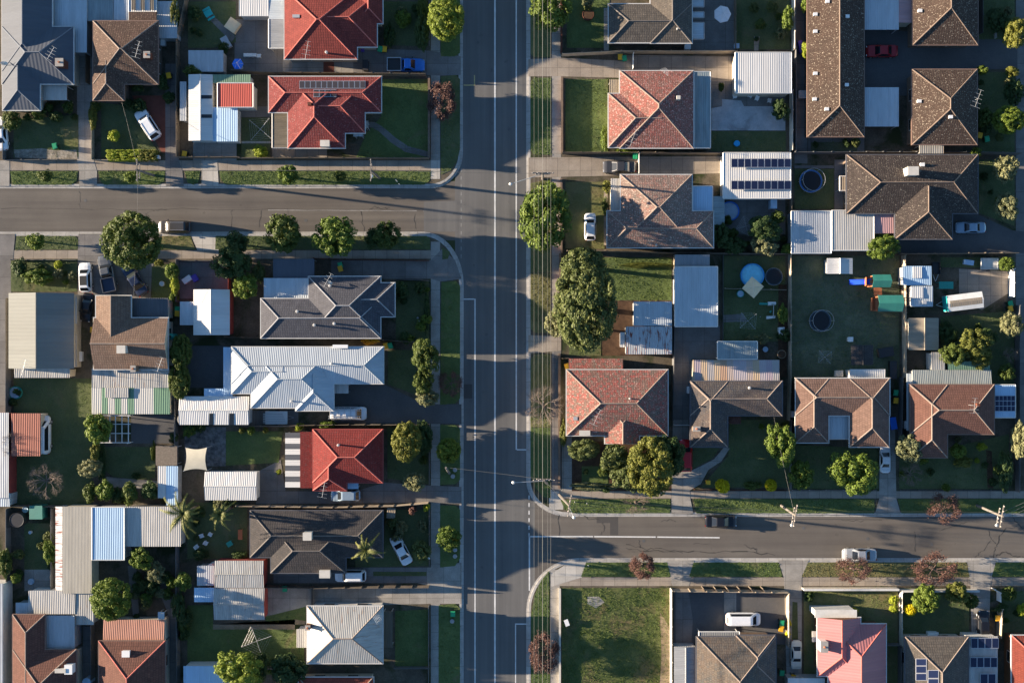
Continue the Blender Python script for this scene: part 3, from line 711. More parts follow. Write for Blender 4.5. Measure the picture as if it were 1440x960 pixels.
def crate(px, py, w, d, h, mat, look, cat, name, ang=0, lid=None):
    """box-shaped garden thing with a lid or top of its own: storage box, tank, air conditioner"""
    o = empty(name); place(o, px, py, G + .02, ang, h); tag(o, look, cat, None, (px, py))
    b = MB(); b.box(-w / 2, -d / 2, .04, w / 2, d / 2, h - .08); b.build('case', M[mat], o)
    l = MB(); a = .04; T = [(-w / 2 - a, -d / 2 - a, h), (w / 2 + a, -d / 2 - a, h), (w / 2 + a, d / 2 + a, h + .03), (-w / 2 - a, d / 2 + a, h + .03)]; l.slab(T, .075); l.build('lid', M[lid or mat], o)
    f = MB()
    for sx in (-1, 1):
        for sy in (-1, 1): f.box(sx * w * .4 - .04, sy * d * .4 - .04, 0, sx * w * .4 + .04, sy * d * .4 + .04, .045)
    f.build('feet', M['trim_dark'], o); return o
def sign_post(px, py, look, mat, word=None):
    pass
# ---------------------------------------------------------------- ground sheets
SH = {'n': 0}; GRASSP = []
LAY = {'path': .012, 'paving': .020, 'drive': .028, 'bed': .004, 'grass': .036, 'kerb': .0}
def poly_area(p): return sum(p[i][0] * p[(i + 1) % len(p)][1] - p[(i + 1) % len(p)][0] * p[i][1] for i in range(len(p))) / 2
def sheet(name, pts, mat, layer='paving', tuft=0, tuftmat='grass_blade', lift=0.0, hgt=.10):
    if len(pts) == 2: (x0, y0), (x1, y1) = pts; pts = [(x0, y0), (x1, y0), (x1, y1), (x0, y1)]
    SH['n'] += 1; z = G + LAY[layer] + (SH['n'] % 6) * .0011 + lift; P = [W3(p[0], p[1], 0)[:2] + (z,) for p in pts]
    if poly_area(P) < 0: P = P[::-1]
    m = MB(); m.face(P); o = struct(m.build(name, M[mat]))
    if tuft: GRASSP.append((P, tuft, tuftmat, hgt))
    return o
def grass_tufts():
    by = {}
    for P, dens, mt, hg in GRASSP:
        A = np.array([(p[0], p[1]) for p in P]); lo, hi = A.min(0), A.max(0); n = int((hi - lo).prod() * dens); Q = RNG.uniform(lo, hi, (n, 2)); ins = np.zeros(n, bool); j = len(A) - 1
        for i in range(len(A)):
            c = ((A[i, 1] > Q[:, 1]) != (A[j, 1] > Q[:, 1])) & (Q[:, 0] < (A[j, 0] - A[i, 0]) * (Q[:, 1] - A[i, 1]) / (A[j, 1] - A[i, 1] + 1e-12) + A[i, 0]); ins ^= c; j = i
        by.setdefault((mt), []).append(np.column_stack([Q[ins], np.full(ins.sum(), P[0][2]), np.full(ins.sum(), hg)]))
    for mt, L in by.items():
        C = np.repeat(np.concatenate(L), 4, 0); n = len(C); hg = C[:, 3:4]; C = C[:, :3].copy(); C[:, :2] += RNG.normal(size=(n, 2)) * .10
        a = RNG.uniform(0, 6.28, n); u = np.column_stack([np.cos(a), np.sin(a), np.zeros(n)]); h = hg * RNG.uniform(.3, .95, (n, 1)); lean = RNG.normal(size=(n, 3)) * .06; lean[:, 2] = 0
        wv = u * RNG.uniform(.02, .05, (n, 1)); V = np.stack([C - wv, C + wv, C + lean + np.array([0, 0, 1]) * h], 1)
        me = bpy.data.meshes.new('grass'); me.vertices.add(n * 3); me.vertices.foreach_set('co', V.astype(np.float32).ravel()); me.loops.add(n * 3); me.loops.foreach_set('vertex_index', np.arange(n * 3, dtype=np.int32)); me.polygons.add(n); me.polygons.foreach_set('loop_start', np.arange(0, n * 3, 3, dtype=np.int32)); me.update(calc_edges=True)
        me.materials.append(M[mt]); o = bpy.data.objects.new('grass', me); link(o); o['kind'] = 'stuff'; o['label'] = {'grass_blade': 'short green grass on the nature strips and lawns', 'grass_dry': 'dry straw coloured grass on the worn nature strips'}.get(mt, 'short dark grass on the shaded lawns'); o['category'] = 'grass'
M = {}
def tone(c): return c
g = M.__setitem__
# sheet metal and plain paints
g('white', flat_mat('white', (.78, .78, .76), .4)); g('trim_white', paint('trim_white', (.62, .61, .58), .5)); g('trim_grey', paint('trim_grey', (.32, .32, .32))); g('trim_dark', flat_mat('trim_dark', (.03, .03, .033), .5))
g('metal_pale', flat_mat('metal_pale', (.55, .55, .54), .4, .4)); g('alu', flat_mat('alu', (.55, .56, .58), .35, .6)); g('concrete', paint('concrete', (.34, .32, .29), .9, .2)); g('terracotta', paint('terracotta', (.35, .13, .07), .8))
g('cooler', paint('cooler', (.55, .52, .46), .6)); g('glass_dark', glass('glass_dark', (.02, .025, .03))); g('car_glass', glass('car_glass', (.012, .015, .02), .12)); g('tyre', flat_mat('tyre', (.018, .018, .018), .9)); g('lamp_glass', glass('lamp_glass', (.6, .62, .65)))
g('tail_red', glass('tail_red', (.35, .01, .01))); g('bin_dark', flat_mat('bin_dark', (.012, .04, .02), .5)); g('lid_yellow', flat_mat('lid_yellow', (.75, .40, .02), .5)); g('lid_green', flat_mat('lid_green', (.02, .32, .14), .5)); g('lid_red', flat_mat('lid_red', (.55, .03, .02), .5))
g('pole_wood', paint('pole_wood', (.18, .16, .14), .85, .25)); g('insulator', flat_mat('insulator', (.5, .45, .4), .3)); g('wire', flat_mat('wire', (.12, .12, .115), .7)); g('wire_thin', flat_mat('wire_thin', (.05, .05, .05), .7))
g('solar', glass('solar', (.012, .018, .05), .12)); g('solar_brown', glass('solar_brown', (.05, .04, .04), .15))
g('fence_wood', paint('fence_wood', (.17, .135, .10), .9, .3)); g('fence_pale', paint('fence_pale', (.38, .31, .23), .9, .25)); g('fence_grey', paint('fence_grey', (.13, .13, .13), .7)); g('fence_cream', paint('fence_cream', (.60, .56, .48), .8)); g('brick', brick()); g('brick_pale', brick('brick_pale', (.42, .30, .22))); g('brick_orange', brick('brick_orange', (.42, .20, .10)))
g('wall_white', paint('wall_white', (.62, .60, .55), .8)); g('wall_cream', paint('wall_cream', (.52, .46, .36), .8)); g('wall_grey', paint('wall_grey', (.25, .25, .26), .8)); g('wall_red', paint('wall_red', (.28, .05, .04), .8)); g('wall_metal', corr('wall_metal', (.45, .46, .46)))
# tiles
g('t_red', tile('t_red', (.40, .085, .065), (.33, .065, .052), (.27, .055, .05))); g('t_red_dark', tile('t_red_dark', (.36, .075, .068), (.29, .06, .055), (.25, .06, .06), (.50, .30, .28), -.01)); g('t_red_bottom', tile('t_red_bottom', (.38, .055, .045), (.31, .045, .038), (.26, .04, .038), (.22, .09, .08), .02))
g('t_brown', tile('t_brown', (.20, .12, .09), (.14, .085, .062), (.11, .072, .056), (.42, .31, .22), .0)); g('t_brown_dark', tile('t_brown_dark', (.12, .093, .08), (.08, .063, .055), (.065, .052, .048), (.50, .44, .34), -.01)); g('t_units', tile('t_units', (.15, .098, .072), (.11, .07, .052), (.085, .062, .05), (.58, .49, .37), .005))
g('t_mottle', tile('t_mottle', (.50, .15, .12), (.26, .15, .12), (.42, .20, .16), (.70, .46, .40), .03)); g('t_mottle_grey', tile('t_mottle_grey', (.46, .24, .19), (.24, .20, .17), (.36, .27, .22), (.62, .50, .42), .03)); g('t_mottle_mid', tile('t_mottle_mid', (.55, .13, .11), (.20, .20, .16), (.36, .20, .15), (.66, .46, .38), .02))
g('t_greybrown', tile('t_greybrown', (.22, .185, .15), (.16, .14, .12), (.14, .12, .10), (.34, .29, .22), -.02)); g('t_slate', tile('t_slate', (.155, .155, .175), (.12, .12, .14), (.11, .11, .125), bump=.7)); g('t_slate_mix', tile('t_slate_mix', (.16, .14, .13), (.12, .12, .13), (.20, .13, .10), (.30, .25, .18), .0)); g('t_dark', tile('t_dark', (.115, .10, .095), (.08, .075, .075), (.065, .06, .06), (.26, .22, .17), -.05))
g('t_tan', tile('t_tan', (.36, .235, .165), (.30, .19, .135), (.25, .17, .13), (.5, .42, .34), -.04)); g('t_pinkbrown', tile('t_pinkbrown', (.34, .21, .16), (.27, .165, .125), (.24, .15, .12))); g('t_redbrown', tile('t_redbrown', (.30, .145, .105), (.25, .12, .09), (.21, .11, .085))); g('t_brick2', tile('t_brick2', (.27, .12, .085), (.21, .09, .065), (.17, .08, .06)))
g('t_bluebrown', tile('t_bluebrown', (.22, .185, .15), (.15, .155, .15), (.27, .17, .11), (.30, .26, .20), .0)); g('t_pink', corr('t_pink', (.42, .165, .165), pitch=.4, dirt=.06, rough=.5)); g('t_redterra', tile('t_redterra', (.42, .10, .065), (.34, .08, .055), (.28, .07, .05)))
g('ridge_pale', paint('ridge_pale', (.28, .22, .18), .8, .2)); g('ridge_red', paint('ridge_red', (.50, .14, .11), .8, .2)); g('ridge_grey', paint('ridge_grey', (.30, .30, .31), .8, .15)); g('ridge_dark', paint('ridge_dark', (.16, .14, .125), .8, .2)); g('ridge_brown', paint('ridge_brown', (.30, .19, .14), .8, .2))
g('gut_white', paint('gut_white', (.55, .54, .51), .5)); g('gut_dark', paint('gut_dark', (.10, .10, .11), .5)); g('gut_brown', paint('gut_brown', (.20, .13, .10), .5)); g('gut_red', paint('gut_red', (.30, .06, .05), .5))
# sheets
g('m_white', corr('m_white', (.66, .65, .62), dirt=.08)); g('m_pale', corr('m_pale', (.50, .48, .44), dirt=.2)); g('m_blue', corr('m_blue', (.50, .55, .58), (.30, .28, .26), -.05, dirt=.15)); g('m_grey', corr('m_grey', (.30, .31, .32))); g('m_slate', corr('m_slate', (.10, .112, .135), pitch=.5, dirt=.1, rough=.75, metal=0, spec=.25, depth=.015)); g('m_cream', corr('m_cream', (.205, .21, .195), pitch=.5, dirt=.06, rough=.8, spec=.2, metal=0)); g('m_gal', corr('m_gal', (.44, .46, .48), (.28, .15, .10), -.02)); g('m_galold', corr('m_galold', (.43, .42, .39), (.30, .21, .15), .04, dirt=.3))
g('m_lightblue', corr('m_lightblue', (.40, .56, .72), dirt=.08)); g('m_rust', corr('m_rust', (.36, .12, .075), (.50, .34, .25), -.02, dirt=.2, metal=0)); g('m_rustmix', corr('m_rustmix', (.50, .52, .53), (.20, .05, .03), .10, dirt=.2)); g('m_redsheet', corr('m_redsheet', (.50, .09, .06), dirt=.1, metal=0)); g('m_redold', corr('m_redold', (.42, .20, .14), (.45, .36, .30), .02, dirt=.15, metal=0)); g('m_pink', corr('m_pink', (.45, .27, .27), dirt=.1, metal=0))
g('m_green', corr('m_green', (.16, .27, .18), (.30, .32, .26), .0, dirt=.25)); g('m_greenwhite', corr('m_greenwhite', (.15, .27, .17), None, stripes=[(.15, .27, .17), (.52, .51, .47), (.16, .28, .18), (.50, .49, .45), (.14, .25, .16)])); g('m_greyg', corr('m_greyg', (.33, .35, .32), (.40, .36, .30), .02)); g('m_darksheet', corr('m_darksheet', (.10, .105, .115), dirt=.2)); g('m_tanflat', corr('m_tanflat', (.30, .25, .185), dirt=.2, metal=0)); g('m_clear', corr('m_clear', (.26, .31, .32), dirt=.25, metal=0)); g('m_browncl', corr('m_browncl', (.13, .11, .08), dirt=.3, metal=0))
g('m_stripes', corr('m_stripes', (.4, .35, .33), None, stripes=[(.42, .34, .30), (.36, .30, .33), (.42, .27, .18), (.38, .34, .36), (.33, .31, .30), (.44, .33, .22)], dirt=.25, metal=0)); g('m_boat', paint('m_boat', (.70, .70, .66), .4)); g('m_teal', flat_mat('m_teal', (.03, .42, .40), .4))
g('play_green', corr('play_green', (.035, .20, .16), pitch=.14, dirt=.1, metal=0)); g('play_wood', paint('play_wood', (.42, .14, .06), .8)); g('play_blue', flat_mat('play_blue', (.02, .08, .65), .3)); g('sail', paint('sail', (.62, .56, .42), .8, .08)); g('cloth_white', paint('cloth_white', (.68, .66, .68), .8, .06)); g('cloth_tan', paint('cloth_tan', (.78, .60, .38), .85, .12)); g('cloth_blue', flat_mat('cloth_blue', (.02, .16, .72), .8))
g('tramp_mat', flat_mat('tramp_mat', (.012, .014, .018), .7)); g('tramp_pad', flat_mat('tramp_pad', (.03, .05, .07), .6)); g('tramp_blue', flat_mat('tramp_blue', (.03, .12, .30), .6)); g('pool_wall', flat_mat('pool_wall', (.05, .30, .62), .4)); g('pool_ring', flat_mat('pool_ring', (.02, .16, .60), .4))
g('pool_water', paint('pool_water', (.22, .62, .78), .08, .15, spec=.6, scale=2.5)); g('pool_pale', paint('pool_pale', (.35, .45, .55), .1, .15, spec=.6)); g('plastic_blue', flat_mat('plastic_blue', (.03, .38, .75), .4)); g('plastic_teal', flat_mat('plastic_teal', (.03, .30, .24), .4)); g('plastic_red', flat_mat('plastic_red', (.6, .02, .02), .4)); g('plastic_violet', flat_mat('plastic_violet', (.10, .06, .35), .5))
# car paints
for n_, c_ in dict(cp_white=(.78, .79, .80), cp_silver=(.42, .44, .46), cp_silverblue=(.30, .40, .50), cp_grey=(.13, .135, .14), cp_darkgrey=(.06, .06, .065), cp_navy=(.015, .025, .06), cp_black=(.012, .012, .015), cp_blue=(.02, .16, .55), cp_red=(.35, .012, .02), cp_brightred=(.55, .01, .015), cp_cream=(.60, .60, .52), cp_greybrown=(.075, .07, .065)).items(): g(n_, carpaint(n_, c_, .3 if 'white' not in n_ and 'cream' not in n_ else 0))
# leaves
g('leaf_bright', leaf('leaf_bright', (.078, .118, .018), mixy=(.16, .20, .032))); g('leaf_mid', leaf('leaf_mid', (.055, .080, .016), mixy=(.10, .125, .025))); g('leaf_dark', leaf('leaf_dark', (.035, .060, .018))); g('leaf_olive', leaf('leaf_olive', (.070, .090, .028), mixy=(.13, .14, .048))); g('leaf_grey', leaf('leaf_grey', (.12, .13, .065), mixy=(.22, .21, .11))); g('leaf_lime', leaf('leaf_lime', (.20, .24, .02), mixy=(.34, .36, .04))); g('leaf_yellow', leaf('leaf_yellow', (.50, .42, .01), mixy=(.70, .58, .03)))
g('leaf_rust', leaf('leaf_rust', (.12, .062, .052), mixy=(.20, .11, .09))); g('leaf_autumn', leaf('leaf_autumn', (.55, .28, .02), mixy=(.7, .42, .06))); g('leaf_golden', leaf('leaf_golden', (.10, .11, .022), mixy=(.19, .18, .035))); g('leaf_palm', leaf('leaf_palm', (.10, .11, .03), mixy=(.20, .19, .07)))
g('bark', paint('bark', (.13, .10, .075), .9, .3)); g('bark_grey', paint('bark_grey', (.20, .155, .125), .9, .3)); g('bark_red', paint('bark_red', (.17, .11, .09), .9, .3))
g('grass_blade', leaf('grass_blade', (.095, .135, .032), mixy=(.15, .18, .05))); g('grass_dry', leaf('grass_dry', (.14, .125, .05), mixy=(.22, .19, .085))); g('grass_blade_dark', leaf('grass_blade_dark', (.11, .16, .05)))
# ground
g('asphalt', ground_mat('asphalt', [(.25, (.124, .121, .117)), (.75, (.162, .158, .152))], .12, 14, .22, bump=.35, bd=.02, lanes=(.9, .02, 1))); g('asphalt_old', ground_mat('asphalt_old', [(.25, (.122, .108, .095)), (.75, (.160, .143, .124))], .2, 14, .24, bump=.4, bd=.02, lanes=(.02, .9, 1))); g('asphalt_drive', ground_mat('asphalt_drive', [(.25, (0.087, 0.087, 0.090)), (.75, (0.125, 0.122, 0.120))], .3, 9, .2)); g('asphalt_patch', ground_mat('asphalt_patch', [(.25, (.075, .07, .066)), (.75, (.09, .085, .08))], .3, 14, .2)); g('crack', flat_mat('crack', (.05, .047, .042), .95))
g('soil', ground_mat('soil', [(.3, (.075, .062, .046)), (.7, (.14, .118, .088))], .5, 6, .35, patch=(.035, .045, .018), pa=.02)); g('concrete_g', ground_mat('concrete_g', [(.25, (0.375, 0.351, 0.312)), (.75, (0.531, 0.500, 0.445))], .5, 8, .12, joints=1.5)); g('concrete_old', ground_mat('concrete_old', [(.25, (0.233, 0.217, 0.194)), (.75, (0.389, 0.365, 0.327))], .6, 7, .2, joints=2.4)); g('concrete_dark', ground_mat('concrete_dark', [(.25, (0.143, 0.135, 0.128)), (.75, (0.240, 0.225, 0.210))], .5, 7, .2, joints=3.0)); g('path_brown', ground_mat('path_brown', [(.25, (0.255, 0.217, 0.180)), (.75, (0.375, 0.323, 0.263))], .6, 8, .18, joints=1.6))
g('kerb', ground_mat('kerb', [(.3, (0.345, 0.333, 0.310)), (.7, (0.483, 0.460, 0.425))], 1.2, 9, .12, joints=1.9)); g('slab_white', ground_mat('slab_white', [(.3, (.36, .37, .38)), (.7, (.52, .52, .52))], .7, 5, .12, patch=(.25, .25, .25), pa=-.04)); g('brickpave', ground_mat('brickpave', [(.3, (.16, .06, .045)), (.7, (.22, .085, .06))], .8, 10, .2)); g('stonepave', ground_mat('stonepave', [(.3, (.05, .05, .05)), (.7, (.24, .23, .22))], 1.9, 8, .3)); g('dirt_pale', ground_mat('dirt_pale', [(.3, (.20, .155, .10)), (.7, (.30, .24, .17))], .8, 7, .25)); g('mulch', ground_mat('mulch', [(.3, (.05, .03, .02)), (.7, (.11, .065, .04))], 1.2, 9, .4)); g('rubble', ground_mat('rubble', [(.3, (.16, .14, .11)), (.7, (.40, .36, .30))], 2.5, 7, .4, bump=.6, bd=.08))
g('lawn', ground_mat('lawn', [(.3, (.075, .098, .042)), (.7, (.12, .138, .065))], .4, 9, .35, bump=.6, bd=.05, patch=(.15, .135, .07), pa=-.05)); g('lawn_green', ground_mat('lawn_green', [(.3, (.080, .115, .040)), (.7, (.125, .165, .058))], .4, 9, .35, bump=.6, bd=.05, patch=(.15, .135, .07), pa=-.05)); g('lawn_dry', ground_mat('lawn_dry', [(.3, (.11, .13, .045)), (.7, (.21, .19, .09))], .35, 9, .35, bump=.6, bd=.05, patch=(.19, .155, .08))); g('lawn_grey', ground_mat('lawn_grey', [(.3, (.085, .10, .06)), (.7, (.15, .16, .10))], .5, 6, .4, bump=.6, bd=.05)); g('lawn_lot', ground_mat('lawn_lot', [(.3, (.05, .085, .024)), (.7, (.14, .15, .055))], .3, 7, .4, bump=.7, bd=.06, patch=(.15, .12, .06)))
g('line_white', ground_mat('line_white', [(.3, (.52, .52, .50)), (.7, (.72, .72, .70))], 1.5, 12, .12)); g('line_worn', ground_mat('line_worn', [(.3, (.24, .23, .21)), (.7, (.36, .35, .33))], 1.5, 12, .2)); g('line_yellow', ground_mat('line_yellow', [(.3, (.45, .36, .16)), (.7, (.55, .45, .22))], 1.5, 12, .2)); g('manhole', paint('manhole', (.10, .10, .10), .7)); g('timber_deck', paint('timber_deck', (.20, .16, .12), .9, .25, scale=4))
g('ridge_dull', paint('ridge_dull', (.21, .155, .12), .8, .25)); g('leaf_yg', leaf('leaf_yg', (.105, .145, .020), mixy=(.21, .25, .035))); g('ridge_slate', paint('ridge_slate', (.17, .19, .22), .5, .1)); g('m_bluewhite', corr('m_bluewhite', (.45, .49, .52), dirt=.12))
g('m_creamflat', corr('m_creamflat', (.40, .37, .31), pitch=.2, dirt=.12, rough=.7, metal=0, depth=.008)); g('far_ground', ground_mat('far_ground', [(.3, (.04, .05, .02)), (.7, (.07, .075, .035))], .05))
crowns()
# ================================================================ THE SETTING
m = MB(); m.face([(-1500, -1500, -.02), (1500, -1500, -.02), (1500, 1500, -.02), (-1500, 1500, -.02)]); struct(m.build('ground', M['far_ground']))
def road(name, pts, z, mat='asphalt'):
    P = [W3(p[0], p[1], 0)[:2] + (z,) for p in pts]
    if poly_area(P) < 0: P = P[::-1]
    m = MB(); m.face(P); return struct(m.build(name, M[mat]))
road('road', [(640, -900), (752, -900), (752, 1900), (640, 1900)], 0.0)
road('side_street', [(-900, 255), (640, 255), (640, 338), (-900, 338)], .0, 'asphalt_old'); road('side_street', [(752, 660), (2400, 660), (2400, 850), (752, 850)], .0, 'asphalt_old')
def arc(cx, cy, rx, ry, a0, a1, n=9): return [(cx + rx * math.cos(R(a0 + (a1 - a0) * k / n)), cy - ry * math.sin(R(a0 + (a1 - a0) * k / n))) for k in range(n + 1)]
BL = {'nw': [(-900, -900), (648, -900), (648, 215)] + arc(605, 215, 43, 47, 0, -90)[1:] + [(-900, 262)],
      'sw': [(-900, 329), (595, 329)] + arc(595, 400, 54, 71, 90, 0)[1:] + [(649, 1900), (-900, 1900)],
      'ne': [(743, -900), (2400, -900), (2400, 723), (800, 723)] + arc(800, 675, 57, 48, -90, -180)[1:],
      'se': [(2400, 787), (815, 787)] + arc(815, 858, 72, 71, 90, 180)[1:] + [(743, 1900), (2400, 1900)]}
for k, pts in BL.items():
    P = [W(p[0], p[1]) for p in pts]
    if poly_area([(p[0], p[1]) for p in P]) < 0: P = P[::-1]
    n = len(P); inn = []
    for i in range(n):
        a, b, c = Vector(P[i - 1]), Vector(P[i]), Vector(P[(i + 1) % n]); d1 = (b - a).normalized(); d2 = (c - b).normalized(); nr = (Vector((-d1.y, d1.x)) + Vector((-d2.y, d2.x))).normalized(); inn.append(tuple(b + nr * .32))
    kb = MB(); si = MB()
    for i in range(n):
        j = (i + 1) % n; kb.face([(*P[i], G), (*P[j], G), (*inn[j], G + .004), (*inn[i], G + .004)]); kb.face([(*P[i], -.02), (*P[j], -.02), (*P[j], G), (*P[i], G)])
        o1, o2 = P[i], P[j]; a = Vector(o1); b = Vector(o2); d = (b - a).normalized(); w = Vector((d.y, -d.x)) * .3; kb.face([(*(a + w), .005), (*(b + w), .005), (*o2, .014), (*o1, .014)])
    struct(kb.build('kerb', M['kerb'])); gm = MB(); gm.face([(*p, G) for p in inn]); struct(gm.build('earth', M['soil']))
def line(x0, y0, x1, y1, w=2.0, mat='line_white', name='road_marking', z=.005):
    a = Vector(W(x0, y0)); b = Vector(W(x1, y1)); d = (b - a).normalized(); s = Vector((-d.y, d.x)) * w * S / 2; m = MB()
    m.face([(*(a + s), z), (*(a - s), z), (*(b - s), z), (*(b + s), z)]); struct(m.build(name, M[mat]))
line(696, -100, 696, 1060, 2.2); line(726, -100, 726, 632, 1.8); line(726.9, 632, 741, 632, 1.6)
line(668, 420, 668, 1060, 1.7); line(652, 420.5, 667.1, 420.5, 1.5); line(725, 876, 725, 1060, 1.5); line(725.8, 876.8, 741, 876.8, 1.5)
line(744.5, 752.8, 744.5, 830, 2.0); line(745.6, 754, 834, 754, 1.8); line(835.5, 754, 922, 754.6, 1.8); line(924, 754.6, 1012, 755.5, 1.8)
for k in range(8): line(744, 675 + k * 10.6, 744, 680.5 + k * 10.6, 1.6)
for k in range(13): line(648.5, 226 + k * 11, 648.5, 231 + k * 11, 1.0, 'line_worn')
line(377, 295.5, 586, 296.5, 1.1, 'line_worn'); line(595, 297, 645, 297.5, .7, 'line_worn'); line(652, 120, 668, 120, 1.5, 'line_yellow'); line(667.3, 119, 667.3, 106, 1.3, 'line_yellow')
road('road_patch', [(839, 726), (869, 726), (869, 752), (858, 752), (858, 735), (839, 735)], .005, 'asphalt_patch')
road('road_patch', [(596, 284), (648, 282), (648, 326), (596, 326)], .006, 'asphalt')
def crack(pts, w=.05, k=0):
    rr = random.Random(k); m = MB(); prev = None
    P = []
    for a, b in zip(pts, pts[1:]):
        for q in range(5): f = q / 5; P.append((a[0] + (b[0] - a[0]) * f + rr.uniform(-1.6, 1.6), a[1] + (b[1] - a[1]) * f + rr.uniform(-1.6, 1.6)))
    P.append(pts[-1])
    for a, b in zip(P, P[1:]):
        a = Vector(W(*a)); b = Vector(W(*b)); d = b - a
        if d.length < .01: continue
        d.normalize(); s = Vector((-d.y, d.x)) * w * rr.uniform(.2, .85); m.face([(*(a + s), .009), (*(a - s), .009), (*(b - s), .009), (*(b + s), .009)])
    struct(m.build('road_crack', M['crack']))
for k, (pts, w) in enumerate([([(0, 293), (112, 294), (210, 294), (326, 294), (480, 296), (590, 295)], .035), ([(112, 268), (113, 293)], .03), ([(326, 294), (325, 320)], .04), ([(368, 296), (365, 320)], .04), ([(405, 294), (408, 320)], .03), ([(507, 296), (512, 325)], .05), ([(583, 300), (585, 322)], .04), ([(520, 296), (528, 291), (540, 294), (548, 292)], .06), ([(845 - 640, 300), (220, 296), (235, 294)], .04),
    ([(880, 770), (905, 775), (940, 774), (985, 776), (1040, 775), (1090, 780)], .09), ([(880, 765), (910, 772), (930, 770), (960, 777)], .07), ([(1046, 765), (1055, 770), (1064, 772), (1066, 778)], .06), ([(975, 764), (1000, 764)], .04), ([(899, 758), (900, 770)], .05), ([(1287, 746), (1287, 775)], .06), ([(1391, 762), (1380, 775), (1371, 783)], .05), ([(1415, 742), (1405, 756), (1400, 770), (1397, 784)], .09), ([(1420, 722), (1430, 735), (1440, 742)], .07), ([(1391, 745), (1392, 755), (1400, 764)], .06), ([(1400, 780), (1415, 776), (1425, 781), (1440, 783)], .10), ([(1182, 730), (1210, 732), (1240, 731)], .05), ([(785, 720), (800, 726), (815, 724), (830, 729), (843, 731)], .07), ([(786, 722), (786, 753)], .06), ([(845, 735), (852, 742), (845, 750), (843, 752)], .05), ([(1320, 745), (1345, 738), (1360, 733)], .05), ([(930, 732), (945, 730), (950, 734)], .05)]): crack(pts, w, k)
def man(px, py, r=3): m = MB(); x, y = W(px, py); m.disc(x, y, .010, r * S, 16); struct(m.build('manhole_cover', M['manhole']))
for a_, b_ in ((672, 60), (716, 182), (660, 300), (684, 470), (662, 502), (733, 610), (705, 770), (676, 868), (120, 282), (430, 310), (905, 760), (1130, 742), (1310, 765), (1220, 757)): man(a_, b_, 2.2)
road('road_patch', [(652, 540), (664, 540), (664, 560), (652, 560)], .007, 'asphalt_patch')
# ---- north-west block
P_ = 'path_brown'
sheet('footpath', [(0, 226), (606, 240)], P_, 'path'); sheet('footpath', [(606, -40), (619, 226)], 'concrete_old', 'path'); sheet('footpath', [(606, 226), (619, 252)], 'concrete_g', 'path', lift=.004)
for a in ([(15, 241), (110, 241), (108, 255), (101, 260), (18, 260)], [(139, 241), (233, 241), (231, 255), (224, 260), (147, 260), (141, 254)], [(260, 241), (282, 241), (279, 257), (272, 260), (264, 257)], [(309, 241), (606, 241), (604, 254), (597, 260), (318, 260), (311, 253)]): sheet('verge', a, 'lawn_green', 'grass', 26)
for a in ([(112, 262), (137, 262), (137, 241), (132, 225), (132, -40), (109, -40), (109, 225), (112, 241)],): sheet('driveway', a, 'concrete_old', 'drive')
sheet('driveway', [(234, 262), (259, 262), (257, 241), (252, 226), (252, 90), (233, 90), (233, 241)], 'concrete_dark', 'drive'); sheet('driveway', [(284, 262), (308, 262), (306, 226), (284, 226)], 'concrete_g', 'drive'); sheet('driveway', [(0, 226), (14, 262)], 'concrete_old', 'drive')
sheet('paving', [(272, 200), (333, 226)], 'concrete_old', 'paving'); sheet('paving', [(335, 150), (405, 165)], 'concrete_dark', 'paving'); sheet('paving', [(383, 208), (460, 222)], 'path_brown', 'paving')
sheet('verge', [(620, -40), (647, -40), (647, 75), (640, 80), (620, 80)], 'lawn_green', 'grass', 10); sheet('verge', [(620, 108), (641, 106), (647, 112), (647, 210), (643, 226), (634, 240), (620, 246)], 'lawn', 'grass', 12)
sheet('driveway', [(497, 68), (606, 72), (648, 80), (648, 106), (620, 107), (600, 106), (497, 106)], 'concrete_dark', 'drive'); sheet('paving', [(330, 28), (398, 106)], 'concrete_dark', 'paving'); sheet('paving', [(398, 84), (500, 107)], 'concrete_old', 'paving', lift=.004); sheet('paving', [(455, 84), (470, 105)], 'brickpave', 'paving', lift=.010)
sheet('lawn', [(20, 168), (111, 162), (111, 222), (20, 222)], 'lawn', 'grass', 8); sheet('lawn', [(85, 180), (111, 178), (111, 212), (92, 212)], 'lawn_dry', 'grass', 10, lift=.008); sheet('rubble', [(20, 211), (60, 209), (78, 212), (108, 211), (110, 224), (70, 224), (22, 222)], 'rubble', 'grass', lift=.014)
sheet('lawn', [(143, 145), (186, 150), (200, 180), (222, 212), (222, 222), (143, 222)], 'lawn', 'grass', 8); sheet('driveway', [(186, 135), (233, 135), (233, 215), (228, 215)], 'brickpave', 'paving')
sheet('lawn', [(265, 3), (332, 3), (332, 60), (300, 68), (265, 68)], 'lawn', 'grass', 6); sheet('path', [(290, 23), (297, 20), (332, 52), (326, 60)], 'concrete_dark', 'grass', lift=.008)
sheet('lawn', [(340, 166), (380, 166), (380, 222), (340, 222)], 'lawn', 'grass', 8); sheet('path', [(340, 199), (381, 202)], 'concrete_g', 'grass', lift=.008)
sheet('lawn', [(538, 112), (603, 112), (603, 224), (500, 224), (515, 188), (536, 165)], 'lawn_green', 'grass', 8, 'grass_blade_dark'); 
sheet('path', [(514, 172), (527, 172), (540, 180), (556, 194), (574, 206), (604, 214), (604, 222), (570, 214), (550, 201), (534, 186), (524, 180), (514, 180)], 'concrete_dark', 'grass', lift=.008)
sheet('lawn', [(540, 3), (600, 3), (600, 66), (540, 64)], 'lawn', 'grass', 8, 'grass_blade_dark')
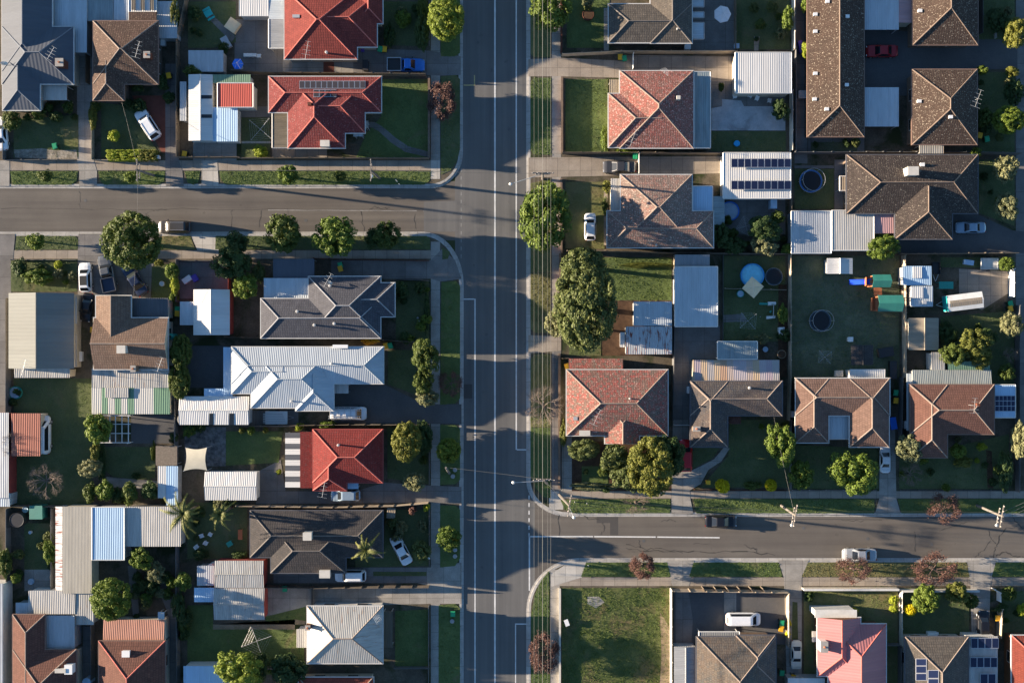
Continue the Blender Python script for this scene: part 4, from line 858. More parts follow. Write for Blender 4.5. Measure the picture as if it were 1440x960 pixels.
# ---- north-east block
sheet('footpath', [(776, -40), (789, 470)], 'concrete_old', 'path'); sheet('footpath', [(776, 470), (789, 690)], 'concrete_dark', 'path'); sheet('footpath', [(786, 690), (1440, 700)], P_, 'path'); sheet('footpath', [(772, 688), (792, 716)], 'concrete_g', 'path', lift=.003)
for a, mt, d in (([(746, -40), (774, -40), (774, 81), (750, 81), (746, 76)], 'lawn_dry', 12), ([(746, 116), (751, 110), (775, 110), (775, 218), (750, 218), (746, 210)], 'lawn_green', 22)): sheet('verge', a, mt, 'grass', d)
sheet('verge', [(746, 258), (775, 252), (775, 340), (746, 340)], 'lawn_dry', 'grass', 12, 'grass_dry'); sheet('verge', [(746, 341), (774, 341), (774, 383), (746, 383)], 'lawn_dry', 'grass', 14); sheet('verge', [(746, 384), (774, 384), (774, 468), (752, 468), (746, 462)], 'lawn_dry', 'grass', 22, 'grass_dry'); sheet('verge', [(746, 505), (752, 498), (774, 498), (774, 600), (746, 600)], 'lawn_dry', 'grass', 14); sheet('verge', [(746, 601), (774, 601), (774, 700), (764, 698), (752, 684), (746, 668)], 'lawn_green', 'grass', 18)
sheet('driveway', [(743, 84), (789, 82), (872, 86), (872, 110), (789, 108), (743, 108)], 'path_brown', 'drive'); sheet('driveway', [(743, 222), (1016, 220), (1016, 244), (743, 250)], 'path_brown', 'drive'); sheet('driveway', [(743, 471), (789, 473), (789, 493), (743, 497)], 'path_brown', 'drive'); sheet('driveway', [(872, 78), (1035, 80), (1035, 115), (1000, 115), (1000, 100), (872, 98)], 'path_brown', 'drive')
sheet('lawn', [(795, 112), (855, 112), (855, 215), (795, 215)], 'lawn_green', 'grass', 14); sheet('lawn', [(797, -5), (857, -5), (857, 68), (797, 68)], 'lawn_green', 'grass', 10); sheet('path', [(849, 12), (856, 12), (856, 72), (849, 72)], 'concrete_old', 'grass', lift=.008)
sheet('lawn', [(795, 256), (850, 256), (850, 350), (795, 350)], 'lawn_dry', 'grass', 9, 'grass_dry'); sheet('path', [(849, 256), (854, 256), (854, 345), (849, 345)], 'path_brown', 'grass', lift=.008)
sheet('lawn', [(846, 362), (944, 362), (944, 422), (846, 422)], 'lawn_green', 'grass', 18); sheet('lawn', [(800, 362), (845, 362), (845, 500), (800, 500)], 'lawn', 'grass', 5); sheet('earth', [(846, 423), (944, 423), (944, 500), (846, 500)], 'mulch', 'bed')
sheet('paving', [(972, -20), (1032, -20), (1032, 74), (972, 74)], 'concrete_dark', 'paving'); sheet('lawn', [(1033, -20), (1110, -20), (1110, 70), (1033, 70)], 'lawn', 'grass', 8, 'grass_blade_dark'); sheet('path', [(1060, 52), (1068, 52), (1066, 72), (1060, 72)], 'path_brown', 'grass', lift=.008)
sheet('concrete_slab', [(1000, 153), (1015, 150), (1015, 140), (1042, 142), (1046, 150), (1085, 150), (1104, 160), (1104, 184), (1000, 184)], 'slab_white', 'drive'); sheet('paving', [(1000, 112), (1104, 160)], 'concrete_dark', 'paving'); sheet('lawn', [(1000, 185), (1105, 213)], 'lawn', 'grass', 8)
sheet('paving', [(1020, 280), (1104, 330)], 'concrete_dark', 'paving'); sheet('driveway', [(947, 458), (1012, 458), (1012, 505), (972, 505), (972, 590), (947, 590)], 'concrete_dark', 'drive')
sheet('lawn', [(1016, 360), (1104, 360), (1104, 480), (1016, 480)], 'lawn', 'grass', 8, 'grass_blade_dark'); sheet('path', [(1016, 443), (1045, 441), (1050, 452), (1016, 453)], 'concrete_dark', 'grass', lift=.008); sheet('bed', [(1094, 400), (1106, 400), (1106, 530), (1094, 530)], 'mulch', 'grass', lift=.012)
sheet('lawn', [(1112, 360), (1264, 360), (1264, 530), (1112, 530)], 'lawn_grey', 'grass', 12, 'grass_blade_dark'); sheet('lawn', [(1117, 238), (1172, 238), (1172, 294), (1117, 294)], 'lawn', 'grass', 8); sheet('path', [(1173, 225), (1190, 225), (1190, 296), (1173, 296)], 'concrete_dark', 'paving'); sheet('path', [(1117, 233), (1172, 237)], 'concrete_dark', 'paving')
sheet('driveway', [(1216, 40), (1430, 58), (1430, 98), (1283, 98), (1283, 135), (1216, 135)], 'asphalt_drive', 'drive'); sheet('driveway', [(1117, -40), (1135, -40), (1135, 230), (1117, 230)], 'concrete_dark', 'drive'); sheet('paving', [(1136, 193), (1215, 216)], 'concrete_dark', 'paving'); sheet('lawn', [(1140, 200), (1205, 213)], 'lawn_grey', 'grass', 8)
sheet('footpath', [(1428, -40), (1440, 600)], 'concrete_dark', 'path'); sheet('driveway', [(1262, 302), (1375, 302), (1422, 324), (1440, 326), (1440, 356), (1262, 358)], 'asphalt_drive', 'drive'); sheet('lawn', [(1376, 225), (1426, 225), (1426, 318), (1376, 300)], 'lawn', 'grass', 8, 'grass_blade_dark')
sheet('lawn', [(1376, -10), (1426, -10), (1426, 56), (1376, 56)], 'lawn', 'grass', 8, 'grass_blade_dark'); sheet('lawn', [(1376, 102), (1426, 102), (1426, 215), (1376, 215)], 'lawn', 'grass', 8, 'grass_blade_dark')
sheet('driveway', [(1348, 378), (1418, 382), (1418, 412), (1380, 436), (1348, 420)], 'path_brown', 'drive'); sheet('lawn', [(1322, 362), (1426, 362), (1426, 376), (1322, 376)], 'lawn', 'grass', 6); sheet('lawn', [(1322, 445), (1425, 437), (1425, 540), (1396, 540), (1322, 515)], 'lawn', 'grass', 8, 'grass_blade_dark')
sheet('lawn', [(1026, 590), (1112, 590), (1112, 685), (985, 685), (1024, 640)], 'lawn', 'grass', 8, 'grass_blade_dark'); sheet('path', [(1018, 628), (1026, 630), (1014, 648), (996, 660), (985, 680), (968, 690), (965, 690), (965, 664), (985, 655), (1004, 645)], 'concrete_old', 'grass', lift=.008); sheet('lawn', [(970, 628), (1012, 630), (1000, 645), (970, 660)], 'lawn', 'grass', 8)
sheet('lawn', [(1114, 625), (1235, 630), (1235, 687), (1114, 687)], 'lawn', 'grass', 8, 'grass_blade_dark'); sheet('lawn', [(1264, 645), (1418, 610), (1418, 687), (1264, 687)], 'lawn', 'grass', 8, 'grass_blade_dark'); sheet('path', [(1386, 632), (1394, 634), (1396, 686), (1388, 686)], 'mulch', 'grass', lift=.008)
sheet('driveway', [(944, 722), (975, 722), (970, 698), (968, 590), (946, 590), (944, 698)], 'concrete_old', 'drive', lift=.002); sheet('driveway', [(1230, 722), (1266, 722), (1260, 700), (1258, 600), (1237, 600), (1236, 700)], 'concrete_old', 'drive')
for a in ([(788, 702), (942, 701), (942, 721), (806, 721), (794, 716)], [(975, 701), (1229, 701), (1229, 721), (979, 721)], [(1262, 701), (1440, 701), (1440, 721), (1267, 721)]): sheet('verge', a, 'lawn_green', 'grass', 20)
sheet('bed', [(1060, 710), (1100, 722)], 'dirt_pale', 'grass', lift=.008) if 0 else None
sheet('path', [(790, 614), (804, 690)], 'concrete_old', 'paving'); sheet('bed', [(804, 620), (960, 690)], 'mulch', 'bed'); sheet('lawn', [(818, 655), (855, 690)], 'lawn_green', 'grass', 8)
# ---- south-east block
sheet('footpath', [(786, 811), (1440, 823)], P_, 'path'); sheet('footpath', [(774, 800), (787, 1000)], 'concrete_old', 'path'); sheet('footpath', [(775, 806), (800, 790), (816, 788), (830, 788), (818, 811), (775, 824)], 'concrete_g', 'path', lift=.003)
for a, mt, tm in (([(824, 790), (938, 790), (943, 810), (817, 810)], 'lawn_green', 'grass_blade'), ([(975, 790), (1094, 790), (1100, 810), (969, 810)], 'lawn_green', 'grass_blade'), ([(1136, 790), (1358, 790), (1363, 810), (1127, 810)], 'lawn_dry', 'grass_dry'), ([(1400, 790), (1440, 790), (1440, 810), (1394, 810)], 'lawn_green', 'grass_blade')): sheet('verge', a, mt, 'grass', 22, tm)
sheet('verge', [(772, 802), (773, 960), (773, 1000), (747, 1000), (747, 862), (752, 836), (761, 815)], 'lawn_green', 'grass', 20)
for a in ([(937, 787), (976, 787), (969, 823), (945, 823)], [(1094, 787), (1137, 787), (1127, 812), (1127, 960), (1106, 960), (1102, 812)], [(1359, 787), (1400, 787), (1392, 823), (1390, 905), (1366, 905), (1364, 823)]): sheet('driveway', a, 'concrete_old', 'drive')
sheet('lawn', [(790, 826), (941, 826), (941, 1000), (790, 1000)], 'lawn_lot', 'grass', 16, hgt=.16); sheet('earth', [(928, 860), (941, 880), (941, 1000), (925, 1000), (930, 920)], 'dirt_pale', 'grass', lift=.010); sheet('rubble', [(826, 838), (842, 838), (850, 846), (838, 854), (826, 848)], 'concrete_old', 'grass', lift=.008)
sheet('driveway', [(948, 830), (1105, 830), (1105, 905), (948, 905)], 'asphalt_drive', 'drive'); sheet('path', [(950, 831), (968, 831), (974, 870), (972, 905), (950, 905)], 'concrete_dark', 'drive', lift=.010); sheet('path', [(1018, 831), (1035, 905)], 'concrete_old', 'drive', lift=.010)
sheet('lawn', [(1130, 826), (1262, 826), (1262, 980), (1130, 980)], 'lawn_dry', 'grass', 10); sheet('lawn', [(1114, 845), (1121, 846), (1122, 905), (1113, 905)], 'lawn', 'grass', 10); sheet('lawn', [(1267, 826), (1362, 826), (1362, 890), (1267, 890)], 'lawn', 'grass', 10, 'grass_blade_dark'); sheet('lawn', [(1404, 830), (1440, 830), (1440, 895), (1404, 895)], 'lawn', 'grass', 8)
# ---- south-west block
sheet('footpath', [(0, 352), (606, 364)], P_, 'path'); sheet('footpath', [(606, 340), (619, 1000)], 'concrete_old', 'path')
for a, mt in (([(24, 332), (106, 332), (110, 336), (110, 351), (22, 351)], 'lawn'), ([(228, 332), (268, 332), (275, 351), (226, 351)], 'lawn_dry'), ([(304, 332), (600, 332), (605, 336), (605, 351), (303, 351)], 'lawn')): sheet('verge', a, mt, 'grass', 18)
sheet('driveway', [(0, 329), (22, 329), (20, 352), (16, 420), (16, 700), (0, 700)], 'concrete_dark', 'drive'); sheet('driveway', [(111, 329), (227, 329), (222, 352), (214, 380), (212, 428), (110, 428), (110, 352)], 'concrete_dark', 'drive'); sheet('driveway', [(268, 329), (304, 329), (308, 352), (278, 352)], 'concrete_g', 'drive')
sheet('driveway', [(466, 366), (606, 366), (622, 350), (640, 366), (649, 392), (620, 396), (606, 392), (466, 392)], 'concrete_dark', 'drive')
sheet('lawn', [(16, 366), (109, 366), (109, 410), (16, 410)], 'lawn', 'grass', 8, 'grass_blade_dark'); sheet('lawn', [(214, 375), (250, 368), (250, 445), (214, 430)], 'lawn', 'grass', 8); sheet('paving', [(253, 368), (325, 420)], 'concrete_dark', 'paving')
sheet('lawn', [(557, 395), (603, 395), (603, 480), (557, 480)], 'lawn', 'grass', 8, 'grass_blade_dark'); sheet('verge', [(621, 397), (641, 395), (647, 402), (647, 560), (640, 567), (619, 569)], 'lawn_green', 'grass', 12); sheet('verge', [(622, 348), (633, 354), (630, 364), (622, 365)], 'lawn', 'grass', 12)
sheet('driveway', [(470, 540), (540, 540), (585, 562), (610, 568), (649, 568), (649, 596), (470, 594)], 'asphalt_drive', 'drive', lift=.004); sheet('lawn', [(546, 492), (585, 492), (585, 555), (546, 540)], 'lawn', 'grass', 8, 'grass_blade_dark')
sheet('verge', [(619, 597), (640, 597), (647, 603), (647, 674), (640, 680), (619, 681)], 'lawn_green', 'grass', 12); sheet('verge', [(619, 710), (640, 710), (647, 716), (647, 784), (640, 795), (619, 797)], 'lawn_green', 'grass', 12); sheet('verge', [(617, 850), (640, 848), (647, 854), (647, 1000), (617, 1000)], 'lawn_green', 'grass', 12)
sheet('driveway', [(360, 664), (395, 646), (402, 690), (500, 690), (540, 678), (606, 682), (649, 684), (649, 708), (606, 706), (360, 708)], 'concrete_dark', 'drive'); sheet('driveway', [(490, 797), (606, 797), (649, 790), (649, 848), (606, 848), (440, 852), (372, 866), (372, 826), (600, 822)], 'concrete_old', 'drive')
sheet('driveway', [(490, 797), (600, 797), (600, 819), (385, 819), (385, 806)], 'concrete_dark', 'drive', lift=.014); sheet('lawn', [(525, 803), (600, 803), (600, 809), (525, 809)], 'lawn', 'grass', 10, lift=.016)
sheet('lawn', [(318, 606), (398, 606), (392, 650), (318, 654)], 'lawn_green', 'grass', 8, 'grass_blade_dark'); sheet('lawn', [(545, 600), (603, 600), (603, 680), (545, 672)], 'lawn', 'grass', 8, 'grass_blade_dark'); sheet('lawn', [(542, 716), (603, 716), (603, 795), (500, 797), (500, 780), (540, 780)], 'lawn', 'grass', 8, 'grass_blade_dark')
sheet('lawn', [(556, 858), (603, 856), (603, 936), (556, 936)], 'lawn_green', 'grass', 10, 'grass_blade_dark'); sheet('lawn', [(264, 850), (300, 850), (300, 878), (428, 884), (428, 955), (264, 930)], 'lawn_green', 'grass', 10); sheet('lawn', [(374, 866), (430, 852), (430, 872), (374, 876)], 'lawn_green', 'grass', 10); sheet('path', [(300, 877), (430, 877), (430, 872), (415, 870), (415, 884), (300, 884)], 'dirt_pale', 'grass', lift=.01)
sheet('lawn', [(20, 532), (130, 532), (130, 710), (20, 710)], 'lawn', 'grass', 8, 'grass_blade_dark'); sheet('lawn', [(147, 628), (220, 628), (218, 672), (195, 674), (160, 670), (147, 660)], 'lawn', 'grass', 10, 'grass_blade_dark'); sheet('path', [(150, 670), (222, 676), (222, 688), (150, 684)], 'concrete_old', 'paving'); sheet('paving', [(185, 583), (250, 623)], 'asphalt_drive', 'paving')
sheet('paving', [(260, 600), (318, 655)], 'stonepave', 'paving'); sheet('lawn', [(264, 706), (348, 706), (348, 785), (264, 785)], 'lawn', 'grass', 8, 'grass_blade_dark'); sheet('paving', [(35, 800), (78, 830)], 'concrete_old', 'paving'); sheet('lawn', [(35, 735), (78, 735), (78, 800), (35, 800)], 'lawn', 'grass', 8, 'grass_blade_dark')
sheet('path', [(118, 880), (132, 880), (130, 1000), (116, 1000)], 'concrete_dark', 'paving'); sheet('path', [(236, 860), (250, 850), (256, 1000), (240, 1000)], 'concrete_dark', 'paving'); sheet('path', [(222, 810), (234, 814), (246, 860), (238, 865), (228, 840)], 'concrete_dark', 'paving'); sheet('path', [(180, 795), (192, 795), (196, 860), (188, 870)], 'concrete_dark', 'paving')
sheet('paving', [(265, 486), (318, 545)], 'asphalt_drive', 'paving', lift=-.006); sheet('paving', [(340, 577), (420, 600)], 'concrete_dark', 'paving')
# ================================================================ HOUSES
LM = {}      # landmarks for the labels: phrase -> px position
def hs(short, look, at, rf, mr, mc='ridge_pale', mg='gut_white', mw='wall_cream', **kw):
    r = house('house', look, 'house', at, rf, M[mr], M[mc], M[mg], M[mw], **kw); LM[short] = at; return r
# --- north-west
rf = Roof(2.9, .40).wing(3, -70, 73, 100).wing(3, 38, 103, 118).wing(4, 95, 56, 155, 't')
h = hs('navy roofed house', 'house with navy steel roof, brick chimney and dish in the corner by the side street', (50, 70), rf, 'm_slate', 'ridge_slate', 'gut_white'); chimney(h, rf, 90, 92, 1.0, 1.0, 1.5); antenna(h, rf, 80, 80, 60); dish(h, rf, 9, 92); flat(h, 'verandah_roof', (51, 119, 94, 141), 2.5, M['m_pale'], (0, .1)); flat(h, 'back_roof', (74, -30, 122, 74), 2.6, M['m_blue'], (.1, 0), wall=M['wall_grey'])
rf = Roof(2.9, .42).wing(131, 30, 222, 118).wing(131, 88, 174, 141, 't')
h = hs('brown tiled house', 'brown tiled hip roof house with striped pergola and a white car on its front lawn', (176, 85), rf, 't_brown', 'ridge_pale', 'gut_brown', 'brick_pale'); antenna(h, rf, 200, 75, 75, 2.2); chimney(h, rf, 210, 80, .8, .8, 1.0); flat(h, 'roof_extension', (181, 17, 220, 31), 2.9, M['t_brown'], (0, .25), wall=M['wall_cream']); flat(h, 'pergola_roof', (181, -20, 220, 17), 2.7, M['m_white'], (0, .1), edge=M['trim_white'])
for k in range(3): flat(h, 'roof_panel', (185 + 13 * k, -20, 190 + 13 * k, 14), 2.85, M['m_browncl'], (0, .1), posts=False)
flat(h, 'back_roof', (160, -30, 181, 30), 2.6, M['m_blue'], (0, .1), wall=M['wall_grey']); flat(h, 'greenhouse_roof', (123, -30, 159, 29), 2.5, M['m_clear'], (0, .1), edge=M['trim_grey'])
rf = Roof(3.0, .42).wing(400, -15, 502, 83).wing(451, -8, 530, 66, 'l').wing(500, -60, 538, 33, 't')
h = hs('big red house', 'large red tiled hip roof house at the top edge beside the blue utility', (460, 40), rf, 't_red', 'ridge_red', 'gut_white'); roof_vent(h, rf, 460, 75); cooler(h, rf, 417, 24, .9, .35, .3, M['metal_pale'], 'roof_box'); antenna(h, rf, 435, 76, 80, 2.4); flat(h, 'verandah_roof', (378, -20, 400, 27), 2.6, M['m_blue'], (.1, 0)); flat(h, 'carport_roof', (378, 27, 400, 68), 2.55, M['m_grey'], (.1, 0), edge=M['trim_white'])
rf = Roof(3.0, .42).wing(378, 108, 536, 158).wing(405, 110.8, 485, 208).wing(450, 118, 513, 187, 'l')
h = hs('brown solar panelled house', 'red tiled house with two rows of brown solar panels beside a curved garden path', (455, 150), rf, 't_red_dark', 'ridge_red', 'gut_white'); solar(h, rf, 421, 114, 514, 125, 12, mat=M['solar_brown']); solar(h, rf, 441, 126, 473, 137, 4, mat=M['solar_brown']); chimney(h, rf, 436, 147, .5, .4, .5, cap=False); cooler(h, rf, 458, 203, 1.2, .8, .7); flat(h, 'pergola_roof', (383, 155, 405, 208), 2.5, M['m_browncl'], (.1, 0), edge=M['trim_grey']); flat(h, 'porch_roof', (497, 186, 510, 192), 2.5, M['m_blue']); flat(h, 'porch_roof', (512, 170, 518, 180), 2.5, M['m_pale'])
h = shed('garden_house', 'white sheet roofed unit with clear strips beside the narrow drive, red roof next to it', 'house', (265, 105, 299, 198), 2.6, M['m_white'], M['wall_white'], 'v', .12, skyl=[(283, 134, 298, 139), (283, 161, 298, 166)], group='houses along the streets', at=None); LM['white unit roof'] = (285, 150)
flat(h, 'side_roof', (299, 151, 334, 199), 2.5, M['m_lightblue'], (.1, 0), wall=M['wall_white']); flat(h, 'front_roof', (299, 105, 352, 117), 2.5, M['m_green'], wall=M['wall_white'])
h = shed('red_roof_shed', 'small shed with a red sheet roof and white side wall', 'shed', (306, 117, 356, 151), 3.0, M['m_redsheet'], M['wall_white'], rise=(0, .2), edge=M['trim_white'], at=(331, 134)); LM['red sheet shed'] = (331, 134)
shed('garden_shed', 'pale corrugated shed roof above the white unit', 'shed', (265, 71, 314, 101), 2.3, M['m_gal'], M['wall_metal'], at=None); shed('narrow_shed', 'long narrow grey lean-to roof between drive and white unit', 'shed', (253, 115, 262, 170), 2.1, M['m_gal'], M['wall_metal'], at=None)
shed('metal_shed', 'grey blue metal shed roof beside the brown tiled house', 'shed', (221, 2, 249, 54), 2.3, M['m_gal'], M['wall_metal'], at=None); shed('white_shed', 'white corrugated shed roof at the top edge beside the big red roof', 'shed', (336, -25, 378, 23), 2.6, M['m_white'], M['wall_metal'], at=None)
# --- north-east
rf = Roof(2.9, .38).wing(856, 6, 972, 60).wing(915, -70, 973, 60.5)
h = hs('grey brown house', 'grey brown tiled house with glassy awnings at the top edge by the main road', (905, 30), rf, 't_greybrown', 'ridge_dark', 'gut_white', 'brick_pale'); roof_vent(h, rf, 952, 42, .15, .5)
for y0, y1 in ((-15, 10), (17, 25), (32, 55)): flat(h, 'awning', (974, y0, 990, y1), 2.5, M['m_blue'], (-.1, 0), edge=M['trim_grey'], posts=False)
rf = Roof(3.0, .41).wing(872, 100, 975, 208).wing(856, 132, 928, 207, 'r')
h = hs('mottled red house', 'mottled red tiled house beside the white metal garage with bare concrete yard', (920, 150), rf, 't_mottle', 'ridge_pale', 'gut_white'); chimney(h, rf, 953, 139, .5, .5, .8, M['cooler'], False); antenna(h, rf, 888, 198, 70, 2.4); antenna(h, rf, 934, 103, 50, .6, 1.2); flat(h, 'sunroom_roof', (976, 101, 999, 208), 2.5, M['m_clear'], (-.1, 0), wall=M['wall_grey'], edge=M['trim_white']); flat(h, 'porch_roof', (857, 112, 872, 131), 2.5, M['m_tanflat'])
rf = Roof(3.0, .41).wing(873, 246, 973, 342).wing(854, 297, 1003, 348)
h = hs('faded red house', 'faded red and grey tiled house beside the garage with blue solar panels', (925, 300), rf, 't_mottle_grey', 'ridge_pale', 'gut_white'); flat(h, 'porch_roof', (859, 251, 874, 296), 2.6, M['m_pale'], wall=M['wall_white']); flat(h, 'skylight_roof', (974, 262, 1002, 298), 2.7, M['m_lightblue'], (-.1, 0), edge=M['trim_white']); flat(h, 'patio_roof', (1003, 276, 1019, 316), 2.5, M['m_clear'], (-.1, 0)); roof_vent(h, rf, 922, 345, .15)
rf = Roof(3.0, .41).wing(797, 520, 939, 612).wing(851, 570, 899, 623, 'b')
h = hs('mottled corner house', 'corner house with red mottled tiles and small front gable behind thick garden trees', (865, 565), rf, 't_mottle_mid', 'ridge_pale', 'gut_white', 'wall_cream')
x0, y0, z0 = rf.at(800, 521); flat(h, 'roof_extension', (800, 504, 876, 522), 3.0, M['t_mottle_mid'], (0, 0), wall=M['wall_cream'], quad=[(800, 530, 3.32), (876, 530, 3.32), (876, 504, 2.55), (800, 504, 2.55)]); antenna(h, rf, 838, 585, 65, 2.2); roof_vent(h, rf, 885, 560, .15, .8); cooler(h, rf, 822, 608, 1.4, .6, .4); cooler(h, rf, 809, 588, .5, .4, .2, M['metal_pale'], 'roof_box')
rf = Roof(2.9, .41).wing(971, 536, 1100, 584).wing(971, 537, 1023, 628)
h = hs('striped back roof', 'slate tiled house with a pink striped sheet roof across its back', (1020, 570), rf, 't_slate_mix', 'ridge_pale', 'gut_dark', 'brick_pale'); flat(h, 'back_roof', (974, 506, 1096, 537), 2.7, M['m_stripes'], (0, -.35), wall=M['wall_cream'], quad=[(974, 540, 3.0), (1096, 540, 3.0), (1096, 506, 2.4), (974, 506, 2.4)]); flat(h, 'patio_roof', (1009, 480, 1065, 505), 2.5, M['m_clear'], (0, .1), edge=M['trim_white']); chimney(h, rf, 978, 602, .9, .6, .9, M['brick_pale']); roof_vent(h, rf, 1053, 545); flat(h, 'porch_roof', (1025, 584, 1042, 596), 2.3, M['t_brick2'], (0, 0))
rf = Roof(2.9, .42).wing(1119, 532, 1251, 584).wing(1119, 533, 1165, 622).wing(1195, 533, 1250, 628)
h = hs('tan tiled house', 'tan tiled U shaped house with pale awning between its two front wings', (1185, 575), rf, 't_pinkbrown', 'ridge_pale', 'gut_white', 'brick_pale'); flat(h, 'front_awning', (1165, 585, 1196, 617), 2.6, M['m_blue'], (0, .15), edge=M['trim_white']); 
rf = Roof(2.9, .42).wing(1280, 541, 1398, 610).wing(1280, 541.5, 1332, 643)
h = hs('red brown tiled house', 'red brown tiled house with white back roof and blue framed side pergola', (1330, 580), rf, 't_redbrown', 'ridge_pale', 'gut_brown', 'brick_pale'); flat(h, 'back_roof', (1284, 520, 1395, 545), 2.6, M['m_greyg'], (0, .1), quad=[(1284, 547, 3.0), (1395, 547, 3.0), (1394, 520, 2.5), (1283, 520, 2.5)], wall=M['wall_white']); flat(h, 'side_pergola', (1398, 541, 1428, 587), 2.6, M['m_lightblue'], (.05, 0), edge=M['trim_white']); solar(h, None, 1399, 556, 1427, 578, 5, 3, z=2.62); antenna(h, rf, 1362, 569, 85, 2.0); chimney(h, rf, 1374, 569, .4, .4, .5, cap=False); flat(h, 'side_roof', (1275, 525, 1283, 605), 2.3, M['m_blue'], posts=False)
rf = Roof(2.9, .42).wing(1191, 218, 1375, 300).wing(1259, 264, 1339, 336, 't')
h = hs('large dark house', 'large dark tiled house with square chimney next to three joined flat roofs', (1280, 260), rf, 't_brown_dark', 'ridge_dull', 'gut_dark', 'brick_pale'); cooler(h, rf, 1278, 243, 1.4, 1.1, 1.6, M['cooler'], 'chimney'); cooler(h, rf, 1296, 232, .5, .4, .3, M['white'], 'roof_box'); flat(h, 'entry_roof', (1181, 248, 1191, 268), 2.4, M['m_tanflat'], edge=M['trim_white'])
rf = Roof(2.9, .42).wing(1136, -90, 1215, 192, 't')
h = hs('long unit block', 'long brown tiled unit block with pale lichen running up to the top edge', (1175, 90), rf, 't_units', 'ridge_dull', 'gut_brown', 'brick_pale')
for (a, b) in ((1163, 3), (1146, 21), (1146, 45), (1146, 104), (1145, 140), (1162, 154), (1191, 24), (1190, 120)): cooler(h, rf, a, b, .45, .35, .25, M['white'], 'roof_vent')
rf = Roof(2.9, .42).wing(1284, -90, 1375, 63, 't'); h = hs('top edge unit', 'brown tiled unit with lichened hip end at the top edge above the dark drive', (1330, 20), rf, 't_units', 'ridge_dull', 'gut_brown', 'brick_pale'); cooler(h, rf, 1293, 16, .45, .35, .25, M['white'], 'roof_vent'); flat(h, 'side_roof', (1263, -30, 1285, 32), 2.7, M['m_pink'], (.1, 0), wall=M['wall_cream'])
rf = Roof(2.9, .42).wing(1283, 98, 1374, 203); h = hs('square brown unit', 'square brown tiled unit below the dark drive with an aerial on its shaded slope', (1330, 150), rf, 't_units', 'ridge_dull', 'gut_brown', 'brick_pale'); cooler(h, rf, 1292, 143, .45, .35, .25, M['white'], 'roof_vent'); cooler(h, rf, 1336, 165, .45, .35, .25, M['white'], 'roof_vent'); antenna(h, rf, 1367, 143, 70, 2.4); flat(h, 'awning', (1293, 203, 1327, 216), 2.3, M['m_galold'])
# --- south-east
rf = Roof(2.9, .42).wing(980, 895, 1091, 1010).wing(1035, 893, 1090, 960)
h = hs('blue brown tiled house', 'blue and brown tiled house behind the fenced asphalt yard', (1035, 930), rf, 't_bluebrown', 'ridge_pale', 'gut_dark', 'brick_pale'); flat(h, 'front_awning', (983, 888, 1040, 897), 2.5, M['m_grey'], (0, 0), edge=M['trim_white'])
sh_ = shed('metal_garage', 'grey metal garage with gable roof against the white fence of the vacant lot', 'garage', (948, 909, 980, 1010), 2.6, M['m_grey'], M['wall_metal'], 'v', .15, at=None); LM['grey metal garage'] = (964, 940)
rf = Roof(2.9, .42).wing(1150, 868, 1210, 950, 't').wing(1165, 877, 1246, 1010)
h = hs('pink roofed house', 'house with a pink steel roof and white front gable', (1205, 920), rf, 't_pink', 'ridge_red', 'gut_white', 'brick_orange'); chimney(h, rf, 1155, 905, .9, 1.4, 1.4, M['wall_white']); flat(h, 'front_wall_cap', (1146, 857, 1205, 868), 3.4, M['wall_white'], posts=False, wall=M['wall_white']); flat(h, 'window_awning', (1142, 887, 1150, 902), 2.2, M['wall_white'], posts=False)
rf = Roof(2.9, .40).wing(1273, 895, 1362, 1010); h = hs('charcoal tiled house', 'charcoal tiled house with blue solar panels at the bottom edge', (1320, 930), rf, 't_greybrown', 'ridge_pale', 'gut_dark', 'wall_cream'); solar(h, rf, 1287, 925, 1303, 956, 1, 3); flat(h, 'flat_roof', (1360, 894, 1403, 1000), 2.9, M['m_pale'], wall=M['wall_white']); solar(h, None, 1365, 896, 1404, 911, 4, z=3.15); solar(h, None, 1364, 923, 1402, 938, 4, z=3.15); solar(h, None, 1378, 946, 1400, 962, 2, z=3.15); solar(h, rf, 1304, 941, 1320, 965, 1, 2)
rf = Roof(2.9, .42).wing(1423, 893, 1500, 1010); hs('terracotta corner roof', 'terracotta tiled house cut by the bottom corner of the photo', (1430, 930), rf, 't_redterra', 'ridge_red', 'gut_white', 'brick_orange')
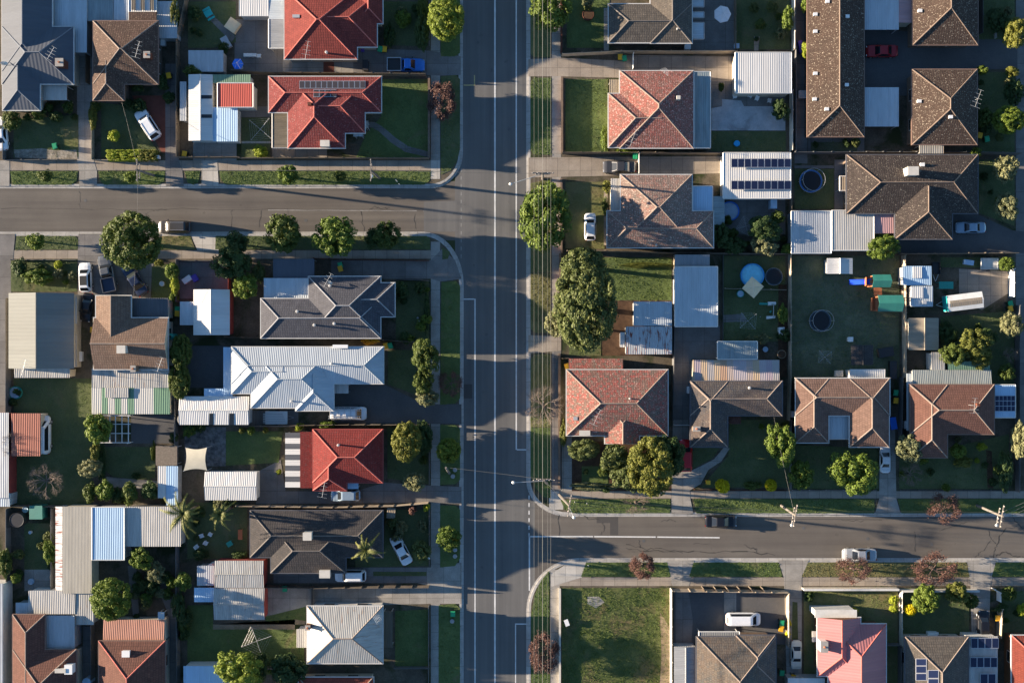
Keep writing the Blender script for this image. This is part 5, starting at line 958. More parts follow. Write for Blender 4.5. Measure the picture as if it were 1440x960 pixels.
# --- south-west
h = shed('house', 'plain gabled house, cream slope to the sun and navy slope in shade', 'house', (12, 412, 104, 518), 3.0, M['m_cream'], M['wall_cream'], 'v', .36, group='houses along the streets', at=None); LM['cream gabled house'] = (58, 465); flat(h, 'rear_roof', (20, 518, 98, 531), 2.4, M['m_galold'], (0, .2), wall=M['wall_cream']); flat(h, 'side_awning', (103, 418, 108, 455), 2.2, M['m_blue'], posts=False); flat(h, 'side_awning', (103, 470, 108, 515), 2.2, M['m_pale'], posts=False); antenna(h, None, 42, 516, 75, 2.2)
rf = Roof(3.2, .38).wing(132, 447, 236, 519, 'lr').wing(135, 416, 184, 476, 'tb')
h = hs('chimneyed tan house', 'tan tiled house with a green and white patchwork roof joined below', (180, 480), rf, 't_tan', 'ridge_pale', 'gut_white', 'wall_cream'); cooler(h, rf, 174, 491, 1.1, 1.0, 1.0, M['cooler'], 'chimney'); chimney(h, rf, 192, 518, .6, .8, 1.3, M['brick_pale']); flat(h, 'side_roof', (184, 419, 236, 448), 2.9, M['m_darksheet'], (-.1, 0), wall=M['wall_cream']); flat(h, 'back_roof', (129, 518, 238, 545), 2.8, M['m_galold'], (0, .2), wall=M['wall_cream']); flat(h, 'back_roof', (129, 545, 239, 582), 2.6, M['m_greenwhite'], (0, .15), wall=M['wall_cream']); antenna(h, rf, 231, 512, 70, 2); flat(h, 'rear_panel', (148, 545, 181, 559), 2.9, M['m_galold'], (0, .1), posts=False)
r_ = empty('water_tank'); place(r_, 240, 464, 0, 0, 2); tag(r_, 'tall blue green water tank against the tan tiled house', 'water tank', None, None); k_ = MB(); k_.cyl(0, -.9, 0, 2.0, .45, .45, 16); k_.cyl(0, -.9, 2.0, 2.2, .45, .1, 16); k_.build('tank_body', M['plastic_teal'], r_); k_ = MB(); k_.cyl(0, -.9, 2.2, 2.3, .16, .16, 10); k_.build('lid', M['trim_dark'], r_)
rf = Roof(2.9, .40).wing(367, 420, 535, 475).wing(434, 389, 535, 471.5).wing(508, 398, 555, 445, 'l')
h = hs('slate grey house', 'slate grey tiled house with blue flat roof panel on the side street corner', (460, 430), rf, 't_slate', 'ridge_grey', 'gut_white', 'brick_pale'); flat(h, 'patio_roof', (371, 391, 434, 421), 2.8, M['m_blue'], (0, 0), wall=M['wall_grey']); flat(h, 'carport_roof', (384, 364, 442, 392), 2.5, M['m_slate'], (0, .1)); antenna(h, rf, 464, 395, 60, 2.0); [roof_vent(h, rf, a, b) for a, b in ((419, 438), (443, 457), (471, 455), (465, 402))]; dish(h, rf, 465, 399, .35)
rf = Roof(3.0, .36).wing(326, 488, 539, 539).wing(353, 491.6, 468, 573).wing(416, 525, 469, 577, 't').wing(326, 491, 400, 553, 'r')
h = hs('white metal house', 'long white metal roofed house with several wings beside the wide asphalt drive', (430, 530), rf, 'm_bluewhite', 'm_bluewhite', 'gut_white', 'wall_white'); flat(h, 'side_roof', (314, 488, 327, 560), 2.6, M['m_lightblue'], wall=M['wall_white']); flat(h, 'pool_roof', (287, 546, 314, 559), 2.6, M['m_lightblue'], wall=M['wall_white']); flat(h, 'porch_roof', (468, 540, 490, 553), 2.6, M['m_pale'], (0, .05)); roof_vent(h, rf, 411, 564, .2); roof_vent(h, rf, 467, 511, .2); cooler(h, rf, 479, 487, 2.0, .4, .3, M['white'], 'air_conditioner')
rf = Roof(3.0, .42).wing(440, 604, 538, 678).wing(440.5, 655, 487, 689, 't')
h = hs('bright red house', 'bright red tiled house with black and white striped pergola', (490, 645), rf, 't_red_bottom', 'ridge_red', 'gut_red', 'brick_pale'); flat(h, 'flat_roof', (422, 607, 442, 686), 2.9, M['t_red_bottom'], (.15, 0), wall=M['wall_cream']); roof_vent(h, rf, 477, 625, .2, .8); antenna(h, rf, 458, 686, 80, 2.0); flat(h, 'porch_roof', (489, 678, 504, 687), 2.5, M['m_lightblue'])
for k in range(10): flat(h, 'pergola_slat', (401, 608 + k * 7.7, 422, 608 + (k + 1) * 7.7), 2.7 + .012 * (k % 2), M['m_white' if k % 2 else 'm_darksheet'], (.1, 0), posts=(k in (0, 9)))
rf = Roof(2.9, .41).wing(352, 718, 538, 783).wing(381, 738, 486, 805)
h = hs('dark palm house', 'dark tiled house with square chimney and a palm at its front corner', (440, 760), rf, 't_dark', 'ridge_dark', 'gut_dark', 'brick_pale'); cooler(h, rf, 434, 752, 1.1, 1.0, 1.0, M['cooler'], 'chimney'); cooler(h, rf, 458, 805, 1.4, 1.0, .8); flat(h, 'porch_roof', (486, 765, 498, 782), 2.4, M['t_brick2'], edge=M['trim_white'])
rf = Roof(3.7, .48).wing(432, 852, 538, 932); h = hs('white iron house', 'house with an old white iron hip roof, small side annexe and front verandah slab', (485, 892), rf, 'm_galold', 'ridge_pale', 'gut_white', 'wall_white'); chimney(h, rf, 435, 879, .6, .6, 1.2); flat(h, 'side_roof', (417, 884, 432, 910), 2.4, M['m_pale'], wall=M['wall_white']); flat(h, 'verandah_roof', (538, 859, 552, 910), 2.3, M['m_browncl']); antenna(h, rf, 533, 864, 30, .8)
rf = Roof(2.9, .42).wing(420, 952, 525, 1040); hs('bottom red roof', 'dark red tiled house cut by the bottom edge', (470, 957), rf, 't_redterra', 'ridge_pale', 'gut_white')
rf = Roof(2.9, .42).wing(18, 864, 63, 1010).wing(18, 913, 107, 1010); h = hs('blue deck roof', 'brown tiled house wrapped around a weathered blue flat deck roof', (50, 920), rf, 't_brick2', 'ridge_pale', 'gut_brown', 'wall_cream'); flat(h, 'deck_roof', (63, 865, 105, 913), 2.8, M['m_gal'], (0, 0), wall=M['wall_grey']); cooler(h, rf, 100, 938, 1.0, 1.2, .9, M['white'], 'air_conditioner'); cooler(h, rf, 87, 941, 1.4, .5, .5, M['cooler'], 'roof_box')
rf = Roof(2.9, .42).wing(139, 901, 232, 1010); h = hs('faded red iron roof', 'brown tiled house with a faded red iron back roof and one square skylight', (185, 920), rf, 't_brick2', 'ridge_red', 'gut_brown', 'wall_cream'); flat(h, 'back_roof', (145, 871, 231, 902), 2.7, M['m_redold'], (0, 0), quad=[(145, 903, 2.95), (231, 903, 2.95), (231, 871, 2.5), (145, 871, 2.5)], wall=M['wall_cream']); cooler(h, rf, 178, 918, 1.0, .8, .3, M['white'], 'skylight'); flat(h, 'side_roof', (222, 860, 231, 872), 2.3, M['m_blue'])
h = shed('house', 'grey walled building with windows cut by the photo edge near the bottom corner', 'house', (-80, 820, 4, 1010), 3.2, M['m_gal'], M['wall_white'], rise=(.1, 0), group='houses along the streets', at=None)
for k in range(3):
    x_, y_ = W(4, 835 + k * 40, 1.5); f = MB(); f.box(x_ - .14, y_ - .8, 1.0, x_ - .07, y_ + .8, 2.3); fo = wbuild(f, 'window', M['trim_white'], h); q = MB(); q.box(x_ - .069, y_ - .7, 1.1, x_ - .06, y_ + .7, 2.2); wbuild(q, 'pane', M['glass_dark'], fo)
shed('long_shed', 'long grey roof at the photo edge beside the rusty roofed shed', 'shed', (-50, 580, 12, 700), 2.8, M['m_gal'], M['wall_red'], rise=(.1, 0), at=None); shed('small_annexe', 'small blue grey annexe roof at the photo edge below the long grey roof', 'shed', (-30, 693, 14, 712), 2.6, M['m_blue'], M['wall_metal'], at=None)
# ================================================================ SHEDS, GARAGES, CARPORTS
def sd_(look, rect, z, mat, w='wall_metal', ridge=None, **k): return shed('shed', look, 'shed', rect, z, M[mat], M[w], ridge, at=None, **k)
shed('garage', 'white metal garage above the bare concrete yard', 'garage', (1034, 74, 1113, 131), 3.0, M['m_white'], M['wall_cream'], rise=(.1, 0), edge=M['trim_white']); LM['white metal garage'] = (1075, 100)
g_ = shed('garage', 'white metal garage carrying two rows of blue solar panels', 'garage', (1017, 215, 1112, 279), 3.0, M['m_white'], M['wall_white'], rise=(.1, 0), edge=M['trim_white']); LM['solar garage'] = (1065, 245)
solar(g_, None, 1028, 223, 1112, 236, 9, z=3.35); solar(g_, None, 1028, 254, 1112, 267, 9, z=3.3)
sd_('large blue grey sheet roofed shed below the faded red and grey house', (949, 375, 1009, 459), 2.8, 'm_blue', edge=M['trim_white'], rise=(.1, 0)); LM['large blue shed'] = (980, 417); sd_('low grey lean-to joined to the top of the large blue shed', (949, 358, 998, 374), 2.3, 'm_grey')
sd_('pale sheet shed roof between the lawn and the patchy rusty shed', (891, 424, 945, 458), 2.4, 'm_blue'); sd_('shed with patchy white and rusty red iron roof', (880, 459, 945, 498), 2.3, 'm_rustmix'); LM['patchy rusty shed'] = (912, 480); sd_('tiny white lean-to beside the patchy rusty shed', (872, 467, 879, 488), 2.0, 'm_white')
sd_('blue corrugated flat roof, first of three joined beside the dark tiled house', (1113, 297, 1169, 356), 2.7, 'm_gal', edge=M['trim_white']); sd_('cream flat roof in the middle of three joined roofs', (1170, 296, 1229, 352), 2.8, 'm_pale', edge=M['trim_white'], w='wall_cream'); sd_('pink flat roof, last of the three joined roofs', (1229.6, 300, 1259, 328), 2.7, 'm_pink', w='wall_cream')
shed('carport', 'blue carport roof at the top edge between the units', 'carport', (1216, -30, 1264, 42), 2.6, M['m_blue'], M['wall_metal'], open_=True, rise=(.1, .1)); shed('carport', 'blue grey carport roof below the red car between the units', 'carport', (1216, 123, 1264, 178), 2.6, M['m_blue'], M['wall_metal'], open_=True, rise=(.1, .1)); LM['lower blue carport'] = (1240, 150)
sd_('small white ribbed shed above the large grey lawn', (1163, 363, 1199, 385), 2.1, 'm_white', ridge='v', pitch=.1); LM['ribbed white shed'] = (1181, 374)
sk_ = sd_('light blue flat roof with pale skylight patch near the play tower', (1270, 374, 1310, 401), 2.5, 'm_lightblue'); flat(sk_, 'skylight', (1284, 375, 1297, 391), 2.72, M['m_white'], posts=False); sk_ = sd_('lower light blue flat roof beside the caravan', (1281, 402, 1312, 431), 2.5, 'm_blue'); flat(sk_, 'skylight', (1282, 404, 1298, 419), 2.72, M['m_white'], posts=False); cooler(sk_, Roof(2.2, 0).wing(1281, 402, 1312, 431), 1299, 425, .5, .4, .2, M['metal_pale'], 'roof_vent'); sd_('tan and dark gabled shed roof below the blue flat roofs', (1278, 447, 1320, 492), 2.6, 'm_tanflat', w='wall_cream', ridge='v', pitch=.2); LM['tan gabled shed'] = (1299, 470)
sd_('small grey skewed shed roof behind the red brown house', (1310, 495, 1329, 521), 2.4, 'm_galold', w='wall_white'); shed('shade_roof', 'green mesh shade roof behind the red brown house', 'shade roof', (1333, 508, 1392, 521), 2.3, M['m_green'], M['wall_metal'], open_=True)
sd_('white back roof behind the tan tiled house', (1195, 519, 1245, 535), 2.5, 'm_white', w='wall_white'); gz = shed('gazebo', 'dark roofed gazebo behind the tan tiled house', 'gazebo', (1197, 485, 1228, 513), 2.6, M['t_dark'], M['wall_grey'], 'v', .25, open_=True, at=None); LM['dark gazebo'] = (1212, 500)
sd_('white and blue gabled shed with red side beside the two mixed hedges', (272, 407, 323, 471), 2.7, 'm_white', ridge='v', pitch=.2, w='wall_red'); LM['red sided shed'] = (297, 440); sd_('small blue lean-to beside the white and blue gabled shed', (253, 424, 272, 457), 2.2, 'm_blue')
sd_('white gabled shed with two dark skylights beside the white metal house', (252, 557, 350, 597), 2.7, 'm_white', w='wall_white', ridge='h', pitch=.18, skyl=[(294, 581, 300, 597), (322, 581, 329, 597)]); LM['dark skylight shed'] = (300, 577); sd_('white gabled shed below the cream shade sail', (288, 663, 361, 703), 2.6, 'm_white', w='wall_white', ridge='h', pitch=.2); LM['white gabled shed'] = (325, 683)
sd_('rusty iron roofed shed with a white truck beside it', (16, 581, 57, 641), 2.7, 'm_rust', w='wall_cream'); LM['rusty shed'] = (36, 610)
sd_('long cream flat roof running down beside the patchwork strip', (88, 712, 129, 834), 3.0, 'm_creamflat', w='wall_cream'); sd_('narrow patchwork iron strip roof along the long cream roof', (78, 712, 87.6, 830), 2.5, 'm_rustmix', rise=(.2, 0)); sd_('bright blue ribbed roof between two cream roofs', (129.5, 713, 175, 787), 3.1, 'm_lightblue', edge=M['trim_white']); LM['bright blue roof'] = (152, 750); sd_('cream flat roof beside the bright blue ribbed roof', (176, 712, 254, 768), 2.8, 'm_pale', w='wall_cream')
sd_('pale ribbed roof with two brown strips above the brown tiled corner', (40, 830, 106, 863), 2.6, 'm_pale', w='wall_white'); sd_('worn white iron roof touching the dense yellow green tree', (106, 833, 132, 878), 2.5, 'm_galold'); sd_('small blue lean-to at the end of the pale ribbed roof', (22, 847, 40, 863), 2.2, 'm_blue')
sd_('old white iron shed with double gable, upper roof', (302, 788, 371, 826), 2.9, 'm_galold', w='wall_red', ridge='h', pitch=.15); LM['double gabled shed'] = (335, 828); sd_('old white iron shed with double gable, lower roof', (301, 826.5, 372, 871), 2.8, 'm_galold', w='wall_red', ridge='h', pitch=.18); sd_('blue white lean-to joined to the double gabled iron shed', (273, 826, 301, 846), 2.4, 'm_lightblue'); sd_('small weathered lean-to above the blue white one', (277, 795, 301, 823), 2.3, 'm_gal')
sd_('white roof at the bottom edge beside the golden tree', (258, 936, 322, 990), 2.7, 'm_lightblue', w='wall_white'); sd_('tall pale sheet strip roof beside the small lawn with hedge plants', (222, 655, 233, 700), 2.3, 'm_white'); sd_('light blue sheet strip roof along the boundary', (233.5, 655, 250, 710), 2.3, 'm_lightblue'); shed('slatted_pergola', 'weathered timber slat pergola above the light blue strip roof', 'pergola', (219, 627, 249, 654), 2.4, M['timber_deck'], M['wall_metal'], open_=True)
sd_('pale cream sheet strip cut by the bottom edge near the white car drive', (1108, 953, 1160, 990), 2.4, 'm_white')
# ================================================================ TREES AND SHRUBS  (px, py, rx, ry, height, kind, leaf, look)
T = [(628, 27, 27, 31, 7, 'dense', 'leaf_yg', 'round bright green street tree'), (621, 141, 20, 27, 5, 'redleaf', 'leaf_rust', 'red leaved street tree'),
(775, 12, 27, 30, 6, 'round', 'leaf_bright', 'green street tree under the wires'), (765, 299, 36, 47, 7.5, 'round', 'leaf_bright', 'tall light green street tree under the power lines'),
(824, 430, 46, 66, 11, 'dense', 'leaf_olive', 'huge olive green garden tree'), (822, 372, 30, 30, 9, 'round', 'leaf_olive', 'brownish green tree joined to the huge tree'), (782, 455, 16, 20, 6, 'loose', 'leaf_grey', 'pale green shrub tree beside the huge tree'),
(187, 338, 42, 41, 9, 'dense', 'leaf_mid', 'large dense round dark green tree over the kerb'), (400, 330, 26, 25, 6, 'round', 'leaf_mid', 'round green street tree'), (470, 333, 29, 27, 6.5, 'round', 'leaf_bright', 'wide green street tree'), (545, 330, 17, 19, 5, 'round', 'leaf_mid', 'dark green street tree with light top'), (524, 336, 13, 15, 4, 'shrub', 'leaf_dark', 'small dark street tree beside a taller one'),
(327, 368, 24, 24, 5.5, 'round', 'leaf_dark', 'dark leafy tree over the footpath'), (345, 403, 17, 17, 4.5, 'round', 'leaf_bright', 'yellow green tree'), (333, 342, 17, 16, 4, 'shrub', 'leaf_dark', 'dark bushy verge tree'),
(51, 338, 13, 13, 3.5, 'loose', 'leaf_bright', 'small pale green verge tree'), (64, 247, 12, 9, 2.6, 'shrub', 'leaf_mid', 'small dark bush on the verge'), (185, 250, 11, 9, 2.6, 'loose', 'leaf_bright', 'small light green bush on the verge'), (405, 246, 14, 15, 4, 'loose', 'leaf_bright', 'light green young tree on the verge'), (478, 247, 9, 8, 2.4, 'shrub', 'leaf_mid', 'little bush on the long verge'),
(17, 170, 13, 15, 2.5, 'loose', 'leaf_mid', 'spiky dark bush'), (131, 163, 6, 21, 2.2, 'shrub', 'leaf_golden', 'narrow golden hedge shrub'), (160, 191, 9, 9, 1.8, 'shrub', 'leaf_lime', 'small clipped lime bush on the lawn'), (270, 101, 14, 9, 3, 'shrub', 'leaf_mid', 'leafy bush hanging over the shed corner'), (367, 214, 10, 9, 1.6, 'loose', 'leaf_lime', 'lime shrub'), (246, 20, 6, 26, 3, 'shrub', 'leaf_golden', 'thin golden hedge row'), (565, 26, 13, 13, 2, 'loose', 'leaf_bright', 'flowering light bush'), (594, 45, 10, 30, 3, 'shrub', 'leaf_dark', 'dark hedge shrub'), (594, 12, 10, 15, 3, 'shrub', 'leaf_mid', 'green hedge shrub'), (548, 50, 8, 18, 2, 'shrub', 'leaf_dark', 'dark low shrub'), (228, 115, 9, 12, 2, 'shrub', 'leaf_dark', 'dark shrub'), (194, 124, 9, 6, 1.6, 'shrub', 'leaf_dark', 'low dark shrub'), (180, 147, 9, 8, 1.5, 'shrub', 'leaf_dark', 'low dark shrub'), (135, 150, 9, 8, 1.5, 'shrub', 'leaf_mid', 'low green shrub'),
(853, 262, 6, 10, 2, 'shrub', 'leaf_golden', 'golden shrub'), (851, 290, 5, 14, 1.6, 'shrub', 'leaf_mid', 'low narrow shrub'), (1108, 27, 8, 17, 3, 'shrub', 'leaf_bright', 'bright climbing shrub on the fence'), (1132, 8, 7, 10, 3, 'shrub', 'leaf_bright', 'light green shrub'), (1133, 70, 6, 13, 2.6, 'shrub', 'leaf_lime', 'lime shrub'), (1097, 155, 12, 15, 3, 'round', 'leaf_dark', 'dark round bush'), (1097, 48, 8, 8, 1.8, 'loose', 'leaf_grey', 'spiky pale shrub'), (1014, 122, 4, 7, 2, 'shrub', 'leaf_mid', 'small dark conifer shrub'), (880, 213, 14, 5, 1.3, 'loose', 'leaf_bright', 'straggly bright shrubs'), (851, 195, 7, 18, 1.6, 'loose', 'leaf_bright', 'straggly lawn edge shrub'),
(1427, 44, 16, 22, 5, 'round', 'leaf_golden', 'golden brown tree'), (1381, 99, 8, 7, 2, 'shrub', 'leaf_bright', 'small lime bush'), (1423, 101, 9, 8, 2, 'shrub', 'leaf_golden', 'small golden bush'), (1419, 169, 23, 20, 4.5, 'dense', 'leaf_yg', 'bright green round tree'), (1384, 167, 11, 13, 3, 'round', 'leaf_mid', 'dark green bush'), (1371, 214, 9, 8, 2.4, 'loose', 'leaf_bright', 'light shrub'), (1414, 240, 18, 20, 4.5, 'loose', 'leaf_grey', 'pale grey green tree'), (1416, 290, 17, 20, 4.5, 'loose', 'leaf_grey', 'pale open crowned tree'), (1402, 30, 16, 18, 3, 'round', 'leaf_dark', 'dark bush'), (1425, 130, 12, 18, 3, 'round', 'leaf_dark', 'dark hedge bush'),
(1094, 305, 10, 10, 3, 'loose', 'leaf_mid', 'green spiky bush'), (1073, 322, 22, 18, 4, 'round', 'leaf_dark', 'dark spreading tree'), (1074, 343, 18, 15, 3.5, 'loose', 'leaf_grey', 'pale tipped spiky bush'), (1106, 350, 8, 8, 2.6, 'shrub', 'leaf_bright', 'yellow green bush'), (1034, 345, 15, 12, 3, 'round', 'leaf_dark', 'dark bush'), (1014, 330, 12, 18, 3, 'round', 'leaf_dark', 'dark hedge bush'), (1241, 345, 23, 18, 4, 'round', 'leaf_bright', 'leafy light green tree'), (1415, 371, 11, 10, 2.6, 'dense', 'leaf_bright', 'clipped bright green ball shrub'), (1101, 442, 7, 15, 2.6, 'shrub', 'leaf_bright', 'light green shrub by the boundary'), (1424, 458, 15, 18, 4, 'loose', 'leaf_grey', 'pale grey leaved tree'), (1372, 482, 22, 20, 5, 'round', 'leaf_golden', 'golden green tree'), (1341, 498, 16, 16, 4.5, 'round', 'leaf_mid', 'green tree'), (1380, 504, 14, 14, 4, 'round', 'leaf_golden', 'golden tree'), (1388, 474, 14, 14, 3, 'loose', 'leaf_dark', 'dark loose tree'), (1416, 525, 11, 12, 3, 'loose', 'leaf_mid', 'sparse green shrub'), (1334, 470, 14, 12, 2.4, 'round', 'leaf_dark', 'low dark shrub'), (1424, 500, 12, 13, 3.5, 'bare', '', 'bare twiggy tree'),
(906, 373, 42, 4, 1.0, 'shrub', 'leaf_golden', 'row of low golden edge plants'), (765, 572, 32, 32, 6, 'bare', '', 'bare wide street tree under the wires'), (792, 610, 5, 20, 1.2, 'shrub', 'leaf_golden', 'low golden wall shrub'), (822, 634, 22, 15, 4, 'round', 'leaf_olive', 'round olive bush'), (862, 640, 22, 20, 5, 'loose', 'leaf_olive', 'brown green bushy tree'), (880, 668, 22, 20, 5, 'loose', 'leaf_olive', 'olive tree behind the low flower hedge'), (914, 655, 34, 42, 9, 'dense', 'leaf_golden', 'big dense golden green tree'), (943, 640, 22, 28, 7, 'round', 'leaf_dark', 'shaded half of the big garden tree, shade coloured into dark leaves'), (838, 684, 32, 6, 1.2, 'loose', 'leaf_grey', 'low flowering hedge'), (896, 709, 22, 16, 4.5, 'bare', '', 'bare brown street tree'),  # big garden tree's shaded half: shade coloured in as a separate dark crown
(1100, 626, 20, 30, 6, 'round', 'leaf_bright', 'tall bright leafy tree'), (1126, 668, 15, 20, 4.5, 'round', 'leaf_bright', 'smaller bright leafy tree'), (1016, 683, 11, 10, 2, 'dense', 'leaf_yellow', 'yellow ball shrub with dark side'), (1084, 682, 9, 9, 2, 'dense', 'leaf_yellow', 'yellow ball shrub'), (1058, 682, 13, 6, 1.2, 'shrub', 'leaf_mid', 'low green front bed plants'), (1204, 665, 33, 30, 6.5, 'round', 'leaf_bright', 'wide leafy front yard tree'), (1279, 630, 19, 21, 5, 'loose', 'leaf_grey', 'pale feathery tree'), (1284, 668, 18, 20, 4, 'bare', '', 'dim bare shrub'), (1348, 634, 11, 11, 3, 'shrub', 'leaf_bright', 'small lime tree'), (1380, 628, 8, 6, 2, 'shrub', 'leaf_lime', 'small lime shrub'), (1374, 647, 4, 4, 1, 'shrub', 'leaf_lime', 'tiny lime shrub'), (1355, 650, 13, 8, 1.6, 'shrub', 'leaf_golden', 'low brownish shrub'), (1413, 660, 11, 30, 2.4, 'shrub', 'leaf_dark', 'long dark hedge'), (1436, 620, 11, 26, 5, 'loose', 'leaf_grey', 'pale grey tree cut by the photo edge'),
(1333, 717, 24, 22, 5, 'redsparse', 'leaf_rust', 'bare reddish street tree leaning over the kerb'), (906, 798, 17, 17, 4.5, 'redleaf', 'leaf_rust', 'small rust red street tree'), (1205, 804, 25, 18, 4.5, 'redsparse', 'leaf_rust', 'thin rusty street tree'), (1318, 803, 32, 22, 5, 'redsparse', 'leaf_rust', 'wide bare rusty street tree'), (765, 920, 21, 28, 5, 'redleaf', 'leaf_rust', 'brownish red street tree under the wires'), (1301, 842, 16, 20, 4.5, 'round', 'leaf_bright', 'green tree behind the white wall'), (1346, 832, 17, 16, 4, 'loose', 'leaf_golden', 'tall slender golden tree'), (1366, 845, 11, 10, 2.6, 'dense', 'leaf_mid', 'dark glossy round bush'), (1280, 857, 9, 9, 1.8, 'dense', 'leaf_yellow', 'bright yellow ball shrub alone on the lawn'), (1257, 844, 6, 7, 1.6, 'shrub', 'leaf_lime', 'lime bush, upper of two by the wall'), (1257, 856, 6, 7, 1.6, 'shrub', 'leaf_lime', 'lime bush, lower of two by the wall'), (1419, 834, 11, 11, 2.4, 'dense', 'leaf_mid', 'round green bush with pale top'), (1438, 858, 7, 10, 2, 'shrub', 'leaf_lime', 'lime bush cut by the photo edge'), (1109, 876, 4, 6, 1.3, 'shrub', 'leaf_yellow', 'yellow shrub, upper of two by the drive'), (1108, 891, 4, 6, 1.3, 'shrub', 'leaf_yellow', 'yellow shrub, lower of two by the drive'), (1202, 857, 4, 5, 1.3, 'shrub', 'leaf_yellow', 'small yellow plant at the gable'),
(52, 388, 20, 12, 2.2, 'loose', 'leaf_bright', 'lime leafed garden bush'), (82, 372, 6, 6, 1.4, 'shrub', 'leaf_lime', 'tiny lime bush'), (28, 376, 12, 14, 2, 'shrub', 'leaf_dark', 'dark corner bush'), (242, 382, 10, 14, 2.6, 'shrub', 'leaf_bright', 'bright hedge bush, uppermost of the row'), (246, 402, 7, 14, 2.4, 'shrub', 'leaf_lime', 'lime hedge bush in the middle of the row'), (245, 417, 7, 7, 2, 'shrub', 'leaf_bright', 'bright hedge bush, lowest of the row'), (224, 370, 7, 5, 1.6, 'shrub', 'leaf_golden', 'small golden bush'), (255, 495, 15, 27, 4.5, 'dense', 'leaf_mid', 'tall hedge tree, upper half of the row'), (252, 535, 15, 26, 4.2, 'dense', 'leaf_mid', 'tall hedge tree, lower half of the row'), (364, 384, 9, 16, 2.6, 'shrub', 'leaf_olive', 'brownish shrub'),
(520, 479, 14, 6, 2.4, 'shrub', 'leaf_autumn', 'orange autumn shrub'), (577, 476, 6, 6, 2, 'shrub', 'leaf_bright', 'small light shrub'), (565, 410, 10, 14, 2, 'shrub', 'leaf_dark', 'dark front shrub'), (590, 405, 8, 10, 2, 'shrub', 'leaf_dark', 'dark hedge shrub'), (600, 440, 5, 30, 1.6, 'shrub', 'leaf_dark', 'dark narrow front hedge'), (597, 500, 19, 23, 5.5, 'round', 'leaf_mid', 'big green front hedge tree'), (596, 535, 13, 18, 4.5, 'round', 'leaf_mid', 'green front hedge tree'), (600, 559, 17, 13, 4, 'loose', 'leaf_grey', 'pale green front hedge tree'), (633, 540, 17, 18, 4.5, 'redsparse', 'leaf_rust', 'bare reddish verge tree'), (572, 621, 22, 30, 6, 'dense', 'leaf_golden', 'golden green dense front tree'), (595, 615, 13, 25, 3.5, 'loose', 'leaf_dark', 'dark shrub tree'), (631, 634, 18, 18, 4.5, 'dense', 'leaf_yg', 'bright lime street tree'), (583, 677, 16, 14, 4, 'loose', 'leaf_grey', 'pale feathery tree'), (460, 597, 12, 6, 1.8, 'shrub', 'leaf_bright', 'light green fence shrub'), (421, 600, 6, 7, 2, 'shrub', 'leaf_lime', 'lime fence shrub'), (353, 604, 7, 6, 1.4, 'loose', 'leaf_bright', 'small bushy edge plant'), (340, 605, 5, 5, 1.2, 'loose', 'leaf_golden', 'small brown edge plant'), (373, 604, 4, 5, 1.2, 'loose', 'leaf_golden', 'small dry edge plant'), (392, 663, 4, 4, 1, 'shrub', 'leaf_lime', 'lime plant in the paving'),
(631, 757, 16, 17, 4.2, 'round', 'leaf_bright', 'small bright street tree'), (593, 740, 8, 7, 1.6, 'loose', 'leaf_grey', 'grey spiky agave'), (592, 775, 14, 16, 3, 'loose', 'leaf_olive', 'olive shrub with twigs'), (600, 713, 6, 5, 1.4, 'shrub', 'leaf_lime', 'lime corner shrub'), (580, 717, 7, 6, 1.8, 'shrub', 'leaf_rust', 'brown shrub'), (458, 795, 1, 1, .6, 'shrub', 'leaf_dark', ''),
(137, 603, 20, 22, 5, 'loose', 'leaf_bright', 'yellow green tree'), (135, 636, 7, 14, 3, 'loose', 'leaf_golden', 'thin golden bush'), (128, 660, 17, 13, 3.5, 'round', 'leaf_grey', 'round grey green bush'), (127, 692, 10, 15, 3, 'shrub', 'leaf_mid', 'green hedge plant, first of four'), (148, 690, 12, 16, 3.2, 'shrub', 'leaf_bright', 'green hedge plant, second of four'), (182, 694, 12, 18, 3.4, 'shrub', 'leaf_mid', 'olive hedge plant, third of four'), (211, 690, 12, 14, 3.2, 'shrub', 'leaf_dark', 'dark hedge plant, last of four'), (165, 697, 8, 12, 2.4, 'shrub', 'leaf_dark', 'dark filler hedge plant'), (244, 615, 6, 8, 2, 'shrub', 'leaf_dark', 'dark bush'), (216, 635, 3, 15, 2, 'shrub', 'leaf_mid', 'climbing plant on the pergola'), (143, 650, 6, 30, 1.3, 'shrub', 'leaf_dark', 'dark low border hedge'),
(58, 677, 28, 29, 5, 'bare', '', 'pale bare round tree'), (10, 626, 16, 22, 5.5, 'bare', '', 'bare tree cut by the photo edge'), (69, 776, 9, 17, 2.8, 'loose', 'leaf_bright', 'bright narrow bush'), (6, 790, 9, 20, 3, 'loose', 'leaf_mid', 'green bush at the photo edge'), (22, 812, 8, 8, 2.4, 'shrub', 'leaf_bright', 'light green bush'), (157, 843, 29, 30, 7, 'dense', 'leaf_bright', 'dense yellow green tree touching worn roofs'), (199, 787, 16, 15, 4, 'loose', 'leaf_bright', 'bright open tree'), (219, 801, 13, 12, 3, 'loose', 'leaf_grey', 'pale bush'), (257, 817, 12, 13, 3.2, 'shrub', 'leaf_bright', 'yellow green bush'), (250, 850, 9, 20, 2.4, 'loose', 'leaf_dark', 'dark loose bush'), (215, 825, 10, 12, 2, 'loose', 'leaf_dark', 'dark small bush'), (262, 870, 9, 14, 2, 'shrub', 'leaf_dark', 'low dark bush'), (340, 942, 31, 27, 6.5, 'round', 'leaf_yg', 'yellow green round tree'), (405, 942, 27, 24, 5, 'loose', 'leaf_dark', 'dark thin crowned tree'), (368, 940, 12, 22, 4, 'loose', 'leaf_dark', 'dark bush between two trees'), (338, 780, 12, 6, 1.6, 'loose', 'leaf_dark', 'low dark bush')]
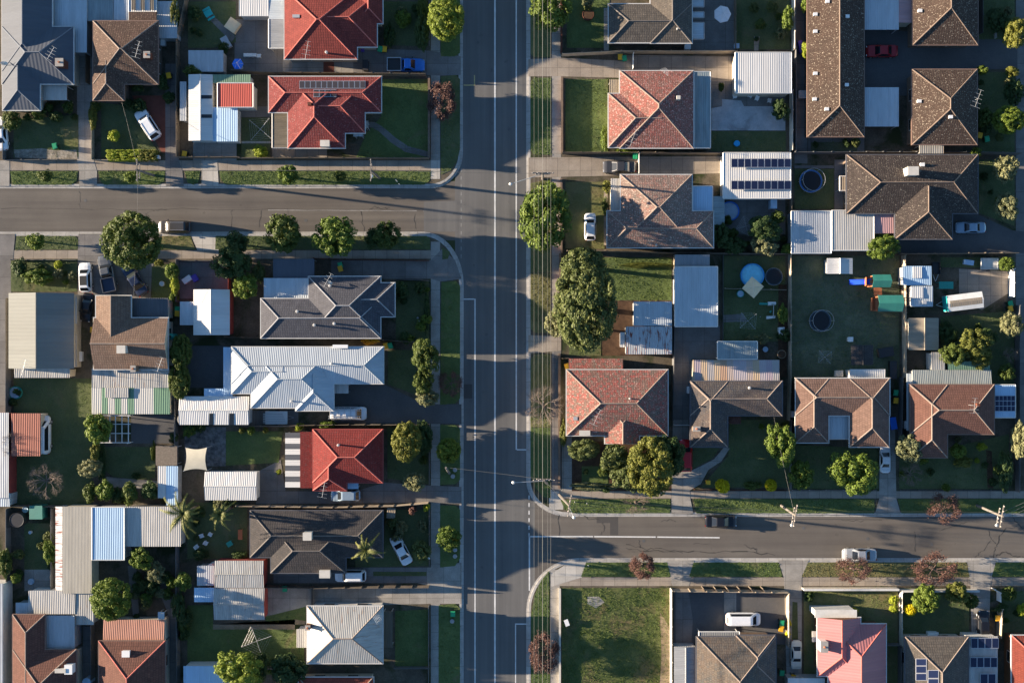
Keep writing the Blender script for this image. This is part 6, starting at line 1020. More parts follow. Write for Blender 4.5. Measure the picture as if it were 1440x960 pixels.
for (px, py, rx, ry, h, kind, lf, look) in T:
    if not look: continue
    isb = h <= 3.0 and kind not in ('bare',); tree(px, py, rx, ry, h, kind, lf or 'leaf_mid', look, 'shrub' if isb else 'tree', 'shrub' if isb else 'tree')
tree(177, 219, 23, 7, 1.5, 'box', 'leaf_lime', 'long clipped yellow green box hedge', 'hedge', 'hedge'); tree(209, 219, 12, 7, 1.5, 'box', 'leaf_golden', 'clipped golden end of the box hedge', 'hedge', 'hedge')
YARDS = [(545, 5, 600, 22, 4), (268, 5, 290, 66, 4), (300, 62, 345, 70, 2), (22, 160, 60, 168, 3), (60, 150, 108, 165, 5), (186, 145, 232, 152, 3), (20, 738, 76, 830, 6), (178, 782, 252, 858, 12), (186, 815, 236, 868, 6), (350, 925, 428, 958, 4), (806, 618, 950, 690, 9), (1378, 5, 1425, 56, 4), (1378, 104, 1425, 214, 7), (1378, 226, 1425, 300, 4), (1322, 447, 1425, 540, 8), (548, 600, 602, 675, 5), (544, 716, 602, 795, 6), (258, 690, 346, 708, 5), (256, 708, 300, 785, 6), (1018, 300, 1105, 355, 7), (18, 535, 28, 575, 3), (18, 366, 108, 408, 6), (1035, 2, 1108, 72, 6), (798, 5, 850, 12, 3), (1266, 600, 1420, 688, 9), (1114, 630, 1235, 686, 4), (1026, 596, 1108, 602, 4), (560, 396, 602, 480, 6), (118, 640, 250, 705, 6), (262, 600, 316, 606, 3), (1130, 830, 1262, 852, 2), (1018, 470, 1104, 480, 4), (1406, 832, 1438, 892, 4), (232, 120, 250, 140, 2), (1140, 196, 1206, 214, 4), (255, 860, 262, 930, 4)]
rr_ = random.Random(5)
for (x0, y0, x1, y1, n) in YARDS:
    for k in range(n):
        r_ = rr_.uniform(4, 9.5); lf, cl = rr_.choice((('leaf_dark', 'dark green'), ('leaf_dark', 'deep green'), ('leaf_mid', 'mid green'), ('leaf_olive', 'olive'), ('leaf_bright', 'fresh green'), ('leaf_grey', 'greyish')))
        sz = 'small' if r_ < 5.8 else ('middling' if r_ < 7.6 else 'broad'); tree(rr_.uniform(x0, x1), rr_.uniform(y0, y1), r_, r_ * rr_.uniform(.8, 1.15), r_ * .19 + .3, rr_.choice(('shrub', 'loose', 'shrub')), lf, f'{sz} {cl} garden shrub', 'shrub', 'shrub')
palm(258, 722, 33, 7, 'palm tree with long drooping fronds', 12); palm(310, 722, 25, 6.5, 'smaller palm tree', 10); palm(515, 772, 25, 6, 'thin palm tree with pale fronds', 9)
# ================================================================ FENCES AND WALLS
fence([(604, 110), (604, 224)], 'low brick wall along the footpath', 1.0, 'brick', 'brick_wall', 'wall', .24, at='auto', cap='brick_pale'); fence([(340, 224.5), (604, 224.5)], 'timber paling fence along the side street path', 1.6, 'fence_wood')
for pts, lk, h, mt in [([(9, 170), (9, 226)], 'low dark fence', 1.2, 'fence_grey'), ([(9, 226), (108, 226)], 'low wire front fence', .8, 'fence_grey'), ([(133, 226), (222, 228)], 'low timber front fence', 1.0, 'fence_pale'), ([(133, 150), (133, 226)], 'narrow timber fence', 1.2, 'fence_pale'), ([(253, 60), (253, 223)], 'timber side fence', 1.8, 'fence_wood'), ([(253, 223), (338, 223)], 'dark timber front fence', 1.5, 'fence_wood'), ([(127, 0), (127, 120)], 'narrow timber side fence', 1.8, 'fence_wood'), ([(266, 0), (253, 60)], 'timber back fence', 1.8, 'fence_wood'), ([(330, 103), (378, 106), (500, 107), (600, 108)], 'long timber fence below the concrete drive', 1.8, 'fence_wood'), ([(604, 0), (604, 66)], 'dark front fence', 1.2, 'fence_grey'),
    ([(790, 80), (872, 76), (1034, 76)], 'long timber fence above the drive', 1.7, 'fence_pale'), ([(1032, 0), (1032, 73)], 'timber fence beside the paved patio', 1.5, 'fence_wood'), ([(1113, 0), (1113, 74)], 'sunlit cream fence', 1.9, 'fence_cream'), ([(1110, 131), (1110, 214)], 'sunlit cream boundary fence', 1.9, 'fence_cream'), ([(790, 217), (896, 217), (1016, 218)], 'timber fence between two front drives', 1.7, 'fence_wood'), ([(797, 354), (850, 354), (946, 357), (1108, 358)], 'long timber boundary fence', 1.7, 'fence_wood'), ([(947, 360), (947, 456)], 'sunlit tan paling fence', 1.8, 'fence_pale'), ([(1109, 280), (1109, 358)], 'timber back fence', 1.8, 'fence_wood'), ([(1108, 359), (1108, 530), (1106, 590)], 'long pale timber fence beside the grey lawn', 1.8, 'fence_pale'), ([(1267, 360), (1268, 440), (1268, 530)], 'pale timber fence beside the play tower', 1.8, 'fence_pale'), ([(1114, 217), (1190, 217), (1375, 217), (1430, 218)], 'long dark timber fence below the unit blocks', 1.8, 'fence_grey'), ([(1262, 358), (1425, 357)], 'dark timber fence along the dark driveway', 1.8, 'fence_wood'), ([(1115, 0), (1115, 215)], 'grey metal fence beside the narrow unit yard', 1.8, 'fence_grey'), ([(1376, 0), (1376, 50)], 'low dark unit fence', 1.5, 'fence_grey'), ([(946, 460), (944, 590)], 'grey fence beside the concrete drive', 1.8, 'fence_grey'), ([(1016, 360), (1016, 480)], 'low grey garden edging fence', .5, 'fence_grey'), ([(1018, 406), (1104, 408)], 'low timber divider across the pool lawn', .9, 'fence_pale'), ([(1110, 590), (1110, 688)], 'low dark side fence', 1.2, 'fence_grey'), ([(1264, 530), (1262, 640)], 'dark side fence', 1.7, 'fence_grey'), ([(790, 504), (799, 503)], 'short fence stub at the house corner', 1.6, 'fence_wood'), ([(1427, 430), (1427, 690)], 'dark fence along the photo edge path', 1.6, 'fence_grey'), ([(976, 688), (1106, 689)], 'low brick front edging', .4, 'brick'), ([(1114, 689), (1232, 689)], 'low pale front edging', .3, 'concrete'), ([(1266, 689), (1418, 689)], 'low dark front edging', .3, 'fence_grey'),
    ([(942, 826), (942, 1000)], 'white metal fence beside the vacant lot', 1.9, 'fence_cream'), ([(945, 827), (1104, 829)], 'timber front fence with braced posts', 1.9, 'fence_pale'), ([(1105, 830), (1105, 905)], 'sunlit pale timber fence', 1.8, 'fence_pale'), ([(1264, 830), (1264, 905)], 'white fence between two front lawns', 1.4, 'fence_cream'), ([(1262, 906), (1262, 1000)], 'grey side fence', 1.7, 'fence_grey'), ([(1402, 852), (1400, 893)], 'pale timber side fence', 1.8, 'fence_pale'), ([(1222, 903), (1262, 903)], 'grey gate fence across the side yard', 1.6, 'fence_grey'),
    ([(16, 420), (16, 580)], 'dark boundary fence', 1.8, 'fence_grey'), ([(16, 642), (16, 710)], 'dark lower boundary fence', 1.8, 'fence_grey'), ([(17, 709), (90, 710)], 'timber back fence under the bare tree', 1.8, 'fence_wood'), ([(252, 366), (252, 425)], 'dark side fence', 1.6, 'fence_grey'), ([(251, 560), (251, 714)], 'grey boundary fence', 1.9, 'fence_grey'), ([(325, 372), (325, 470)], 'red painted side fence', 1.6, 'wall_red'), ([(320, 474), (367, 475), (540, 478), (602, 482)], 'long timber fence between grey and white roofs', 1.8, 'fence_wood'), ([(442, 364), (530, 366), (604, 367)], 'low brick side street wall', .9, 'brick'), ([(345, 598), (470, 596), (603, 596)], 'long thin timber fence above the red roof', 1.8, 'fence_wood'), ([(604, 596), (604, 680)], 'low front fence', .9, 'fence_grey'), ([(336, 709), (470, 711), (555, 709), (603, 705)], 'long pale timber fence below the silver blue car', 1.8, 'fence_pale'), ([(604, 710), (604, 795)], 'low dark front fence', .9, 'fence_grey'), ([(372, 822), (440, 823), (604, 822)], 'long dark timber fence between two drives', 1.8, 'fence_wood'), ([(603, 850), (603, 960)], 'low grey front fence', .8, 'fence_grey'), ([(440, 826), (440, 850)], 'short grey gate fence across the drive', 1.5, 'fence_grey'), ([(556, 936), (603, 936)], 'low dark side fence', 1.2, 'fence_grey'), ([(252, 715), (254, 960)], 'long dark back fence', 1.8, 'fence_grey'), ([(264, 935), (430, 936)], 'dark back fence below the green lawn', 1.6, 'fence_grey'), ([(78, 830), (78, 712)], 'rusty iron side fence', 1.6, 'fence_grey'), ([(134, 866), (134, 1000)], 'dark fence between two brown roofed houses', 1.7, 'fence_grey'), ([(16, 713), (16, 820)], 'dark side fence of the narrow garden', 1.7, 'fence_grey'), ([(558, 393), (604, 395)], 'low dark garden fence', .9, 'fence_grey'), ([(17, 366), (109, 366)], 'low dark front fence', .6, 'fence_grey'), ([(255, 367), (320, 367)], 'low front fence', .8, 'fence_grey')]:
    fence(pts, lk, h, mt)
def wall_(pts, lk, h, mt, cap): fence(pts, lk, h, mt, 'boundary_wall', 'wall', .22, cap=cap, group='garden walls')
wall_([(789, -20), (789, 76)], 'low brown brick wall', .8, 'brick', 'brick'); wall_([(790, 110), (790, 215)], 'low orange brick wall', .8, 'brick_orange', 'brick_pale'); wall_([(789, 252), (789, 356)], 'low orange brick wall', .8, 'brick_orange', 'brick_pale'); wall_([(787, 357), (787, 430)], 'low pale brick wall beside the huge tree', .8, 'brick_orange', 'brick_pale'); wall_([(786, 497), (786, 686)], 'low dark brick wall with toothed top', .8, 'brick_pale', 'brick_pale'); wall_([(787, 826), (787, 1000)], 'pale low wall of the vacant lot', .6, 'fence_cream', 'fence_cream'); wall_([(1127, 826), (1260, 826)], 'white painted front wall above the rusty tree yard', 1.2, 'fence_cream', 'trim_white'); wall_([(1264, 828), (1372, 828)], 'white painted front wall', 1.2, 'fence_cream', 'trim_white'); wall_([(1398, 30), (1398, 55)], 'low stone wall', .5, 'concrete', 'concrete')
for k in range(6): fence([(986 + k * 16.5, 823.5), (990 + k * 16.5, 829)], 'pale timber brace on the front fence', 1.75, 'fence_wood', 'fence_brace', 'brace', .12, at=None, group='braces on the front fence')
g1 = fence([(1418, 379), (1418, 418)], 'white sliding gate lit by the sun', 1.9, 'white', 'driveway_gate', 'gate', at='auto'); g2 = fence([(1393, 826), (1401, 830), (1401, 843)], 'white steel driveway gate', 1.5, 'white', 'driveway_gate', 'gate'); g3 = fence([(889, 78), (889, 99)], 'white timber gate across the drive', 1.5, 'white', 'driveway_gate', 'gate'); g4 = fence([(897, 218), (897, 246)], 'white gate across the drive', 1.5, 'white', 'driveway_gate', 'gate'); fence([(947, 597), (968, 597)], 'white low gate across the drive', 1.0, 'white', 'driveway_gate', 'gate'); fence([(40, 709), (90, 709.5)], 'white timber rail fence under the bare tree', 1.9, 'white', 'rail_fence', 'fence') if 0 else None
# ================================================================ CARS
car(208, 175, 123, 'suv', 'cp_white', 'white four wheel drive parked slantwise on the lawn below the brown tiled house', roofm='tramp_mat'); car(1, 188, 95, 'sedan', 'cp_white', 'white car half cut off by the photo edge'); car(571, 92, 0, 'ute', 'cp_blue', 'bright blue utility with an empty tray', cat='utility'); car(245, 319, 180, 'suv', 'cp_greybrown', 'grey car parked on the side street beside the large round tree', z=.0, k=.95)
car(120, 390, 92, 'hatch', 'cp_white', 'white hatchback with a black sunroof beside the grey utility', roofm='tramp_mat'); ut_ = car(151, 385, 102, 'ute', 'cp_grey', 'grey dual cab utility between the white hatchback and navy sedan', cat='utility'); car(190, 394, 123, 'sedan', 'cp_navy', 'navy sedan parked slantwise under the large round tree'); car(122, 432, 262, 'sedan', 'cp_black', 'black sedan in the shade between two houses', k=.85)
car(490, 581, 0, 'van', 'cp_white', 'white van with roof rack and ladders on the asphalt drive', cat='van'); car(486, 696, 180, 'hatch', 'cp_silverblue', 'silver blue hatchback below the bright red roof'); car(564, 773, 118, 'sedan', 'cp_white', 'white sedan parked slantwise on the lawn beside the palm', k=.92); car(493, 809, 180, 'suv', 'cp_white', 'white four wheel drive on the drive below the dark tiled house', k=.93)
car(871, 235, 180, 'sedan', 'cp_darkgrey', 'dark grey sedan on the drive below the mottled red roof', k=.97); car(830, 319, 90, 'hatch', 'cp_white', 'white hatchback parked on the dry lawn by the huge tree', k=.93); car(1240, 72, 180, 'sedan', 'cp_red', 'dark red sedan between the unit blocks', k=.93); car(1365, 320, 180, 'sedan', 'cp_silverblue', 'silver blue sedan on the dark drive by the large dark roof', k=.88)
car(1014, 733, 0, 'sedan', 'cp_black', 'black sedan parked on the street below the slate house', z=.0, k=.93); car(1209, 780, 180, 'sedan', 'cp_silver', 'silver sedan parked on the street casting a long shadow', z=.0); car(1045, 870, 0, 'van', 'cp_white', 'white people mover on the fenced asphalt yard', cat='van', k=.94); car(1120, 920, 270, 'sedan', 'cp_cream', 'cream sedan on the narrow drive beside the pink roof', k=.85)
car(1245, 645, 90, 'sedan', 'cp_white', 'white sedan on the drive beside the tan tiled house', k=.82); car(964, 640, 90, 'hatch', 'cp_brightred', 'bright red car half hidden by the big golden green tree', k=1.1); car(1383, 877, 90, 'hatch', 'cp_black', 'black car on the drive by the charcoal roof', k=.9); car(61, 611, 90, 'van', 'cp_white', 'white truck beside the rusty roofed shed', cat='truck', k=1.05)
for ch_ in ut_.children:
    if ch_.name.startswith('tray'): setmat(ch_, M['cp_navy' if 'floor' in ch_.name else 'cp_grey'])
# roof rack and ladders on the van
rk = empty('ladder_rack'); place(rk, 484, 581, 0, 0, 2.1); rk.location.z = G + 2.05; tag(rk, 'roof rack with two ladders on top of the white van', 'ladder rack', None, None)
for k in range(5): q = MB(); q.box(-1.7 + k * .85, -.8, 0, -1.64 + k * .85, .8, .06); q.build('crossbar', M['alu'], rk)
for y_ in (-.75, .35):
    q = MB(); q.box(-2.2, y_, .07, 2.3, y_ + .05, .13); q.box(-2.2, y_ + .36, .07, 2.3, y_ + .41, .13)
    for k in range(15): q.box(-2.1 + k * .3, y_ + .05, .085, -2.06 + k * .3, y_ + .36, .115)
    q.build('ladder', M['metal_pale'], rk)
tr = empty('box_trailer'); place(tr, 390, 587, G + .03, 0, .8); tag(tr, 'white loaded trailer with pipes in the shade beside the white shed', 'trailer', None, None)
q = MB(); q.box(-1.6, -.9, .5, 1.4, .9, .6); q.box(-1.6, -.9, .6, 1.4, -.84, .95); q.box(-1.6, .84, .6, 1.4, .9, .95); q.box(-1.6, -.84, .6, -1.54, .84, .95); q.build('tray', M['white'], tr)
for k in range(6): q = MB(); q.box(-1.9, -.7 + k * .24, 1.0, 1.3 - .1 * k, -.6 + k * .24, 1.06); q.build('pipe', M['metal_pale'], tr)
q = MB(); q.tube((1.4, -.3, .55), (2.3, 0, .5), .04, .04, 5); q.tube((1.4, .3, .55), (2.3, 0, .5), .04, .04, 5); q.build('drawbar', M['trim_grey'], tr)
for s in (1, -1): q = MB(); q.tube((0, s * .92, .3), (0, s * 1.08, .3), .3, .3, 14); q.build('wheel', M['tyre'], tr)
def trailer(px, py, ang, look, mat, w=1.5, l=2.4):
    t = empty('box_trailer'); place(t, px, py, G + .03, ang, .7); tag(t, look, 'trailer', None, None); q = MB(); q.box(-w / 2, -l / 2, .45, w / 2, l / 2, .5)
    for a in ((-w / 2, -l / 2, -w / 2 + .04, l / 2), (w / 2 - .04, -l / 2, w / 2, l / 2), (-w / 2 + .04, -l / 2, w / 2 - .04, -l / 2 + .04), (-w / 2 + .04, l / 2 - .04, w / 2 - .04, l / 2)): q.box(a[0], a[1], .5, a[2], a[3], .8)
    q.build('tray', M[mat], t); q = MB(); q.tube((-.4, -l / 2, .45), (0, -l / 2 - 1, .42), .04, .04, 5); q.tube((.4, -l / 2, .45), (0, -l / 2 - 1, .42), .04, .04, 5); q.build('drawbar', M['metal_pale'], t)
    for s in (1, -1): q = MB(); q.tube((s * (w / 2 + .02), 0, .3), (s * (w / 2 + .18), 0, .3), .3, .3, 14); q.build('wheel', M['tyre'], t)
trailer(1316, 377, 0, 'small dark box trailer beside the light blue flat roofs', 'trim_dark', 1.1, 1.7); trailer(1391, 371, 90, 'pale empty box trailer near the clipped bright ball shrub', 'trim_white', 1.6, 2.4)
cv = empty('caravan'); place(cv, 1357, 424, G + .03, 7, 2.2); tag(cv, 'pale caravan with a brown roof stripe and turquoise end', 'caravan', None, None); LM['caravan'] = (1357, 424)
q = MB(); q.box(-2.45, -1.1, .45, 2.45, 1.1, 2.1); q.build('body', M['m_boat'], cv); q = MB(); q.slab([(-2.47, -1.12, 2.12), (2.47, -1.12, 2.12), (2.47, 0, 2.35), (-2.47, 0, 2.35)], .01); q.slab([(-2.47, 0, 2.35), (2.47, 0, 2.35), (2.47, 1.12, 2.12), (-2.47, 1.12, 2.12)], .01); ro_ = q.build('roof', M['m_boat'], cv)
q = MB(); q.slab([(-2.2, -.55, 2.245), (2.3, -.55, 2.245), (2.3, 0, 2.358), (-2.2, 0, 2.358)], .004); q.slab([(-2.2, 0, 2.358), (2.3, 0, 2.358), (2.3, .35, 2.287), (-2.2, .35, 2.287)], .004); q.build('canvas_stripe', M['m_tanflat'], ro_)
q = MB(); q.box(-2.55, -1.05, .6, -2.455, 1.05, 2.2); q.build('end_panel', M['m_teal'], cv); q = MB(); q.tube((-2.5, -.4, .5), (-3.4, 0, .45), .05, .05, 5); q.tube((-2.5, .4, .5), (-3.4, 0, .45), .05, .05, 5); q.build('drawbar', M['metal_pale'], cv)
for s in (1, -1): q = MB(); q.tube((.2, s * 1.12, .33), (.2, s * 1.2, .33), .33, .33, 14); q.build('wheel', M['tyre'], cv)
# ================================================================ BINS
for a, b, c, l in ((238, 107, 'lid_yellow', 'yellow lidded bin in the shade'), (260, 217, 'lid_yellow', 'yellow lidded bin at the front fence'), (535, 70, 'lid_green', 'green lidded bin beside a yellow one'), (541, 70, 'lid_yellow', 'yellow lidded bin beside a green one'), (872, 81, 'lid_yellow', 'yellow lidded bin at the long fence'), (878, 83, 'lid_green', 'green lidded bin at the long fence'), (250, 435, 'lid_green', 'green lidded bin, upper of a pair'), (250, 441, 'lid_yellow', 'yellow lidded bin, lower of a pair'), (479, 373, 'lid_green', 'green lidded bin, upper of two by the wall'), (479, 378, 'lid_yellow', 'yellow lidded bin, lower of two by the wall'), (543, 486, 'lid_yellow', 'yellow lidded bin under the white roof eave'), (549, 486, 'lid_green', 'green lidded bin under the white roof eave'), (797, 515, 'lid_yellow', 'orange lidded bin at the corner of the tiled roof'), (893, 220, 'lid_green', 'green lidded bin at the white gate'), (1259, 552, 'lid_green', 'green lidded bin, upper of a pair'), (1259, 563, 'lid_yellow', 'yellow lidded bin, lower of a pair'), (1420, 427, 'lid_green', 'green lidded bin beside the white gate'), (1420, 434, 'lid_yellow', 'yellow lidded bin beside the white gate'), (1099, 875, 'lid_green', 'green lidded bin by the sunlit fence'), (1098, 883, 'lid_yellow', 'yellow lidded bin by the sunlit fence'), (1099, 945, 'lid_green', 'green lidded bin in the shade'), (1115, 951, 'lid_yellow', 'yellow lidded bin below the cream sedan'), (1402, 868, 'lid_yellow', 'yellow lidded bin behind the gate'), (401, 827, 'lid_green', 'green lidded bin on the concrete behind the fence'), (637, 862, 'lid_green', 'green bin on the nature strip'), (78, 206, 'lid_green', 'small green bin at the rubble bed'), (1377, 191, 'lid_yellow', 'yellow lidded bin in the dark yard'), (1387, 196, 'lid_green', 'green lidded bin in the dark yard'), (131, 464, 'lid_yellow', 'yellow lidded bin beside the tan tiled house')):
    bin_(a, b, c, l, random.Random(a).uniform(-20, 20))
# ================================================================ POWER POLES AND LINES
pt = pole(763, 252, 763, 243, 9.5, 'power pole with long lamp arm above the tall light green tree', (718, 259), 0); pb = pole(769, 679, 765, 675, 10, 'corner power pole with crossed arms and lamp above the road', (722, 678), 0); pc = pole(786, 695, 801, 711, 9, 'leaning stay pole with a small lamp just beyond the corner pole', (807, 727), 80)
pd = pole(1098, 710, 1119, 725, 9, 'power pole between the parked black and silver cars', (1113, 738), 80); pe = pole(1373, 710, 1410, 726, 9, 'power pole by the bare reddish street tree', (1401, 738), 80); pf = pole(217, 247, 192, 239, 9, 'power pole beside the small light green bush', None, 90); pg = pole(534, 251, 521, 239, 9, 'power pole with a lamp on the long verge', (523, 248), 90)
ph = pole(632, 665, 627, 657, 7, 'thin wooden service pole behind the bright lime street tree', None, None)
yt, yb = W(0, -60, 9)[1], W(0, 1020, 9)[1]
for i, (px, r_) in enumerate(((751, .013), (757, .010), (763, .027), (770, .010), (774.5, .014))):
    x_ = W(px, 0, 9)[0]; 
    for j, (ya, yb_) in enumerate(((yt, pt.y), (pt.y, pb.y), (pb.y, yb))): wire((x_, ya, 9.2), (x_, yb_, 9.2), ['outer wire nearest the road', 'thin second wire', 'thick middle wire', 'thin fourth wire', 'outer wire nearest the gardens'][i] + ' in the ' + ['top', 'long middle', 'bottom'][j] + ' span beside the main road', .25, r_)
for dy, l in ((-.5, 'upper'), (.0, 'middle'), (.5, 'lower')):
    wire((pc.x, pc.y + dy, 8.7), (pd.x, pd.y + dy, 8.7), l + ' wire above the verge between corner and second pole', .4, .022, mat='wire_thin'); wire((pd.x, pd.y + dy, 8.7), (pe.x, pe.y + dy, 8.7), l + ' wire above the verge between second and third pole', .4, .022, mat='wire_thin'); wire((pe.x, pe.y + dy, 8.7), (W(1500, 0, 9)[0], pe.y + 3.5 + dy, 8.7), l + ' wire running out at the photo edge past the third pole', .2, .022)
wire((W(-60, 0, 9)[0], pf.y, 8.8), (pf.x, pf.y, 8.8), 'wire above the side street verge from the photo edge', .2, .03); wire((pf.x, pf.y, 8.8), (pg.x, pg.y, 8.8), 'wire above the side street verge between two poles', .3, .03); wire((pg.x, pg.y, 8.8), (pt.x, pt.y, 8.8), 'wire crossing the main road to the lamp pole', .3, .025); wire(tuple(pb), tuple(pc), 'stay wire joining the corner pole and leaning pole', .0, .03); wire(tuple(ph), (pb.x, pb.y, 9), 'service wire crossing the main road to the corner pole', .3, .018); wire((pf.x, pf.y, 8.5), (W(186, 480, 5)[0], W(0, 415, 5)[1], 4.5), 'service wire crossing the side street to the tan tiled house', .4, .015); wire((pd.x, pd.y, 8.5), (*W(1088, 585, 3.2), 3.2), 'service wire to the slate tiled house', .3, .012); wire((pf.x, pf.y, 8.5), (*W(171, 143, 3.2), 3.2), 'service wire over the parked white four wheel drive', .3, .015)
# ================================================================ PATIO, POOL AND GARDEN THINGS
umbrella(1016, 20, 12, 'cloth_white', 'white octagonal patio umbrella on the paved yard', 7); umbrella(1059, 404, 15, 'cloth_tan', 'square tan umbrella half over the round pool', 4, 2.6, 5); umbrella(334, 90, 8, 'cloth_blue', 'small blue patio umbrella', 6, 2.2)
pool(1058, 387, 16, 'round blue pool with the tan umbrella over its edge'); pool(1026, 297, 13, 'pale round pool with a bright blue rim half under a flat roof', 'pool_pale', .6, 'pool_ring'); LM['round blue pool'] = (1058, 387)
trampoline(1088, 389, 12, 'trampoline beside the round blue pool'); trampoline(1140, 255, 16, 'trampoline with blue pad and tall hoop', True, 'tramp_blue'); trampoline(1153, 451, 15, 'black trampoline on the large grey lawn', True)
clothesline(366, 182, 20, 'white rotary clothesline on the small lawn', 50, 'metal_pale'); clothesline(1160, 502, 12, 'grey rotary clothesline on the large grey lawn', 40, 'trim_grey'); clothesline(1052, 451, 15, 'rotary clothesline with washing', 40); clothesline(361, 901, 22, 'large rotary clothesline on the green lawn', 20, 'metal_pale'); clothesline(1049, 318, 14, 'rotary clothesline in the dark yard', 15)
for k, (a, b) in enumerate(((346, 78), (352, 78), (358, 78), (364.5, 79))): chair(a, b, 180, 'white', ['first', 'second', 'third', 'last'][k] + ' of four white plastic chairs in a row above the blue umbrella')
for a, b, g_2, l in ((284, 753, 20, 'white garden chair, upper of four'), (296, 751, -30, 'white garden chair beside the palms'), (290, 763, 60, 'white garden chair in the middle of the dark lawn'), (277, 768, 130, 'white garden chair, lowest of four'), (1033, 136, 10, 'white chair at the concrete yard, first'), (1055, 135, 60, 'white chair at the concrete yard under the garage wall'), (1064, 139, -20, 'white lounge chair tilted on the concrete yard'), (1082, 142, 80, 'white lounge chair at the dark round bush')): chair(a, b, g_2, 'white', l)
table(323, 764 - 0, .8, .7, 'plastic_teal', 'small green slatted table', 30); table(338, 751, .6, 1.4, 'play_wood', 'wooden table on the small patio'); table(510 - 0, 71, .5, .5, 'plastic_violet', 'small violet table by the big red roof'); table(293, 19, 1.1, .9, 'm_teal', 'teal slatted bench table', 30, bench=True); table(1330, 401, 2.0, 1.0, 'plastic_teal', 'green framed double swing seat', 0, 1.5); table(352, 214 + 4, 1.2, .6, 'metal_pale', 'pale bench table', 0) if 0 else None
for a, b, w, d, h, mt, l, ct, nm, ag in ((318, 60, .9, 1.6, .7, 'm_gal', 'pale rimmed sandpit box', 'sandpit', 'sandpit', 30), (327, 36, 1.6, 1.6, .9, 'cloth_tan', 'pale square playpen box', 'playpen', 'playpen', 55), (514, 92, .7, 1.4, 1.0, 'trim_dark', 'dark stove with pale lid', 'barbecue', 'barbecue', 0), (550, 721, 1.1, 1.4, .9, 'm_tanflat', 'brown timber box with pale top', 'storage box', 'storage_box', -5), (478, 486, .1, .1, .1, 'white', '', '', '', 0), (1199, 465, .1, .1, .1, 'white', '', '', '', 0), (1099, 466, .7, 1.1, .9, 'white', 'white fridge lying by the fence', 'fridge', 'fridge', 2), (1362, 369, 1.3, .6, .6, 'm_lightblue', 'pale blue chest', 'storage chest', 'storage_chest', -8), (1088, 287, .8, 1.2, 1.6, 'm_lightblue', 'light blue cabinet under the solar garage', 'cabinet', 'cabinet', 0), (263, 393, 1.2, .7, .7, 'white', 'white bath shaped tub', 'tub', 'tub', 35), (274, 391, .7, .9, .7, 'plastic_violet', 'dark blue garden box', 'storage box', 'storage_box', 30), (111, 501, .9, 1.3, .7, 'white', 'white washing tub', 'tub', 'tub', 0), (51, 720, 1.7, 1.8, 1.9, 'play_green', 'small green garden shed', 'shed', 'garden_shed', 0), (1256, 595, .8, 1.6, .7, 'cloth_blue', 'blue and white piled box', 'storage box', 'storage_box', 10), (1183, 478, .1, .1, .1, 'white', '', '', '', 0), (1196, 477, .6, .6, .8, 'white', 'white stool box', 'storage box', 'storage_box', 0), (1246, 495, 2.0, 1.2, .9, 'trim_dark', 'dark covered outdoor sofa', 'sofa', 'outdoor_sofa', 10), (1256, 520, .9, 2.4, .8, 'trim_dark', 'long dark bench box', 'bench', 'bench_box', 0), (1130, 133, 1.4, 1.0, .8, 'm_gal', 'grey rectangular planter in the narrow yard', 'planter', 'planter', 0), (969, 608 - 60, .5, .9, 1.0, 'white', 'white air conditioner beside the concrete drive', 'air conditioner', 'air_conditioner', 0), (1114, 582, .4, .8, .9, 'white', 'white air conditioner', 'air conditioner', 'air_conditioner', 0), (1274, 597, .5, 1.0, .9, 'white', 'white air conditioner', 'air conditioner', 'air_conditioner', 0), (1312, 892, 1.4, .7, .9, 'white', 'white air conditioner at the front', 'air conditioner', 'air_conditioner', 0), (285, 800, 1.4, 1.0, .8, 'm_gal', 'grey water trough', 'trough', 'water_trough', 0), (1190, 930, .1, .1, .1, 'white', '', '', '', 0), (797, 875, .5, .8, .6, 'white', 'white sheet box dumped by the vacant lot wall', 'box', 'dumped_box', 20), (228, 60, .7, .7, .9, 'white', 'white air conditioner', 'air conditioner', 'air_conditioner', 0), (1206, 67, .1, .1, .1, 'white', '', '', '', 0), (1126, 66, .5, 1.6, 1.0, 'plastic_violet', 'violet covered mower', 'mower', 'covered_mower', 12), (197, 778, .1, .1, .1, 'white', '', '', '', 0), (1180, 525, 1.0, .8, .9, 'cooler', 'cream water heater', 'water heater', 'water_heater', 0), (1268, 900, .1, .1, .1, 'white', '', '', '', 0), (1270, 922, .4, .7, .9, 'white', 'white gas bottle box', 'box', 'gas_box', 0), (1268, 937, .5, .8, .9, 'm_lightblue', 'light blue chest', 'storage chest', 'storage_chest', 0), (1056, 10, .1, .1, .1, 'white', '', '', '', 0), (222, 221, .35, .4, .9, 'white', 'white letterbox at the box hedge', 'letterbox', 'letterbox', 0), (996, 678, .5, .5, .9, 'lid_yellow', 'yellow letterbox', 'letterbox', 'letterbox', 0), (603, 783, .3, .4, 1.0, 'white', 'white letterbox', 'letterbox', 'letterbox', 0), (1036, 75 - 10, .6, .6, .7, 'm_lightblue', 'pale water drum', 'drum', 'drum', 0), (967, 66, .8, .7, .8, 'white', 'white ventilator drum', 'drum', 'drum', 0)):
    if l: crate(a, b, w, d, h, mt, l, ct, nm, ag)
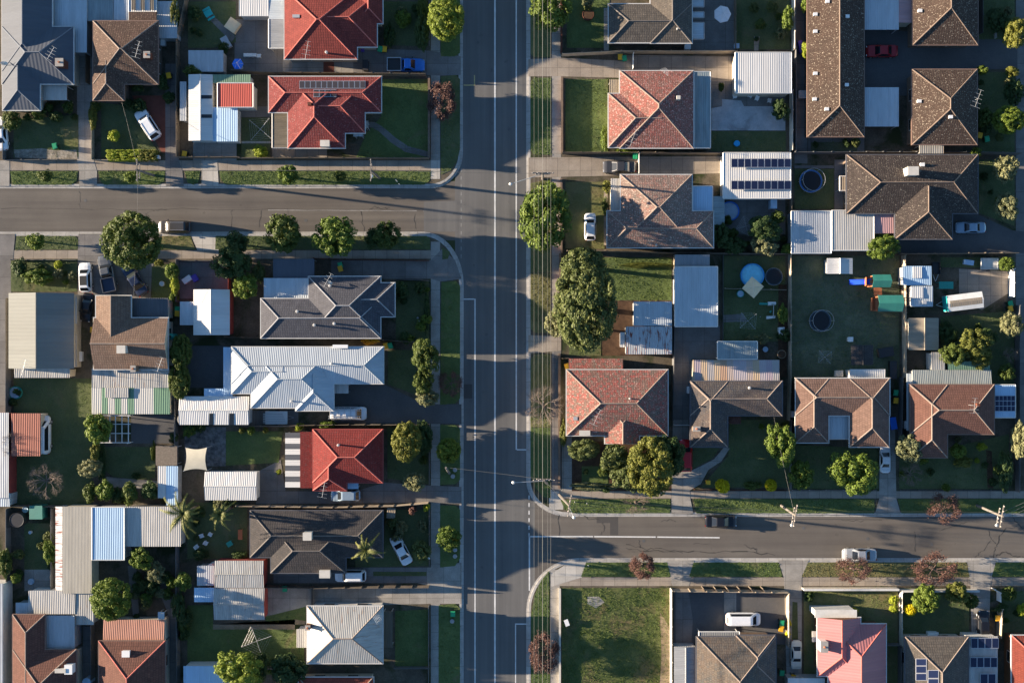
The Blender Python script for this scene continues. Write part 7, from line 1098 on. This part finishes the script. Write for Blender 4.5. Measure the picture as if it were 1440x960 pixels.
def shade_sail(px, mat, look):
    P = [Vector((*W(p[0], p[1], p[2]), p[2])) for p in px]; c = sum(P, Vector()) / 4; r = empty('shade_sail', c.x, c.y, G); tag(r, look, 'shade sail', None, None); m = MB(); n = 9; g_ = {}
    for i in range(n + 1):
        for j in range(n + 1):
            u, v = i / n, j / n; p = P[0] * (1 - u) * (1 - v) + P[1] * u * (1 - v) + P[2] * u * v + P[3] * (1 - u) * v; k = .24 * (4 * u * (1 - u) * (1 - 1) + 0)
            du = abs(2 * u - 1); dv = abs(2 * v - 1); pull = .16 * max((1 - du ** 2) * dv ** 3, (1 - dv ** 2) * du ** 3); p = p + (c - p) * pull; g_[i, j] = p
    for i in range(n):
        for j in range(n): m.face([g_[i, j], g_[i + 1, j], g_[i + 1, j + 1], g_[i, j + 1]])
    wbuild(m, 'sail', M[mat], r, True)
    for p in P: k = MB(); k.tube((p.x, p.y, 0), (p.x, p.y, p.z + .1), .05, .05, 8); wbuild(k, 'post', M['metal_pale'], r)
shade_sail([(258, 662, 2.6), (291, 661, 2.4), (291, 629, 2.6), (261, 629, 2.4)], 'sail', 'cream shade sail with curved edges above the stone paving')
ps = empty('play_gym'); place(ps, 1078, 437, G, 0, .8); tag(ps, 'white and teal seesaw frame on the lawn beside the shrub', 'seesaw', None, None)
for (x0, y0, x1, y1, r_, z_, mt, nm) in ((-1.0, 1.0, 1.0, .95, .16, .7, 'plastic_teal', 'slide_bar'), (.2, 1.0, 1.3, 1.05, .28, .6, 'white', 'seat_pad'), (0, -.95, 1.2, -.85, .22, .6, 'white', 'seat_pad'), (.9, -.9, .95, 1.0, .06, .9, 'metal_pale', 'crossbar'), (.5, -.2, .7, .0, .14, .5, 'plastic_teal', 'foot_rest')): q = MB(); q.tube((x0, y0, z_), (x1, y1, z_), r_, r_ * .8, 8); q.build(nm, M[mt], ps)
for x_ in (-.8, .9):
    for y_ in (-.8, .9): q = MB(); q.cyl(x_, y_, 0, .6, .04, .04, 6); q.build('leg', M['metal_pale'], ps)
# play tower
pl = empty('play_tower'); place(pl, 1240, 413, G, 0, 0); tag(pl, 'wooden play tower with two green roofs and a blue slide', 'play tower', None, None); LM['play tower'] = (1240, 413)
ox, oy = W(1240, 413)
def lx(px, py, z): a = W(px, py, z); return a[0] - ox, a[1] - oy
for (x0, y0, x1, y1, z) in ((1226, 386, 1252, 404, 2.6), (1234, 415, 1269, 438, 2.7)):
    a = lx(x0, y0, z); b = lx(x1, y1, z); ym = (a[1] + b[1]) / 2; q = MB(); q.slab([(a[0], b[1], z), (b[0], b[1], z), (b[0], ym, z + .7), (a[0], ym, z + .7)], .06); q.slab([(a[0], ym, z + .7), (b[0], ym, z + .7), (b[0], a[1], z), (a[0], a[1], z)], .06); q.build('roof', M['play_green'], pl)
    for px_ in (a[0] + .2, b[0] - .2):
        for py_ in (a[1] - .2, b[1] + .2): q = MB(); q.box(px_ - .06, py_ - .06, 0, px_ + .06, py_ + .06, z + .1); q.build('post', M['play_wood'], pl)
    q = MB(); q.box(a[0] + .1, b[1] + .1, 1.3, b[0] - .1, a[1] - .1, 1.4); q.build('deck', M['play_wood'], pl)
a = lx(1194, 399, .2); b = lx(1224, 393, 1.3); q = MB(); q.slab([(a[0], a[1] - .1, .15), (b[0], a[1] - .1, 1.4), (b[0], b[1], 1.4), (a[0], b[1], .15)], .05)
for yy in (a[1] - .1, b[1]): q.slab([(a[0], yy - .04, .32), (b[0], yy - .04, 1.58), (b[0], yy + .04, 1.58), (a[0], yy + .04, .32)], .2)
q.build('slide', M['play_blue'], pl); a = lx(1229, 404, 1.5); b = lx(1240, 416, 1.5)
for k in range(6): q = MB(); q.box(a[0], b[1] + (a[1] - b[1]) * k / 6, 1.35, b[0], b[1] + (a[1] - b[1]) * (k + .75) / 6, 1.41); q.build('bridge_plank', M['play_wood'], pl)
for (x0, y0, x1, y1) in ((1216, 390, 1227, 402), (1224, 419, 1234, 437)):
    a = lx(x0, y0, 1.2); b = lx(x1, y1, 1.2); q = MB(); q.box(a[0], b[1], 1.05, b[0], a[1], 1.12); q.build('platform', M['play_wood'], pl); q = MB(); q.box(a[0], b[1], 1.12, a[0] + .06, a[1], 1.7); q.box(a[0], b[1], 1.6, b[0], b[1] + .06, 1.7); q.build('railing', M['play_wood'], pl)
# grape frame beside the dark paving
gf = empty('pergola'); place(gf, 168, 603, G, 0, 0); tag(gf, 'open white pergola frame beside the dark diamond patterned paving', 'pergola', None, None); ox, oy = W(168, 603)
for k, px_ in enumerate((155, 163, 172, 181)): a = lx(px_, 583, 2.3); b = lx(px_, 622, 2.3); q = MB(); q.box(a[0] - .05, b[1], 2.25, a[0] + .05, a[1], 2.35); q.build('beam', M['trim_white'], gf)
for k, py_ in enumerate((584, 596, 609, 622)): a = lx(142, py_, 2.4); b = lx(184, py_, 2.4); q = MB(); q.box(a[0], a[1] - .05, 2.355, b[0], a[1] + .05, 2.44); q.build('rafter', M['trim_white'], gf)
for px_, py_ in ((143, 584), (183, 584), (143, 622), (183, 622)): a = lx(px_, py_, 1.2); q = MB(); q.box(a[0] - .05, a[1] - .05, 0, a[0] + .05, a[1] + .05, 2.25); q.build('post', M['trim_white'], gf)
def marker(px, py, h, look, mat='white', name='marker_post', cat='post', r=.06): o = empty(name); place(o, px, py, G); tag(o, look, cat, None, (px, py)); q = MB(); q.cyl(0, 0, 0, h, r, r, 8); q.build('post', M[mat], o); q = MB(); q.cyl(0, 0, h, h + .06, r * 1.3, r, 8); q.build('cap', M['trim_grey'], o)
marker(559, 256, 2.2, 'small white street name post on the verge', 'white', 'street_sign'); marker(562, 268 - 8, .8, 'low white marker post', 'white'); marker(590, 452, .9, 'teal garden ornament post', 'plastic_teal', 'garden_ornament', 'ornament', .15); marker(588, 447, .5, 'small white ornament beside the teal one', 'white', 'garden_ornament', 'ornament', .12)
for a, b, l in ((808, 705, 'flat white pit lid on the verge at the street corner'), (825, 707, 'white sign plate low on the corner verge'), (827, 794, 'white marker near the lower corner verge')): marker(a, b, .5, l)
for k, (a, b) in enumerate(((636, 872), (640, 772), (640, 781), (640, 660), (637, 669))): marker(a, b, .25, 'low dark water meter box', 'trim_dark', 'water_meter', 'water meter', .25)
for x_, y_ in ((24, 180), (46, 224)): pass
# patio drums, pots
for a, b, r_, mt, l in ((1036, 202, 4, 'plastic_blue', 'round blue play tub on the lawn'), (1041, 413, 5, 'plastic_teal', 'round teal tub below the pool'), (827, 21, 8, 'brick', 'round brick edged garden bed'), (1076, 491, 4.5, 'trim_dark', 'round dark pond'), (1099, 498, 6, 'dirt_pale', 'round stone fire pit by the fence'), (10 + 1, 10, 1, '', ''), (22, 552, 9, 'plastic_teal', 'round teal paddling tub under the boundary fence'), (44, 817, 4, 'm_lightblue', 'pale blue oval tub on the patio'), (258, 589, 7, 'cooler', 'pale round water tank beside the white gabled shed'), (298, 795, 4, 'white', 'white round tank beside the iron shed'), (43, 748, 2, 'white', 'small white ball'), (124, 957, 6, 'm_lightblue', 'pale blue round tank at the bottom edge'), (228, 395 + 4, 3.5, 'metal_pale', 'round white bird bath on the lawn'), (36, 716, 4, 'm_lightblue', 'pale blue tub beside the small green shed'), (26, 730, 10, 'trim_dark', 'large dark round water tank in the shade')):
    if not l: continue
    big = 'tank' in l; o = empty('water_tank' if big else 'garden_tub'); place(o, a, b, G + .05, 0, 1.2 if big else .4); tag(o, l, 'tank' if big else 'tub', None, (a, b)); h_ = 1.6 if big else .4; q = MB(); q.cyl(0, 0, 0, h_, r_ * S, r_ * S * .97, 20, True); q.build('body', M[mt], o); q = MB(); q.ring(0, 0, h_, r_ * S * .97, .04, 20); q.build('rim', M[mt], o)
    if not big: q = MB(); q.disc(0, 0, h_ + .01, r_ * S * .85, 20); q.build('filling', M['mulch' if 'bed' in l or 'pit' in l else ('pool_pale' if mt != 'plastic_blue' else 'plastic_blue')], o)
# ================================================================ grass blades, then labels: say which neighbour each repeated thing stands beside
grass_tufts()
NEAR = sorted(LM.items())
def where(p):
    k, q = min(NEAR, key=lambda kv: (kv[1][0] - p[0]) ** 2 + ((kv[1][1] - p[1]) * 1.1) ** 2); dx, dy = p[0] - q[0], p[1] - q[1]
    side = (', shaded side of' if dx > 0 else ', sunny side of') if abs(dx) > abs(dy) * 1.2 else (' below' if dy > 0 else ' above')
    return f'{side} the {k}', math.hypot(dx, dy)
seen = {}
for rec in ALL:
    o, look, at = rec
    if at is None: seen.setdefault(look, []).append((0, o)); continue
    w, d = where(at)
    if len(look.split()) + len(w.split()) > 15 and sum(1 for r in ALL if r[1] == look) == 1: w = ''
    seen.setdefault(f'{look}{w}', []).append((d, o)); 
for lab, L in seen.items():
    if len(L) == 1: L[0][1]['label'] = lab
    else:
        for k, (d, o) in enumerate(sorted(L, key=lambda t: t[0])): o['label'] = ['nearest ', 'second nearest ', 'third nearest ', 'fourth nearest ', 'fifth nearest ', 'sixth nearest '][min(k, 5)] + lab if len(L) > 1 else lab
for o in scene.objects:
    if '_r' in o: del o['_r']
